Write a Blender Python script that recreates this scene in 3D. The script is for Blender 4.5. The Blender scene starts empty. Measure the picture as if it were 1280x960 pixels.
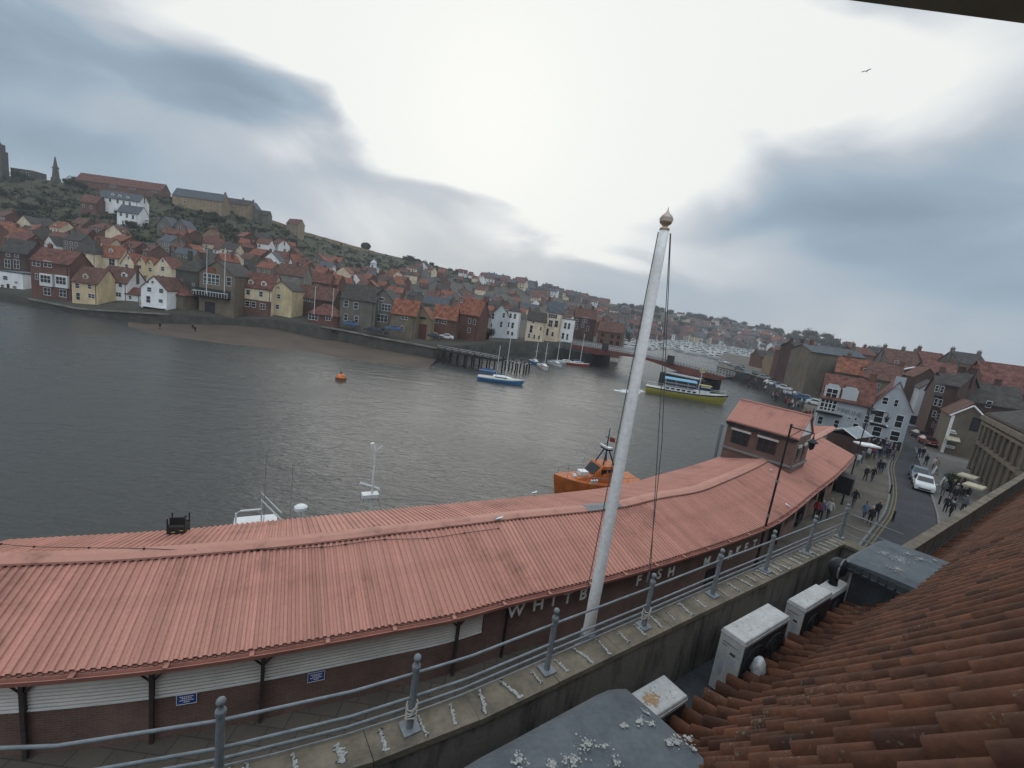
import bpy, math, random
from mathutils import Vector
rnd = random.Random(7)
C = bpy.context.scene.collection
R = math.radians
# ---------------------------------------------------------------- camera model (used to lay the place out in metres)
FPX, PITCH, ROLL, CZ = 560.0, R(10), R(8), 13.5
def ray(px, py):
    u = (px-640)/FPX; v = (480-py)/FPX
    a = u*math.cos(ROLL)-v*math.sin(ROLL); b = u*math.sin(ROLL)+v*math.cos(ROLL)
    return (a, math.cos(PITCH)+b*math.sin(PITCH), -math.sin(PITCH)+b*math.cos(PITCH))
def atz(px, py, z):
    d = ray(px, py); t = (z-CZ)/d[2]
    return Vector((d[0]*t, d[1]*t, z))
def aty(px, py, y):
    d = ray(px, py); t = y/d[1]
    return Vector((d[0]*t, y, CZ+d[2]*t))
def proj(p):
    z = p[2]-CZ; f = p[1]*math.cos(PITCH)-z*math.sin(PITCH); up = p[1]*math.sin(PITCH)+z*math.cos(PITCH); a, b = p[0]/f, up/f
    return 640+FPX*(a*math.cos(ROLL)+b*math.sin(ROLL)), 480-FPX*(-a*math.sin(ROLL)+b*math.cos(ROLL))
def depth(p): return p[1]*math.cos(PITCH)-(p[2]-CZ)*math.sin(PITCH)
def mpp(p): return depth(p)/FPX            # metres per photo pixel at p
def lerp(tab, x):
    if x <= tab[0][0]: return tab[0][1]
    for (a, b), (c, d) in zip(tab, tab[1:]):
        if x <= c: return b+(d-b)*(x-a)/(c-a)
    return tab[-1][1]
sc = bpy.context.scene
cd = bpy.data.cameras.new('camera'); cam = bpy.data.objects.new('camera', cd); C.objects.link(cam)
cam.location = (0, 0, CZ)
cd.sensor_width = 36; cd.lens = 36*FPX/1280; cd.clip_start = .05; cd.clip_end = 9000
from mathutils import Matrix
cam.rotation_euler = (Matrix.Rotation(R(90)-PITCH, 3, 'X') @ Matrix.Rotation(ROLL, 3, 'Z')).to_euler()
sc.camera = cam

# ---------------------------------------------------------------- materials
MATS = {}
def mat(name, col, rough=.8, var=.18, scale=3.0, bump=0.0, spec=.3, metal=0.0, col2=None, emis=None, detail=6, stretch=(1, 1, 1)):
    if name in MATS: return MATS[name]
    m = bpy.data.materials.new(name); m.use_nodes = True
    nt = m.node_tree; b = nt.nodes['Principled BSDF']
    b.inputs['Roughness'].default_value = rough; b.inputs['Metallic'].default_value = metal
    b.inputs['Specular IOR Level'].default_value = spec
    c2 = col2 or tuple(c*(1-var*1.6) for c in col)
    c1 = tuple(min(1, c*(1+var)) for c in col) if not col2 else col
    tc = nt.nodes.new('ShaderNodeTexCoord'); mp = nt.nodes.new('ShaderNodeMapping'); mp.inputs['Scale'].default_value = stretch
    nz = nt.nodes.new('ShaderNodeTexNoise'); nz.inputs['Scale'].default_value = scale; nz.inputs['Detail'].default_value = detail; nz.inputs['Roughness'].default_value = .65
    nt.links.new(tc.outputs['Object'], mp.inputs['Vector']); nt.links.new(mp.outputs['Vector'], nz.inputs['Vector'])
    rp = nt.nodes.new('ShaderNodeValToRGB')
    rp.color_ramp.elements[0].position = .3; rp.color_ramp.elements[1].position = .7
    rp.color_ramp.elements[0].color = (*c2, 1); rp.color_ramp.elements[1].color = (*c1, 1)
    nt.links.new(nz.outputs['Fac'], rp.inputs['Fac']); nt.links.new(rp.outputs['Color'], b.inputs['Base Color'])
    if bump:
        bp = nt.nodes.new('ShaderNodeBump'); bp.inputs['Strength'].default_value = bump; bp.inputs['Distance'].default_value = .05
        nt.links.new(nz.outputs['Fac'], bp.inputs['Height']); nt.links.new(bp.outputs['Normal'], b.inputs['Normal'])
    if emis:
        b.inputs['Emission Color'].default_value = (*emis, 1); b.inputs['Emission Strength'].default_value = 1
    MATS[name] = m; m['ramp'] = 1
    return m
def patterned(name, kind, ca, cb, cm, scale, bw, bh, mortar=.02, rough=.9, dirt=.35, uv=False, dscale=.6):
    """brick / slab pattern on a vertical (uv) or horizontal sheet, with weathering"""
    if name in MATS: return MATS[name]
    m = bpy.data.materials.new(name); m.use_nodes = True; nt = m.node_tree; N = nt.nodes; L = nt.links
    b = N['Principled BSDF']; b.inputs['Roughness'].default_value = rough; b.inputs['Specular IOR Level'].default_value = .25
    tc = N.new('ShaderNodeTexCoord'); br = N.new('ShaderNodeTexBrick')
    br.inputs['Scale'].default_value = scale; br.inputs['Brick Width'].default_value = bw; br.inputs['Row Height'].default_value = bh
    br.inputs['Mortar Size'].default_value = mortar; br.inputs['Color1'].default_value = (*ca, 1); br.inputs['Color2'].default_value = (*cb, 1); br.inputs['Mortar'].default_value = (*cm, 1)
    src = tc.outputs['UV'] if uv else tc.outputs['Object']
    if kind == 'wall' and not uv:
        sx = N.new('ShaderNodeSeparateXYZ'); L.new(src, sx.inputs[0]); ad = N.new('ShaderNodeMath'); L.new(sx.outputs[0], ad.inputs[0]); L.new(sx.outputs[1], ad.inputs[1])
        cb2 = N.new('ShaderNodeCombineXYZ'); L.new(ad.outputs[0], cb2.inputs[0]); L.new(sx.outputs[2], cb2.inputs[1]); src = cb2.outputs[0]
    L.new(src, br.inputs['Vector'])
    nz = N.new('ShaderNodeTexNoise'); nz.inputs['Scale'].default_value = dscale; nz.inputs['Detail'].default_value = 8; nz.inputs['Roughness'].default_value = .7
    L.new(tc.outputs['Object'], nz.inputs['Vector'])
    mr = N.new('ShaderNodeMapRange'); mr.inputs['From Min'].default_value = .3; mr.inputs['From Max'].default_value = .7; mr.inputs['To Min'].default_value = 1-dirt; mr.inputs['To Max'].default_value = 1+dirt*.4
    L.new(nz.outputs['Fac'], mr.inputs['Value'])
    mx = N.new('ShaderNodeVectorMath'); mx.operation = 'SCALE'; L.new(br.outputs['Color'], mx.inputs[0]); L.new(mr.outputs['Result'], mx.inputs['Scale'])
    L.new(mx.outputs[0], b.inputs['Base Color'])
    bp = N.new('ShaderNodeBump'); bp.inputs['Strength'].default_value = .3; bp.inputs['Distance'].default_value = .01; bp.invert = True
    L.new(br.outputs['Fac'], bp.inputs['Height']); L.new(bp.outputs['Normal'], b.inputs['Normal'])
    MATS[name] = m; return m

# ---------------------------------------------------------------- mesh builder
class MB:
    def __init__(s): s.v = []; s.f = []; s.m = []; s.uv = []; s.hasuv = False
    def poly(s, pts, m=0, uv=None):
        n = len(s.v); s.v += [tuple(p) for p in pts]; s.f.append(list(range(n, n+len(pts)))); s.m.append(m)
        if uv: s.hasuv = True
        s.uv.append(uv)
    def box(s, lo, hi, m=0, rz=0, c=None):
        (a, b, d), (e, f, g) = lo, hi
        P = [(a, b, d), (e, b, d), (e, f, d), (a, f, d), (a, b, g), (e, b, g), (e, f, g), (a, f, g)]
        if rz:
            c = c or ((a+e)/2, (b+f)/2); cs, sn = math.cos(rz), math.sin(rz)
            P = [(c[0]+(x-c[0])*cs-(y-c[1])*sn, c[1]+(x-c[0])*sn+(y-c[1])*cs, z) for x, y, z in P]
        s.hexa(P, m)
    def hexa(s, P, m=0):
        n = len(s.v); s.v += [tuple(p) for p in P]
        for q in ((0, 3, 2, 1), (4, 5, 6, 7), (0, 1, 5, 4), (1, 2, 6, 5), (2, 3, 7, 6), (3, 0, 4, 7)):
            s.f.append([n+i for i in q]); s.m.append(m); s.uv.append(None)
    def loft(s, rings, m=0, close=True, cap=True):
        n = len(s.v); k = len(rings[0])
        for r in rings: s.v += [tuple(p) for p in r]
        for i in range(len(rings)-1):
            for j in range(k if close else k-1):
                a, b = n+i*k+j, n+i*k+(j+1) % k
                s.f.append([a, b, b+k, a+k]); s.m.append(m); s.uv.append(None)
        if cap and close:
            s.f.append([n+j for j in range(k)][::-1]); s.m.append(m); s.uv.append(None)
            e = n+(len(rings)-1)*k
            s.f.append([e+j for j in range(k)]); s.m.append(m); s.uv.append(None)
    def tube(s, path, r, n=6, m=0):
        path = [Vector(p) for p in path]; rr = r if isinstance(r, (list, tuple)) else [r]*len(path); rings = []
        for i, p in enumerate(path):
            t = (path[min(i+1, len(path)-1)]-path[max(i-1, 0)]).normalized()
            a = t.cross(Vector((0, 0, 1)) if abs(t.z) < .95 else Vector((1, 0, 0))).normalized(); b = t.cross(a)
            rings.append([p+(a*math.cos(2*math.pi*j/n)+b*math.sin(2*math.pi*j/n))*rr[i] for j in range(n)])
        s.loft(rings, m)
    def lathe(s, prof, c=(0, 0, 0), n=12, m=0):
        s.loft([[(c[0]+r*math.cos(2*math.pi*j/n), c[1]+r*math.sin(2*math.pi*j/n), c[2]+z) for j in range(n)] for r, z in prof], m)
    def ball(s, c, r, m=0, n=8, k=5, sz=1.0):
        s.lathe([(max(.001, r*math.sin(math.pi*i/k)), -r*sz*math.cos(math.pi*i/k)) for i in range(k+1)], c, n, m)
    def mesh(s, name, mats, smooth=False):
        me = bpy.data.meshes.new(name); me.from_pydata(s.v, [], s.f)
        for q in (mats if isinstance(mats, (list, tuple)) else [mats]): me.materials.append(q)
        me.polygons.foreach_set('material_index', s.m)
        if smooth: me.polygons.foreach_set('use_smooth', [True]*len(s.f))
        if s.hasuv:
            l = me.uv_layers.new(name='UVMap'); i = 0
            for f, u in zip(s.f, s.uv):
                for j in range(len(f)):
                    if u: l.data[i].uv = u[j]
                    i += 1
        me.update(); return me
    def build(s, name, mats, parent=None, smooth=False, **kw):
        return link(name, s.mesh(name, mats, smooth), parent, **kw)
def link(name, me, parent=None, loc=None, rz=0, scale=None):
    o = bpy.data.objects.new(name, me); C.objects.link(o)
    if parent: o.parent = parent
    if loc is not None: o.location = loc
    if rz: o.rotation_euler = (0, 0, rz)
    if scale: o.scale = scale
    return o
def tag(o, label, cat, group=None):
    o['label'] = label; o['category'] = cat
    if group: o['group'] = group
    return o
def thing(name, label, cat, loc=(0, 0, 0), rz=0, group=None):
    o = bpy.data.objects.new(name, None); C.objects.link(o); o.location = loc; o.rotation_euler = (0, 0, rz); o.empty_display_size = .3
    return tag(o, label, cat, group)
def struct(o, kind='structure'): o['kind'] = kind; return o
def copy_tree(o, parent=None):
    c = o.copy(); C.objects.link(c); c.parent = parent
    for ch in list(o.children): copy_tree(ch, c)
    return c
def resample(pts, step):
    out = [pts[0].copy()]; acc = 0
    for a, b in zip(pts, pts[1:]):
        L = (b-a).length; t = step-acc
        while t <= L: out.append(a+(b-a)*(t/L)); t += step
        acc = L-(t-step)
    return out
def smooth_line(pts, n=8):
    """Catmull-Rom through pts"""
    P = [pts[0]*2-pts[1]]+list(pts)+[pts[-1]*2-pts[-2]]; out = []
    for i in range(1, len(P)-2):
        for k in range(n):
            t = k/n; a, b, c, d = P[i-1], P[i], P[i+1], P[i+2]
            out.append(.5*((2*b)+(c-a)*t+(2*a-5*b+4*c-d)*t*t+(3*b-a-3*c+d)*t**3))
    out.append(P[-2].copy()); return out

# ---------------------------------------------------------------- light and sky
SUNPX = (620, 110)
sd = Vector(ray(*SUNPX)).normalized(); SUN_EL = math.asin(sd.z); SUN_AZ = math.atan2(sd.x, sd.y)
sl = bpy.data.lights.new('sun', 'SUN'); sl.energy = .5; sl.angle = R(40); sl.color = (1, .95, .88)
so = bpy.data.objects.new('sun', sl); C.objects.link(so); so.rotation_euler = sd.to_track_quat('Z', 'Y').to_euler()
w = bpy.data.worlds.new('World'); sc.world = w; w.use_nodes = True
nt = w.node_tree; N = nt.nodes; L = nt.links; bg = N['Background']; bg.inputs['Strength'].default_value = .1
def node(t, **kw):
    n = N.new(t)
    for k, v in kw.items(): setattr(n, k, v)
    return n
def math_(op, a, b=None, c=None, clamp=False):
    n = node('ShaderNodeMath', operation=op, use_clamp=clamp)
    for i, q in enumerate((a, b, c)):
        if q is None: continue
        if isinstance(q, (int, float)): n.inputs[i].default_value = q
        else: L.new(q, n.inputs[i])
    return n.outputs[0]
sky = node('ShaderNodeTexSky'); sky.sky_type = 'NISHITA'; sky.sun_disc = False; sky.sun_elevation = SUN_EL; sky.sun_rotation = SUN_AZ
tc = node('ShaderNodeTexCoord'); sx = node('ShaderNodeSeparateXYZ'); L.new(tc.outputs['Generated'], sx.inputs[0])
az = math_('ARCTAN2', sx.outputs[0], sx.outputs[1]); el = math_('ARCSINE', sx.outputs[2])
cv = node('ShaderNodeCombineXYZ'); L.new(az, cv.inputs[0]); L.new(el, cv.inputs[1])
mp = node('ShaderNodeMapping'); mp.inputs['Scale'].default_value = (1.6, 3.1, 1); L.new(cv.outputs[0], mp.inputs['Vector'])
nz = node('ShaderNodeTexNoise'); nz.inputs['Scale'].default_value = 1.7; nz.inputs['Detail'].default_value = 9; nz.inputs['Roughness'].default_value = .48; nz.inputs['Distortion'].default_value = .5
L.new(mp.outputs[0], nz.inputs['Vector'])
wv = node('ShaderNodeVectorMath', operation='SUBTRACT'); L.new(nz.outputs['Color'], wv.inputs[0]); wv.inputs[1].default_value = (.5, .5, .5)
ws = node('ShaderNodeVectorMath', operation='MULTIPLY'); L.new(wv.outputs[0], ws.inputs[0]); ws.inputs[1].default_value = (.42, .26, 0)
wa = node('ShaderNodeVectorMath', operation='ADD'); L.new(cv.outputs[0], wa.inputs[0]); L.new(ws.outputs[0], wa.inputs[1])
# cloud banks: photo direction, half sizes (rad), lightness added
BANKS = [((610, 85), .66, .32, .85), ((420, 60), .30, .16, .35), ((740, 190), .24, .18, .55), ((640, 235), .45, .06, .10), ((850, 80), .32, .18, .5),
         ((60, 70), .34, .20, -.24), ((250, 105), .24, .09, -.38), ((320, 122), .12, .05, -.28), ((110, 190), .4, .07, -.16), ((200, 150), .2, .05, .12), ((470, 240), .34, .05, -.22),
         ((150, 20), .10, .08, .25), ((90, 140), .3, .05, .06), ((1040, 200), .42, .19, -.14), ((1150, 270), .42, .16, -.12), ((940, 170), .16, .09, -.12), ((1000, 280), .3, .06, -.12),
         ((1150, 90), .24, .12, .40), ((1010, 60), .3, .08, .25), ((1050, 330), .38, .05, .10), ((1180, 345), .25, .05, -.12), ((870, 330), .28, .035, .10),
         ((760, 330), .22, .025, -.12), ((700, 295), .3, .03, .14), ((560, 262), .3, .028, -.10)]
tot = None
for (px, py), ra, re, am in BANKS:
    d = Vector(ray(px, py)).normalized()
    s1 = node('ShaderNodeVectorMath', operation='SUBTRACT'); L.new(wa.outputs[0], s1.inputs[0]); s1.inputs[1].default_value = (math.atan2(d.x, d.y), math.asin(d.z), 0)
    s2 = node('ShaderNodeVectorMath', operation='MULTIPLY'); L.new(s1.outputs[0], s2.inputs[0]); s2.inputs[1].default_value = (1/ra, 1/re, 0)
    s3 = node('ShaderNodeVectorMath', operation='LENGTH'); L.new(s2.outputs[0], s3.inputs[0])
    mr = node('ShaderNodeMapRange', interpolation_type='SMOOTHSTEP'); L.new(s3.outputs['Value'], mr.inputs['Value'])
    mr.inputs['From Min'].default_value = .1; mr.inputs['From Max'].default_value = 1.35; mr.inputs['To Min'].default_value = am; mr.inputs['To Max'].default_value = 0
    tot = mr.outputs['Result'] if tot is None else math_('ADD', tot, mr.outputs['Result'])
nzd = math_('MULTIPLY', math_('SUBTRACT', nz.outputs['Fac'], .5), .75)
tot = math_('ADD', math_('ADD', tot, .47), nzd, clamp=True)
rp = node('ShaderNodeValToRGB'); L.new(tot, rp.inputs['Fac']); e = rp.color_ramp.elements
e[0].position = 0; e[0].color = (.15, .203, .255, 1); e[1].position = .92; e[1].color = (.68, .695, .67, 1)
for p, c in ((.3, (.24, .31, .38)), (.55, (.38, .415, .455)), (.75, (.55, .575, .59))):
    q = e.new(p); q.color = (*c, 1)
# unseen sky behind the camera is brightened to light the fronts facing it
bk = node('ShaderNodeMapRange', interpolation_type='SMOOTHSTEP'); L.new(sx.outputs[1], bk.inputs['Value'])
bk.inputs['From Min'].default_value = -.6; bk.inputs['From Max'].default_value = .35; bk.inputs['To Min'].default_value = 1.8; bk.inputs['To Max'].default_value = 1
cs = node('ShaderNodeVectorMath', operation='SCALE'); L.new(rp.outputs['Color'], cs.inputs[0]); zn = node('ShaderNodeMapRange', interpolation_type='SMOOTHSTEP'); L.new(el, zn.inputs['Value']); zn.inputs['From Min'].default_value = .75; zn.inputs['From Max'].default_value = 1.1; zn.inputs['To Min'].default_value = 10; zn.inputs['To Max'].default_value = 24
L.new(math_('MULTIPLY', bk.outputs['Result'], zn.outputs['Result']), cs.inputs['Scale'])
mx = node('ShaderNodeMix', data_type='RGBA'); mx.inputs['Factor'].default_value = .965; L.new(sky.outputs[0], mx.inputs['A']); L.new(cs.outputs[0], mx.inputs['B'])
L.new(mx.outputs['Result'], bg.inputs['Color'])
vs = sc.view_settings; vs.view_transform = 'Standard'; vs.look = 'None'; vs.gamma = 1; vs.exposure = .42; vs.use_curve_mapping = False
sc.cycles.max_bounces = 6; sc.cycles.use_denoising = True
# ================================================================ terrain, water, quays
BASE = [(-400, 340), (-100, 360), (0, 366), (100, 386), (200, 392), (300, 399), (345, 399), (400, 408), (420, 411), (475, 422), (546, 435), (590, 431), (630, 427), (710, 429), (760, 434),
        (785, 425), (840, 426), (900, 431), (950, 438), (975, 450), (1000, 490), (1060, 498), (1120, 506), (1200, 518), (1300, 532), (1700, 588)]
BASEY = [(-400, 125), (0, 118), (100, 112), (200, 112), (300, 122), (345, 124), (400, 124), (420, 126), (475, 121), (546, 117), (590, 135), (630, 155), (710, 166), (760, 180), (785, 400), (840, 560), (900, 720), (950, 700), (975, 440),
         (1000, 150), (1060, 130), (1700, 130)]
SKYL = [(-400, 190), (-60, 212), (0, 219), (70, 226), (110, 236), (200, 244), (280, 256), (330, 273), (380, 291), (457, 312), (500, 322), (540, 331), (600, 346), (640, 352), (700, 365), (760, 379), (820, 387), (900, 401), (960, 411), (1040, 427),
        (1100, 444), (1200, 464), (1300, 478), (1700, 530)]
SKYY = [(-400, 300), (0, 300), (200, 310), (330, 330), (457, 430), (540, 480), (640, 560), (740, 720), (820, 860), (900, 980), (950, 960), (1000, 820), (1100, 520), (1200, 320), (1300, 280), (1700, 250)]
def ground(px, py):
    """photo direction -> point on the terrain"""
    b = lerp(BASE, px); k = lerp(SKYL, px); t = max(0, min(1.0, (b-py)/(b-k)))
    y0 = lerp(BASEY, px); y1 = lerp(SKYY, px)
    return aty(px, py, y0+(y1-y0)*t**1.3)
M_HILL = mat('hillside_scrub_ground', (.060, .056, .026), .95, .3, .05, bump=.3, col2=(.030, .031, .016), detail=10)
M_STONE = mat('quay_stone', (.075, .068, .056), .9, .35, .5, bump=.4, col2=(.026, .026, .020))
M_SAND = mat('wet_sand', (.118, .082, .056), .75, .3, .12, bump=.2, col2=(.060, .046, .034), detail=9)
TOWN_TOP = [(0, 285), (60, 292), (110, 290), (180, 300), (240, 300), (300, 305), (360, 318), (420, 336), (480, 345), (520, 338), (560, 346), (620, 356), (700, 374), (760, 388)]
M_TOWN = mat('yards_and_lanes', (.075, .068, .052), .95, .35, .12, col2=(.038, .038, .028), detail=9)
def terrain(name, x0, x1, step, mtl):
    m = MB(); cols = []; pyy = []
    x = x0
    while x <= x1:
        b, k = lerp(BASE, x), lerp(SKYL, x); col = []
        for i in range(25):
            t = i/24; p = ground(x, b+(k-b)*t)
            if 0 < i < 24: p.z += (rnd.random()-.5)*.006*p.y*min(1, t*3)
            col.append(p)
        q = col[-1]; col += [q+Vector((q.x*.1, q.y*.1, -6)), Vector((q.x*1.25, q.y*1.25, min(q.z-12, 0)))]
        f = col[0]; col = [Vector((f.x, f.y, -6))]+col
        cols.append(col); pyy.append((x, b, k)); x += step
    k = len(cols[0])
    for c in cols: m.v += [tuple(p) for p in c]
    for i in range(len(cols)-1):
        for j in range(k-1):
            a = i*k+j; m.f.append([a, a+k, a+k+1, a+1]); x, b, kk = pyy[i]; m.m.append(1 if j == 0 else 2 if (name == 'hills' and b+(kk-b)*(j-1)/24 > lerp(TOWN_TOP, x)) else 0); m.uv.append(None)
    return struct(m.build(name, [mtl, M_STONE, M_TOWN], smooth=True))
terrain('hills', -400, 985, 7, M_HILL)
terrain('west_town_ground', 985, 1700, 15, mat('town_ground', (.07, .068, .06), .95, .2, .1))
# ---- water: one sheet to the horizon
def water_mat():
    m = bpy.data.materials.new('harbour_water'); m.use_nodes = True; n = m.node_tree.nodes; l = m.node_tree.links
    b = n['Principled BSDF']; b.inputs['Base Color'].default_value = (.060, .060, .055, 1); b.inputs['Roughness'].default_value = .12; b.inputs['IOR'].default_value = 1.33; b.inputs['Specular IOR Level'].default_value = .24
    t = n.new('ShaderNodeTexCoord'); prev = None
    for sc_, st, di, rot, sx_ in ((1.1, .8, .12, 20, 2.2), (.16, .4, .5, -8, 2.6), (4.0, .6, .03, 40, 1.7)):
        mpp_ = n.new('ShaderNodeMapping'); mpp_.inputs['Rotation'].default_value = (0, 0, R(rot)); mpp_.inputs['Scale'].default_value = (sc_, sc_*sx_, sc_)
        z = n.new('ShaderNodeTexNoise'); z.inputs['Scale'].default_value = 1; z.inputs['Detail'].default_value = 4; z.inputs['Distortion'].default_value = .6
        l.new(t.outputs['Object'], mpp_.inputs[0]); l.new(mpp_.outputs[0], z.inputs['Vector'])
        bp = n.new('ShaderNodeBump'); bp.inputs['Strength'].default_value = st; bp.inputs['Distance'].default_value = di
        l.new(z.outputs['Fac'], bp.inputs['Height'])
        if prev: l.new(prev.outputs['Normal'], bp.inputs['Normal'])
        prev = bp
    l.new(prev.outputs['Normal'], b.inputs['Normal'])
    z = n.new('ShaderNodeTexNoise'); z.inputs['Scale'].default_value = .035; z.inputs['Detail'].default_value = 5; l.new(t.outputs['Object'], z.inputs['Vector'])
    mr = n.new('ShaderNodeMapRange'); mr.inputs['From Min'].default_value = .35; mr.inputs['From Max'].default_value = .65; mr.inputs['To Min'].default_value = .16; mr.inputs['To Max'].default_value = .34
    l.new(z.outputs['Fac'], mr.inputs['Value']); l.new(mr.outputs['Result'], b.inputs['Roughness'])
    return m
m = MB(); m.poly([(-900, -150, -4), (1300, -150, -4), (1300, 1500, -4), (-900, 1500, -4)])
struct(m.build('water', water_mat()))
M_KERBL = mat('pale_quay_coping', (.20, .185, .155), .85, .3, .4)
for x0, x1 in ((36, 212), (402, 546)):
    m = MB(); rr = []
    for k in range(13):
        px = x0+(x1-x0)*k/12; p = ground(px, lerp(BASE, px)); rr.append([p+Vector((0, -.25, -.25)), p+Vector((0, -.25, .12)), p+Vector((0, .6, .12)), p+Vector((0, .6, -.25))])
    m.loft(rr); struct(m.build('quay_kerb', M_KERBL))
# ---- beach under the far quay
edge = [(160, 408), (178, 413), (205, 419), (294, 431), (387, 440), (440, 450), (500, 457), (536, 461)]
foot = [(160, 405), (178, 405), (205, 405), (294, 406), (350, 412), (400, 429), (456, 435), (545, 459)]
m = MB(); rows = []
for (ex, ey), (fx, fy) in zip(edge, foot):
    e_ = atz(ex, ey, -4.0); f_ = aty(fx, fy, max(e_.y+.5, lerp(BASEY, fx)+.5)); f_.z = max(f_.z, -3.3) if ex > 180 else -3.98+.004*(ex-160)
    e2 = e_+(e_-f_).normalized()*3; e2.z = -4.6
    rows.append([e2, e_+Vector((0, 0, .02)), e_.lerp(f_, .33), e_.lerp(f_, .66), f_+Vector((0, 1.5, .0))])
rows = [[Vector(q) for q in r] for r in zip(*[smooth_line(list(c), 5) for c in zip(*rows)])]
m.loft(rows, close=False); struct(m.build('beach', M_SAND, smooth=True))

# ---- fish market lines (needed for the quay edge)
def line(px, z): return [atz(x, y, z) for x, y in px]
EAVE = line([(-90, 850), (0, 845), (100, 838), (200, 828), (300, 814.5), (400, 798), (500, 780), (570, 767), (640, 748), (720, 730), (800, 709), (860, 691), (920, 671), (965, 653), (991, 636), (1019, 613), (1047, 591), (1068, 569)], 2.85)
RIDGE = line([(-90, 702), (0, 697), (160, 691), (320, 679), (400, 671), (520, 657), (640, 643), (762, 631), (818, 619), (866, 611), (897, 600), (935, 584), (970, 567), (1022, 545), (1044, 533)], 3.95)
BACK = line([(-90, 682), (0, 676), (207, 664), (320, 653), (400, 645.5), (520, 634), (640, 623), (764, 609), (827, 593), (860, 584), (905, 569), (960, 546), (1000, 530)], 2.85)
EAVE.insert(0, EAVE[0]+(EAVE[0]-EAVE[1]).normalized()*9); BACK.insert(0, BACK[0]+(BACK[0]-BACK[1]).normalized()*6)
EAVE, RIDGE, BACK = smooth_line(EAVE, 6), smooth_line(RIDGE, 6), smooth_line(BACK, 6)
QB = []
for i in range(len(BACK)):
    t = (BACK[min(i+1, len(BACK)-1)]-BACK[max(0, i-1)]).normalized(); nrm = Vector((-t.y, t.x, 0)); p = BACK[i]+nrm*1.2; QB.append(Vector((p.x, p.y, 0)))
# ---- west quay, street level
quay = [QB[0]+(QB[0]-QB[3]).normalized()*40]+QB[::4]+[QB[-1], Vector((58, 84, 0)), atz(990, 490, 0), atz(955, 473, 0), atz(927, 465, 0), atz(896, 458, 0), Vector((150, 330, 0)), Vector((420, 330, 0)), Vector((420, -80, 0)), Vector((-60, -80, 0))]
m = MB(); m.poly([(p.x, p.y, 0) for p in quay[::-1]])
for a, b in zip(quay[:-3], quay[1:-2]): m.poly([(a.x, a.y, -6), (b.x, b.y, -6), (b.x, b.y, 0), (a.x, a.y, 0)], 1)
M_PAVE = patterned('promenade_paving', 'ground', (.125, .105, .082), (.105, .09, .072), (.07, .06, .05), 1, .9, .6, .02, dirt=.4, dscale=.25)
struct(m.build('quay_promenade', [M_PAVE, M_STONE]))
QUAY_EDGE = quay
M_ASPH = patterned('street_setts', 'ground', (.060, .060, .064), (.050, .050, .054), (.036, .036, .038), 1, .35, .2, .015, dirt=.4, dscale=.2)
RL = [(1124, 556), (1112, 580), (1113, 600), (1113, 618), (1107, 640), (1092, 661), (1060, 700), (1000, 760)]
RR = [(1143, 560), (1150, 580), (1158, 600), (1164, 622), (1170, 642), (1173, 660), (1190, 720), (1230, 800)]
a, b = smooth_line(line(RL, .006), 6), smooth_line(line(RR, .006), 6)
m = MB(); m.loft([[p, q] for p, q in zip(a, b)], close=False); struct(m.build('street', M_ASPH))
side = line([(1124, 557), (1143, 561), (1166, 556), (1160, 545), (1150, 533), (1133, 530)], .010)
m = MB(); m.poly(side[::-1]); struct(m.build('side_street', M_ASPH))
M_YEL = mat('yellow_line_paint', (.17, .135, .055), .9, .3, 2)
m = MB()
for off in (.18, .42):
    rr = []
    for i, p in enumerate(a):
        t = (a[min(i+1, len(a)-1)]-a[max(0, i-1)]).normalized(); n_ = Vector((-t.y, t.x, 0)); n_ = n_ if n_.dot(b[i]-p) > 0 else -n_
        rr.append([p+n_*off+Vector((0, 0, .005)), p+n_*(off+.09)+Vector((0, 0, .005))])
    m.loft(rr, close=False)
struct(m.build('road_markings', M_YEL))
M_KERB = mat('kerb_granite', (.16, .155, .145), .85, .2, 2)
for l_, sgn in ((b, 1), (a, -1)):
    m = MB(); rr = []
    for i, p in enumerate(l_):
        t = (l_[min(i+1, len(l_)-1)]-l_[max(0, i-1)]).normalized(); n_ = Vector((-t.y, t.x, 0)); n_ = n_ if n_.dot((b[i]-a[i])) * sgn > 0 else -n_
        h = .11 if sgn > 0 else .03
        rr.append([p+Vector((0, 0, -.05)), p+Vector((0, 0, h)), p+n_*.16+Vector((0, 0, h)), p+n_*.16+Vector((0, 0, -.05))])
    m.loft(rr); struct(m.build('kerb', M_KERB))
# raised pavement right of the street
m = MB(); rr = []
for i, p in enumerate(b):
    t = (b[min(i+1, len(b)-1)]-b[max(0, i-1)]).normalized(); n_ = Vector((-t.y, t.x, 0)); n_ = n_ if n_.dot(b[i]-a[i]) > 0 else -n_
    rr.append([p+n_*.16+Vector((0, 0, .10)), p+n_*9+Vector((0, 0, .10))])
m.loft(rr, close=False)
struct(m.build('pavement', patterned('pavement_slabs', 'ground', (.15, .14, .125), (.13, .12, .105), (.08, .075, .07), 1, .8, .6, .015, dirt=.35, dscale=.3)))
STREET_L, STREET_R = a, b
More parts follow.
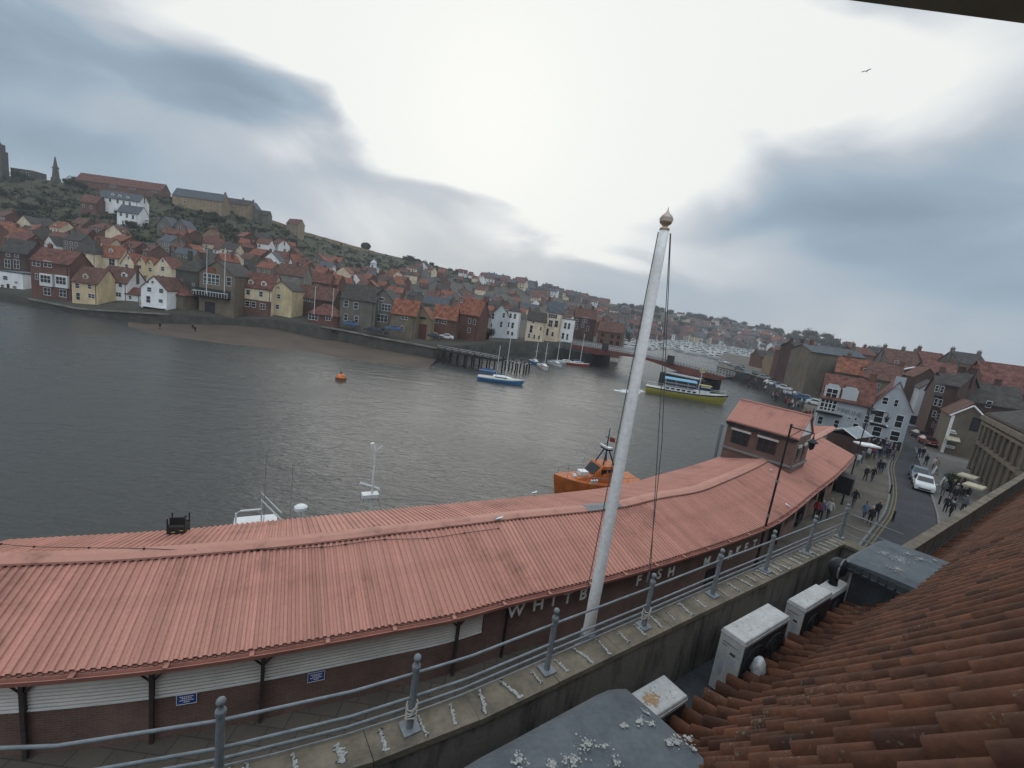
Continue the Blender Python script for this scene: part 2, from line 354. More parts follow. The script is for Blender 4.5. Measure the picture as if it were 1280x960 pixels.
# ================================================================ fish market
def roof_mat(name, col, dirt=(.5, .42, .38), ds=.25, sheets=True):
    m = bpy.data.materials.new(name); m.use_nodes = True; n = m.node_tree.nodes; l = m.node_tree.links; b = n['Principled BSDF']
    b.inputs['Roughness'].default_value = .6; b.inputs['Specular IOR Level'].default_value = .35
    t = n.new('ShaderNodeTexCoord')
    def noise(src, scale, det, rough=.65, st=(1, 1, 1)):
        mp_ = n.new('ShaderNodeMapping'); mp_.inputs['Scale'].default_value = st; l.new(src, mp_.inputs[0])
        z = n.new('ShaderNodeTexNoise'); z.inputs['Scale'].default_value = scale; z.inputs['Detail'].default_value = det; z.inputs['Roughness'].default_value = rough; l.new(mp_.outputs[0], z.inputs['Vector']); return z.outputs['Fac']
    def rng(src, a, b_, fa=0., fb=1.):
        q = n.new('ShaderNodeMapRange'); q.inputs['From Min'].default_value = fa; q.inputs['From Max'].default_value = fb; q.inputs['To Min'].default_value = a; q.inputs['To Max'].default_value = b_; l.new(src, q.inputs['Value']); return q.outputs['Result']
    def mul(a, b_):
        q = n.new('ShaderNodeMath'); q.operation = 'MULTIPLY'; l.new(a, q.inputs[0]); l.new(b_, q.inputs[1]); return q.outputs[0]
    fac = noise(t.outputs['Object'], ds, 10, .72)
    r = n.new('ShaderNodeValToRGB'); e = r.color_ramp.elements
    e[0].position = .30; e[0].color = (col[0]*dirt[0], col[1]*dirt[1]*1.2, col[2]*dirt[2]*1.3, 1); e[1].position = .46; e[1].color = (*col, 1)
    q = e.new(.75); q.color = (col[0]*1.08, col[1]*1.16, col[2]*1.18, 1)
    l.new(fac, r.inputs['Fac'])
    k = rng(noise(t.outputs['Object'], 9, 4), .80, 1.18)
    if sheets:
        k = mul(k, rng(noise(t.outputs['UV'], 1, 6, .7, (1.1, .45, 1)), .78, 1.08, .30, .62))          # streaks running down the slope
        k = mul(k, rng(noise(t.outputs['UV'], 1, 2, .5, (.21, .0, 1)), .86, 1.12, .3, .7))
        sx_ = n.new('ShaderNodeSeparateXYZ'); l.new(t.outputs['UV'], sx_.inputs[0])
        md = n.new('ShaderNodeMath'); md.operation = 'PINGPONG'; md.inputs[1].default_value = .5; l.new(sx_.outputs[1], md.inputs[0])   # lap of two sheets, mid slope
        k = mul(k, rng(md.outputs[0], .93, 1.0, .455, .43))
        vo = n.new('ShaderNodeTexVoronoi'); vo.inputs['Scale'].default_value = 2.2; l.new(t.outputs['Object'], vo.inputs['Vector'])
        k = mul(k, rng(vo.outputs['Distance'], .55, 1.0, .03, .06))
    v = n.new('ShaderNodeVectorMath'); v.operation = 'SCALE'; l.new(r.outputs['Color'], v.inputs[0]); l.new(k, v.inputs['Scale'])
    l.new(v.outputs[0], b.inputs['Base Color']); MATS[name] = m; return m
M_ROOF = roof_mat('red_corrugated_roof', (.455, .205, .150))
M_CAP = roof_mat('weathered_ridge_capping', (.43, .20, .145), ds=.6, sheets=False)
M_GUT = mat('red_gutter', (.38, .165, .125), .5, .15, 1.2)
M_BRICK = patterned('market_brick', 'wall', (.20, .105, .08), (.165, .088, .068), (.17, .145, .125), 1, .23, .078, .012, uv=True, dirt=.4)
M_SHUT = mat('white_roller_shutter', (.60, .57, .52), .5, .12, .8)
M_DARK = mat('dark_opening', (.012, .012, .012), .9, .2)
M_BLACK = mat('black_painted_metal', (.018, .018, .02), .45, .2, 4)
M_WHITE = mat('white_paint', (.72, .71, .68), .5, .08, 2)
M_STEELP = mat('brown_steel_post', (.05, .04, .036), .6, .2, 3)
market = thing('fish_market', 'long low brick fish market with red corrugated roof curving along the quay', 'market hall')
def hit(p, n_, poly):
    """where the horizontal line p + s n crosses a polyline"""
    best = None
    for a, b in zip(poly, poly[1:]):
        d = b-a; den = n_.x*d.y-n_.y*d.x
        if abs(den) < 1e-9: continue
        w_ = a-p; s = (w_.x*d.y-w_.y*d.x)/den; u = (w_.x*n_.y-w_.y*n_.x)/den
        if -.001 <= u <= 1.001 and s > 0 and (best is None or s < best[0]): best = (s, a+d*u)
    return best
rs = resample(RIDGE, .205)
def dirn(i, L_, k=14):
    t = (L_[min(i+k, len(L_)-1)]-L_[max(0, i-k)]).normalized(); return Vector((t.y, -t.x, 0))
fr, bk_ = [], []
for i, p in enumerate(rs):
    n_ = dirn(i, rs); h = hit(p, n_, EAVE); g = hit(p, -n_, BACK)
    fr.append(h[1] if h and h[0] < 9 else None); bk_.append(g[1] if g and g[0] < 9 else None)
def corr(tops, bots, z0lift=0.0):
    """corrugated sheet: one trapezoid rib per pair"""
    m = MB(); rows = []; us = []
    for i in range(len(tops)-1):
        a0, a1, b0, b1 = tops[i], tops[i+1], bots[i], bots[i+1]
        for f, hh in ((0, 0), (.30, 0), (.42, .048), (.80, .048), (.92, 0)):
            rows.append([a0.lerp(a1, f)+Vector((0, 0, hh+z0lift)), b0.lerp(b1, f)+Vector((0, 0, hh+z0lift))]); us.append(i+f)
    for k in range(len(rows)-1):
        m.poly([rows[k][0], rows[k][1], rows[k+1][1], rows[k+1][0]], 0, [(us[k], 0), (us[k], 1), (us[k+1], 1), (us[k+1], 0)])
    m2 = [(q[0]-Vector((0, 0, .1)), q[1]-Vector((0, 0, .1))) for q in rows]
    m.loft(m2, close=False)
    return m
EAVE_ = None
fi = [i for i in range(len(rs)) if fr[i] is not None]; bi = [i for i in range(len(rs)) if bk_[i] is not None]
ft = [rs[i] for i in fi]; fb = [fr[i] for i in fi]
# fan out the ribs to the hip at the far end
e0 = fb[-1]; rest = [p for p in EAVE if (p-EAVE[0]).length > (e0-EAVE[0]).length+.2]
if rest:
    L_ = resample([e0]+rest, .205)[1:]
    for k, p in enumerate(L_): ft.append(rs[fi[-1]].lerp(RIDGE[-1], min(1, (k+1)/len(L_)))); fb.append(p)
corr(ft, fb).build('front_roof_slope', M_ROOF, market)
bt = [rs[i] for i in bi]; bb = [bk_[i] for i in bi]
corr(bt, bb).build('back_roof_slope', M_ROOF, market)
m = MB(); m.poly([ft[-1], fb[-1], fb[-1]-Vector((0, 0, .25)), bb[-1]-Vector((0, 0, .25)), bb[-1]]); m.build('gable_end', M_WHITE, market)
# ridge capping
m = MB(); rr = []
for i, p in enumerate(rs[:-6]):
    n_ = dirn(i, rs); rr.append([p-n_*.30+Vector((0, 0, .0)), p-n_*.10+Vector((0, 0, .09)), p+n_*.12+Vector((0, 0, .08)), p+n_*.36+Vector((0, 0, .0)), p+n_*.37+Vector((0, 0, -.08)), p-n_*.30+Vector((0, 0, -.12))])
m.loft(rr); m.build('ridge_capping', M_CAP, market, smooth=False)
m = MB(); rr = []
for i, p in enumerate(rs[:-6]):
    if 728 < proj(p)[0] < 772: n_ = dirn(i, rs); rr.append([p-n_*.31+Vector((0, 0, .015)), p-n_*.10+Vector((0, 0, .105)), p+n_*.12+Vector((0, 0, .095)), p+n_*.37+Vector((0, 0, .015)), p+n_*.375+Vector((0, 0, -.02)), p-n_*.31+Vector((0, 0, -.05))])
m.loft(rr); m.build('repair_patch', mat('grey_repair_sheet', (.22, .21, .20), .7), market)
# dark closure teeth under the capping edge
M_TOOTH = mat('dark_closure_gap', (.02, .014, .012), .9)
m = MB(); tz = []
for i in range(0, len(rs)-8):
    n_ = dirn(i, rs); t = (rs[i+1]-rs[i]); a = rs[i]+n_*.385+t*.05; a.z = rs[i].z-.10
    tz += [[a, a+n_*.03+Vector((0, 0, .065))], [a+t*.36, a+t*.36+n_*.03+Vector((0, 0, .065))], [a+t*.40+Vector((0, 0, .05)), a+t*.40+n_*.03+Vector((0, 0, .065))], [a+t*.96+Vector((0, 0, .05)), a+t*.96+n_*.03+Vector((0, 0, .065))]]
m.loft(tz, close=False)
m.build('closure_strip', M_TOOTH, market)
# gutter along the street eave
m = MB(); rr = []; el = resample([p.copy() for p in fb], .5)
for i, p in enumerate(el):
    n_ = dirn(i, el, 4); q = p+n_*.02+Vector((0, 0, -.07))
    rr.append([q, q+n_*.03+Vector((0, 0, -.11)), q+n_*.15+Vector((0, 0, -.13)), q+n_*.19+Vector((0, 0, .02)), q+n_*.165+Vector((0, 0, .02)), q+n_*.14+Vector((0, 0, -.10)), q+n_*.05+Vector((0, 0, -.09)), q+n_*.02])
m.loft(rr); m.build('gutter', M_GUT, market)
for i in range(2, len(el)-2, 4):
    m = MB()
    n_ = dirn(i, el, 4); q = el[i]+n_*.10+Vector((0, 0, -.055)); t = (el[i+1]-el[i]).normalized()
    m.hexa([q-n_*.14-t*.06+Vector((0, 0, -.02)), q+n_*.1-t*.06+Vector((0, 0, -.02)), q+n_*.1+t*.06+Vector((0, 0, -.02)), q-n_*.14+t*.06+Vector((0, 0, -.02)), q-n_*.14-t*.06+Vector((0, 0, .03)), q+n_*.1-t*.06+Vector((0, 0, .03)), q+n_*.1+t*.06+Vector((0, 0, .03)), q-n_*.14+t*.06+Vector((0, 0, .03))]); m.build('gutter_bracket', M_GUT, market)
# the wall line, 0.4 m behind the eave
wl = []
for i, p in enumerate(el):
    n_ = dirn(i, el, 4); q = p-n_*.40; wl.append(Vector((q.x, q.y, 0)))
acc = [0.0]
for a, b in zip(wl, wl[1:]): acc.append(acc[-1]+(b-a).length)
def wallat(s):
    s = max(0, min(acc[-1]-.01, s))
    for i in range(len(acc)-1):
        if s <= acc[i+1]:
            f = (s-acc[i])/(acc[i+1]-acc[i]); t = (wl[i+1]-wl[i]).normalized(); return wl[i].lerp(wl[i+1], f), t, Vector((t.y, -t.x, 0))
def s_of(px, py, z):
    """length along the wall nearest the ray through a photo point on the wall face"""
    best = (9e9, 0)
    d = Vector(ray(px, py)); 
    for k in range(int(acc[-1]*10)):
        p, t, n_ = wallat(k/10); q = aty(px, py, p.y)
        e_ = abs(q.x-p.x)
        if e_ < best[0]: best = (e_, k/10)
    return best[1]
H_W = 2.80
S_WH = s_of(600, 800, 2); S_END = acc[-1]; S_OPEN = s_of(948, 700, 2)
def wall_piece(m, s0, s1, z0, z1, off=0, th=.12, mi=0):
    n_ = max(1, int((s1-s0)/.8))
    for k in range(n_):
        a, b = s0+(s1-s0)*k/n_, s0+(s1-s0)*(k+1)/n_
        (p, t, n1), (q, t2, n2) = wallat(a), wallat(b)
        P, Q = p+n1*off, q+n2*off
        m.poly([(P.x, P.y, z0), (Q.x, Q.y, z0), (Q.x, Q.y, z1), (P.x, P.y, z1)], mi, [(a, z0), (b, z0), (b, z1), (a, z1)])
        if th:
            P2, Q2 = P-n1*th, Q-n2*th
            m.poly([(P.x, P.y, z1), (Q.x, Q.y, z1), (Q2.x, Q2.y, z1), (P2.x, P2.y, z1)], mi)
m = MB()
wall_piece(m, 0, S_WH, -.05, 1.45); wall_piece(m, S_WH, S_OPEN, -.05, H_W)
# far part: brick piers between openings
s = S_OPEN; k = 0
while s < S_END-1:
    wall_piece(m, s, s+.7, -.05, H_W); wall_piece(m, s+.7, min(s+3.4, S_END-.2), 2.3, H_W)
    if k % 2: wall_piece(m, s+.7, min(s+3.4, S_END-.2), -.05, 1.0)
    s += 3.4; k += 1
# back and end walls
for i in range(0, len(BACK)-6, 6):
    a, b = BACK[i], BACK[min(i+6, len(BACK)-1)]
    m.poly([(b.x, b.y, 0), (a.x, a.y, 0), (a.x, a.y, 2.6), (b.x, b.y, 2.6)], 0, [((b-BACK[0]).length, 0), ((a-BACK[0]).length, 0), ((a-BACK[0]).length, 3.1), ((b-BACK[0]).length, 3.1)])
m.build('brick_wall', M_BRICK, market)
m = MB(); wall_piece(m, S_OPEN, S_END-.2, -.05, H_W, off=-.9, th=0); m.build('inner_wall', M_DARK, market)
# roller shutters in the bays at the near end
bays = [s_of(32, 870, 2.6), s_of(193, 842, 2.6), s_of(328, 822, 2.6), S_WH]
bays = [max(0, bays[0]-(bays[1]-bays[0]))]+bays
for a, b in zip(bays, bays[1:]):
    m = MB(); z = 1.45; n_ = max(2, int((b-a)/.6))
    ks = [a+.05+(b-a-.1)*i/n_ for i in range(n_+1)]
    rows = []
    for j in range(12):
        for off in (.0, .035):
            rows.append([wallat(s_)[0]+wallat(s_)[2]*off+Vector((0, 0, z+j*.11+(.0 if off == 0 else .06))) for s_ in ks])
    m.loft(rows, close=False); m.build('roller_shutter', M_SHUT, market)
    m = MB(); wall_piece(m, a+.05, b-.05, 1.40, 1.445, off=.05, th=.1); m.build('shutter_sill', M_WHITE, market)
for px, py in ((32, 870), (193, 842), (328, 822), (572, 780)):
    p, t, n_ = wallat(s_of(px, py, 2.6)); m = MB(); c = p+n_*.10
    m.box((c.x-.05, c.y-.05, 0), (c.x+.05, c.y+.05, 2.75), rz=math.atan2(t.y, t.x))
    for sg in (-1, 1): m.tube([c+Vector((0, 0, 2.0)), c+t*sg*.45+Vector((0, 0, 2.5))], .03, 5)
    m.build('post', M_STEELP, market)
p, t, n_ = wallat(s_of(630, 785, 2.2)); m = MB(); c = p+n_*.06; m.tube([c+Vector((0, 0, 0)), c+Vector((0, 0, 2.5)), c+n_*.35+Vector((0, 0, 2.7))], .05, 7); m.build('downpipe', M_BLACK, market)
# two dark low openings in the wall behind the railing
for px, py, ww in ((885, 740, 1.5), (990, 680, 1.2)):
    p, t, n_ = wallat(s_of(px, py, 1)); a = math.atan2(t.y, t.x)
    m = MB(); m.box((-ww/2, -.06, .05), (ww/2, .02, .95)); m.build('low_opening', M_DARK, market, loc=(p.x, p.y, 0), rz=a)
# lettering
def letters(word, pxs, zc=2.3, size=.52):
    for ch, (px, py) in zip(word, pxs):
        s_ = s_of(px, py, zc); p, t, n_ = wallat(s_); zc = aty(px, py+2, (p+n_*.3).y).z
        cu = bpy.data.curves.new('letter', 'FONT'); cu.body = ch; cu.size = size*1.38; cu.align_x = 'CENTER'; cu.extrude = .02; cu.offset = .006
        tmp = bpy.data.objects.new('letter_tmp', cu); C.objects.link(tmp); bpy.context.view_layer.update()
        me = bpy.data.meshes.new_from_object(tmp.evaluated_get(bpy.context.evaluated_depsgraph_get())); bpy.data.objects.remove(tmp)
        me.materials.clear(); me.materials.append(M_LET)
        o = link('sign_letter', me, market, loc=p+n_*.3+Vector((0, 0, zc-size/2))); o.rotation_euler = (R(90), 0, math.atan2(t.y, t.x))
M_LET = mat('pale_sign_letters', (.62, .60, .57), .6, .1)
letters('WHITBY', [(639, 760), (667, 752), (686, 747), (704, 744), (722, 739), (742, 735)])
letters('FISH', [(792, 722), (804, 718), (818, 714), (832, 711)])
letters('MARKET', [(877, 699), (892, 694), (906, 690), (916, 685), (926, 681), (937, 677)], 2.3, .56)
# blue notices
def text_mesh(body, size, m_, depth_=.003):
    cu = bpy.data.curves.new('text', 'FONT'); cu.body = body; cu.size = size; cu.align_x = 'CENTER'; cu.align_y = 'CENTER'; cu.extrude = depth_
    tmp = bpy.data.objects.new('text_tmp', cu); C.objects.link(tmp); bpy.context.view_layer.update()
    me = bpy.data.meshes.new_from_object(tmp.evaluated_get(bpy.context.evaluated_depsgraph_get())); bpy.data.objects.remove(tmp)
    me.materials.clear(); me.materials.append(m_); return me
M_BLUE = mat('blue_sign', (.03, .07, .26), .5, .1)
for (px, py), lab in (((232, 874), 'small blue notice on the brick wall under the second roller shutter from the left'), ((394, 846), 'small blue notice on the brick wall under the longest roller shutter')):
    p, t, n_ = wallat(s_of(px, py, 1.4)); zc = aty(px, py, (p+n_*.05).y).z
    r_ = thing('wall_sign', lab, 'sign', p+n_*.025+Vector((0, 0, zc)), math.atan2(t.y, t.x), 'blue notices on the market wall')
    m = MB(); m.box((-.25, -.012, -.17), (.25, .012, .17)); m.build('board', M_BLUE, r_)
    m = MB()
    for a_, b_ in (((-.25, -.17), (.25, -.155)), ((-.25, .155), (.25, .17)), ((-.25, -.155), (-.235, .155)), ((.235, -.155), (.25, .155))): m.box((a_[0], -.02, a_[1]), (b_[0], -.0125, b_[1]))
    for q, (z_, ww) in enumerate(((.085, .17), (.03, .13), (-.03, .17), (-.09, .10))):
        for k in range(-3, 4): 
            if abs(k)*.05 < ww: m.box((k*.05-.019, -.02, z_-.015), (k*.05+.019, -.0125, z_+.012))
    m.build('lettering', M_WHITE, r_)
# floodlight rack on the back slope
def on_back(px, py, lift=0):
    best = None
    for i in range(len(bt)):
        for f in range(0, 21):
            p = bt[i].lerp(bb[i], f/20); q = aty(px, py, p.y); e_ = (q-p).length
            if best is None or e_ < best[0]: best = (e_, p)
    return best[1]+Vector((0, 0, lift))
def on_front(px, py, lift=0):
    best = None
    for i in range(len(ft)):
        for f in range(0, 21):
            p = ft[i].lerp(fb[i], f/20); q = aty(px, py, p.y); e_ = (q-p).length
            if best is None or e_ < best[0]: best = (e_, p)
    return best[1]+Vector((0, 0, lift))
p = on_back(224, 668)
r_ = thing('rooftop_vent_unit', 'dark slatted metal cage unit on stilts on the back slope of the market roof', 'vent unit', p, R(20))
for x in (-.28, .28):
    for y in (-.25, .25): m = MB(); m.box((x-.02, y-.02, -.1), (x+.02, y+.02, .75)); m.build('stilt', M_BLACK, r_)
m = MB()
for z in (.12, .2, .28, .36): m.box((-.3, -.28, z), (.3, -.255, z+.05)); m.box((-.3, .255, z), (.3, .28, z+.05)); m.box((-.3, -.255, z), (-.275, .255, z+.05)); m.box((.275, -.255, z), (.3, .255, z+.05))
m.box((-.27, -.25, .1), (.27, .25, .34)); m.build('slatted_case', mat('dark_slats', (.035, .033, .03), .7), r_)
m = MB(); m.box((-.26, -.1, .42), (.26, -.06, .72)); m.tube([(-.2, .1, .45), (.2, .1, .55), (.2, .1, .7)], .06, 8); m.build('fan_plate', M_BLACK, r_)
for a_ in (((-.15, -.292, .2), (-.02, -.282, .23)), ((.12, -.292, .25), (.24, -.282, .28))): m = MB(); m.box(*a_); m.build('label_plate', mat('ochre_plate', (.5, .4, .12), .6), r_)
# cable along the ridge
pts = [on_back(x, y, .12) for x, y in ((0, 685), (42, 687), (110, 690), (180, 691))]+[on_front(x, y, .08) for x, y in ((246, 689), (320, 690), (400, 685), (429, 682), (483, 677), (533, 673), (579, 668), (623, 662))]
m = MB(); m.tube(smooth_line(pts, 4), .012, 4)
for q in pts: m.ball(q, .04, 0, 6, 4)
tag(m.build('roof_cable', M_BLACK), 'thin dark cable with clips draped along the market roof ridge', 'cable')
# gulls
M_GULL = mat('gull_white', (.75, .75, .73), .7, .06); M_GULLW = mat('gull_grey', (.30, .32, .35), .7, .08); M_BEAK = mat('gull_beak', (.6, .4, .05), .6)
def gull():
    r_ = thing('gull', 'gull', 'gull', group='gulls on the market roof'); m = MB()
    prof = [(-.24, .012, .20), (-.14, .05, .20), (0, .085, .20), (.10, .08, .22), (.16, .05, .27), (.19, .042, .31), (.23, .03, .315), (.25, .008, .31)]
    m.loft([[(x, r1*math.cos(a_*math.pi/4), z+r1*math.sin(a_*math.pi/4)) for a_ in range(8)] for x, r1, z in prof]); m.build('body', M_GULL, r_, smooth=True)
    for sg in (-1, 1):
        m = MB(); m.loft([[(x, sg*(.07+.02*math.sin(a_)), .215+.055*math.cos(a_)*w_) for a_ in (0, 1.2, 2.4, 3.6, 4.8)] for x, w_ in ((.1, .6), (0, 1), (-.15, .8), (-.3, .15))]); m.build('wing', M_GULLW, r_, smooth=True)
        m = MB(); m.tube([(0, sg*.03, .15), (0, sg*.03, 0)], .008, 4); m.tube([(0, sg*.03, .006), (.05, sg*.03, .006)], .012, 4); m.build('leg', M_BEAK, r_)
    m = MB(); m.tube([(.245, 0, .31), (.30, 0, .30)], [.012, .003], 5); m.build('beak', M_BEAK, r_)
    return r_
g0 = gull(); g = g0
for i, ((px, py), rz, lab) in enumerate((((963, 590), 200, 'white gull standing on the market roof left of the tall lamp post'), ((985, 637), 120, 'white gull perched at the market eave right of the tall lamp post'), ((622, 652), 30, 'gull standing near the roof ridge left of the flagpole'))):
    g = g0 if i == 0 else copy_tree(g0); g['label'] = lab; g.scale = (.8, .8, .8); g.location = on_front(px, py, .04); g.rotation_euler.z = R(rz)
for (px, py), rz, lab in (((667, 618), 30, 'gull standing on the back eave of the market roof beside the orange lifeboat'),):
    g = copy_tree(g0); g['label'] = lab; g.location = on_back(px, py+3, .04); g.rotation_euler.z = R(rz)
# ---------------- tower block at the far end
A0, B0, C0 = atz(907, 570, 4.2), atz(989, 581, 4.2), atz(1010, 571, 4.2)
rz = R(-46); ex = Vector((math.cos(rz), math.sin(rz), 0)); wdt = 5.3; dpt = 4.0; A0 = B0-ex*wdt
hh = 2.2
tw = thing('market_tower', 'square brick upper storey with red gabled roof rising from the market end', 'tower', Vector((A0.x, A0.y, 2.8)), rz)
m = MB(); zt = 1.4+hh
def uvwall(m, p, q, z0, z1, mi=0): L_ = math.dist(p, q); m.poly([(*p, z0), (*q, z0), (*q, z1), (*p, z1)], mi, [(0, z0), (L_, z0), (L_, z1), (0, z1)])
for p, q in (((0, 0), (wdt, 0)), ((wdt, 0), (wdt, dpt)), ((wdt, dpt), (0, dpt)), ((0, dpt), (0, 0))): uvwall(m, p, q, 0, zt)
m.build('wall', M_BRICK, tw)
rise = 1.6; ov = .14
for x in (0.01, wdt-.01): m = MB(); m.poly([(x, 0, zt), (x, dpt, zt), (x, dpt/2, zt+rise)]); m.build('gable', M_WHITE, tw)
def gable_corr(W, D, z, rise, ov, th=.08):
    m = MB()
    for sg in (0, 1):
        tops, bots = [], []
        n_ = int((W+2*ov)/.205)
        for i in range(n_+1):
            x = -ov+(W+2*ov)*i/n_
            tops.append(Vector((x, D/2, z+rise))); y = -ov if sg == 0 else D+ov
            bots.append(Vector((x, y, z-ov*rise/(D/2))))
        c_ = corr(tops, bots, .06); n0 = len(m.v); m.v += c_.v; m.f += [[q+n0 for q in f] for f in c_.f]; m.m += c_.m; m.uv += c_.uv
    return m
gable_corr(wdt, dpt, zt, rise, ov).build('roof', M_ROOF, tw)
m = MB(); m.tube([(-ov, dpt/2, zt+rise+.06), (wdt+ov, dpt/2, zt+rise+.06)], .10, 8); m.build('ridge', M_GUT, tw)
m = MB()
for x in range(0, int(wdt/.9)+1): m.box((x*.9, -ov-.14, zt-.40), (x*.9+.62, -ov-.02, zt-.28))
m.box((-ov, -ov-.06, zt-.30), (wdt+ov, -ov-.025, zt-.14)); m.build('gutter', M_BLACK, tw)
M_WFR = mat('painted_window_frame', (.55, .53, .49), .5, .1); M_GLASS = mat('dark_window_glass', (.018, .020, .022), .15, .2, .5, spec=.5)
for x in (.5, 2.6):
    wo = MB(); wo.box((x, -.05, 1.75), (x+1.4, -.012, 2.85)); wo = wo.build('window', M_GLASS, tw)
    m = MB()
    for a_ in (0, .44, .9, 1.34): m.box((x+a_, -.09, 1.75), (x+a_+.06, -.052, 2.85))
    m.box((x+.06, -.085, 2.28), (x+1.34, -.053, 2.33)); m.build('window_frame', M_STEELP, wo)
    m = MB(); m.box((x-.1, -.14, 2.855), (x+1.5, -.005, 3.02)); m.build('lintel', M_WFR, wo)
for y in (.7, 2.3):
    wo = MB(); wo.box((wdt+.012, y, 1.5), (wdt+.05, y+.7, 2.7)); wo = wo.build('window', M_GLASS, tw)
    m = MB(); m.box((wdt+.005, y-.05, 2.7), (wdt+.1, y+.75, 2.92)); m.build('lintel', M_WFR, wo)
m = MB(); 
for p, q in (((-.08, -.08), (wdt+.08, -.08)), ((wdt+.08, -.08), (wdt+.08, dpt))): 
    m.box((min(p[0], q[0])-.05, min(p[1], q[1])-.05, 1.12), (max(p[0], q[0])+.05, max(p[1], q[1])+.05, 1.30))
m.build('flashing', mat('lead_flashing', (.20, .19, .18), .7), tw)
# ================================================================ the building the camera stands on (frame: x along its parapet, y out to the quay)
RZ = math.atan2(.581, .814)
bld = thing('quayside_building', 'building under the viewpoint with concrete parapet, lead dormers and brown pantile roof', 'building', (0, 0, 0), RZ)
def yo(x): return .054*min(2.3-x, 3.3)**2+(.40*max(0, -.9-x)) if x < 2.3 else 0   # the front splays outward at its near end
def W(x, y, z): return Vector((x*math.cos(RZ)-y*math.sin(RZ), x*math.sin(RZ)+y*math.cos(RZ), z))
ZP = 9.9
def stained(name, col, streak, rough=.85, sc_=(1.2, 1.2, .25), amt=.55):
    """weathered surface with rain streaks running down (object z)"""
    m = bpy.data.materials.new(name); m.use_nodes = True; n = m.node_tree.nodes; l = m.node_tree.links; b = n['Principled BSDF']; b.inputs['Roughness'].default_value = rough; b.inputs['Specular IOR Level'].default_value = .25
    t = n.new('ShaderNodeTexCoord'); mp_ = n.new('ShaderNodeMapping'); mp_.inputs['Scale'].default_value = sc_; l.new(t.outputs['Object'], mp_.inputs[0])
    z = n.new('ShaderNodeTexNoise'); z.inputs['Scale'].default_value = 3; z.inputs['Detail'].default_value = 9; z.inputs['Roughness'].default_value = .7; l.new(mp_.outputs[0], z.inputs['Vector'])
    z2 = n.new('ShaderNodeTexNoise'); z2.inputs['Scale'].default_value = 22; z2.inputs['Detail'].default_value = 5; l.new(t.outputs['Object'], z2.inputs['Vector'])
    r = n.new('ShaderNodeValToRGB'); e = r.color_ramp.elements; e[0].position = .36; e[0].color = (*streak, 1); e[1].position = .36+.3*amt; e[1].color = (*col, 1); l.new(z.outputs['Fac'], r.inputs['Fac'])
    mr = n.new('ShaderNodeMapRange'); mr.inputs['To Min'].default_value = .75; mr.inputs['To Max'].default_value = 1.25; l.new(z2.outputs['Fac'], mr.inputs['Value'])
    v = n.new('ShaderNodeVectorMath'); v.operation = 'SCALE'; l.new(r.outputs['Color'], v.inputs[0]); l.new(mr.outputs['Result'], v.inputs['Scale']); l.new(v.outputs[0], b.inputs['Base Color'])
    bp = n.new('ShaderNodeBump'); bp.inputs['Strength'].default_value = .25; bp.inputs['Distance'].default_value = .02; l.new(z2.outputs['Fac'], bp.inputs['Height']); l.new(bp.outputs['Normal'], b.inputs['Normal'])
    MATS[name] = m; return m
M_CONC = stained('stained_concrete', (.165, .15, .125), (.06, .056, .048))
M_COPE = stained('lichen_coping', (.185, .155, .112), (.095, .082, .062), sc_=(1, 1, 1), amt=.8)
M_LEAD = stained('bird_limed_lead', (.105, .118, .126), (.060, .070, .078), .6, (.8, .8, .8), 1.0)
M_LEADD = stained('dark_lead', (.055, .06, .066), (.035, .038, .042), .65)
M_LIME = mat('bird_lime', (.44, .44, .41), .85, .15, 30, col2=(.17, .17, .155))
XS = [-8, -6, -4, -3, -2.2, -1.6, -1, -.5, 0, .5, 1, 1.5, 2, 2.3, 6, 10.4]
def strip(m, y0, y1, z0, z1): m.loft([[(x, y0+yo(x), z0), (x, y1+yo(x), z0), (x, y1+yo(x), z1), (x, y0+yo(x), z1)] for x in XS])
m = MB(); strip(m, 2.69, 2.92, 7.5, ZP-.06); m.box((10.18, 2.02, 7.5), (10.40, 2.688, ZP-.06)); m.build('parapet_wall', M_CONC, bld)
m = MB(); m.box((10.405, 1.98, 7.5), (36, 2.10, ZP-.10)); m.build('parapet_wall', M_CONC, bld)
m = MB(); m.loft([[(x, -9, 0), (x, 2.90+yo(x), 0), (x, 2.90+yo(x), 7.49), (x, -9, 7.49)] for x in XS]); m.box((10.385, -9, 0), (36, 2.08, 7.49)); m.build('wall', patterned('building_brick', 'wall', (.12, .07, .055), (.10, .055, .045), (.12, .11, .10), 1, .23, .078, .012), bld)
x = -8.0; k = 0
m = MB()
while x < 10.4:
    e = min(x+.915, 10.46); zc_ = ZP+rnd.uniform(-.003, .003); m.hexa([(q, y+yo(q), z) for z in (ZP-.058, zc_) for q, y in ((x, 2.655), (e-.006, 2.655), (e-.006, 2.955), (x, 2.955))]); x += .915
m.box((10.14, 1.99, ZP-.055), (10.46, 2.652, ZP+.002)); m.build('coping', M_COPE, bld)
m = MB(); x = 10.42
while x < 36: m.box((x, 1.96, ZP-.098), (x+1.49, 2.14, ZP-.04+rnd.uniform(-.003, .003))); x += 1.5
m.build('coping', M_COPE, bld)
m = MB(); m.loft([[(x, 2.0, 8.95), (x, 2.688+yo(x), 8.93)] for x in XS[:-1]+[10.17]], close=False); m.poly([(10.41, 1.5, 9.44), (36, 1.5, 9.44), (36, 1.978, 9.42), (10.41, 1.978, 9.42)])
m.poly([(-8, 2.0, 8.95), (-8, 2.0, 9.25), (10.17, 2.0, 9.25), (10.17, 2.0, 8.95)]); m.build('lead_gutter', M_LEADD, bld)
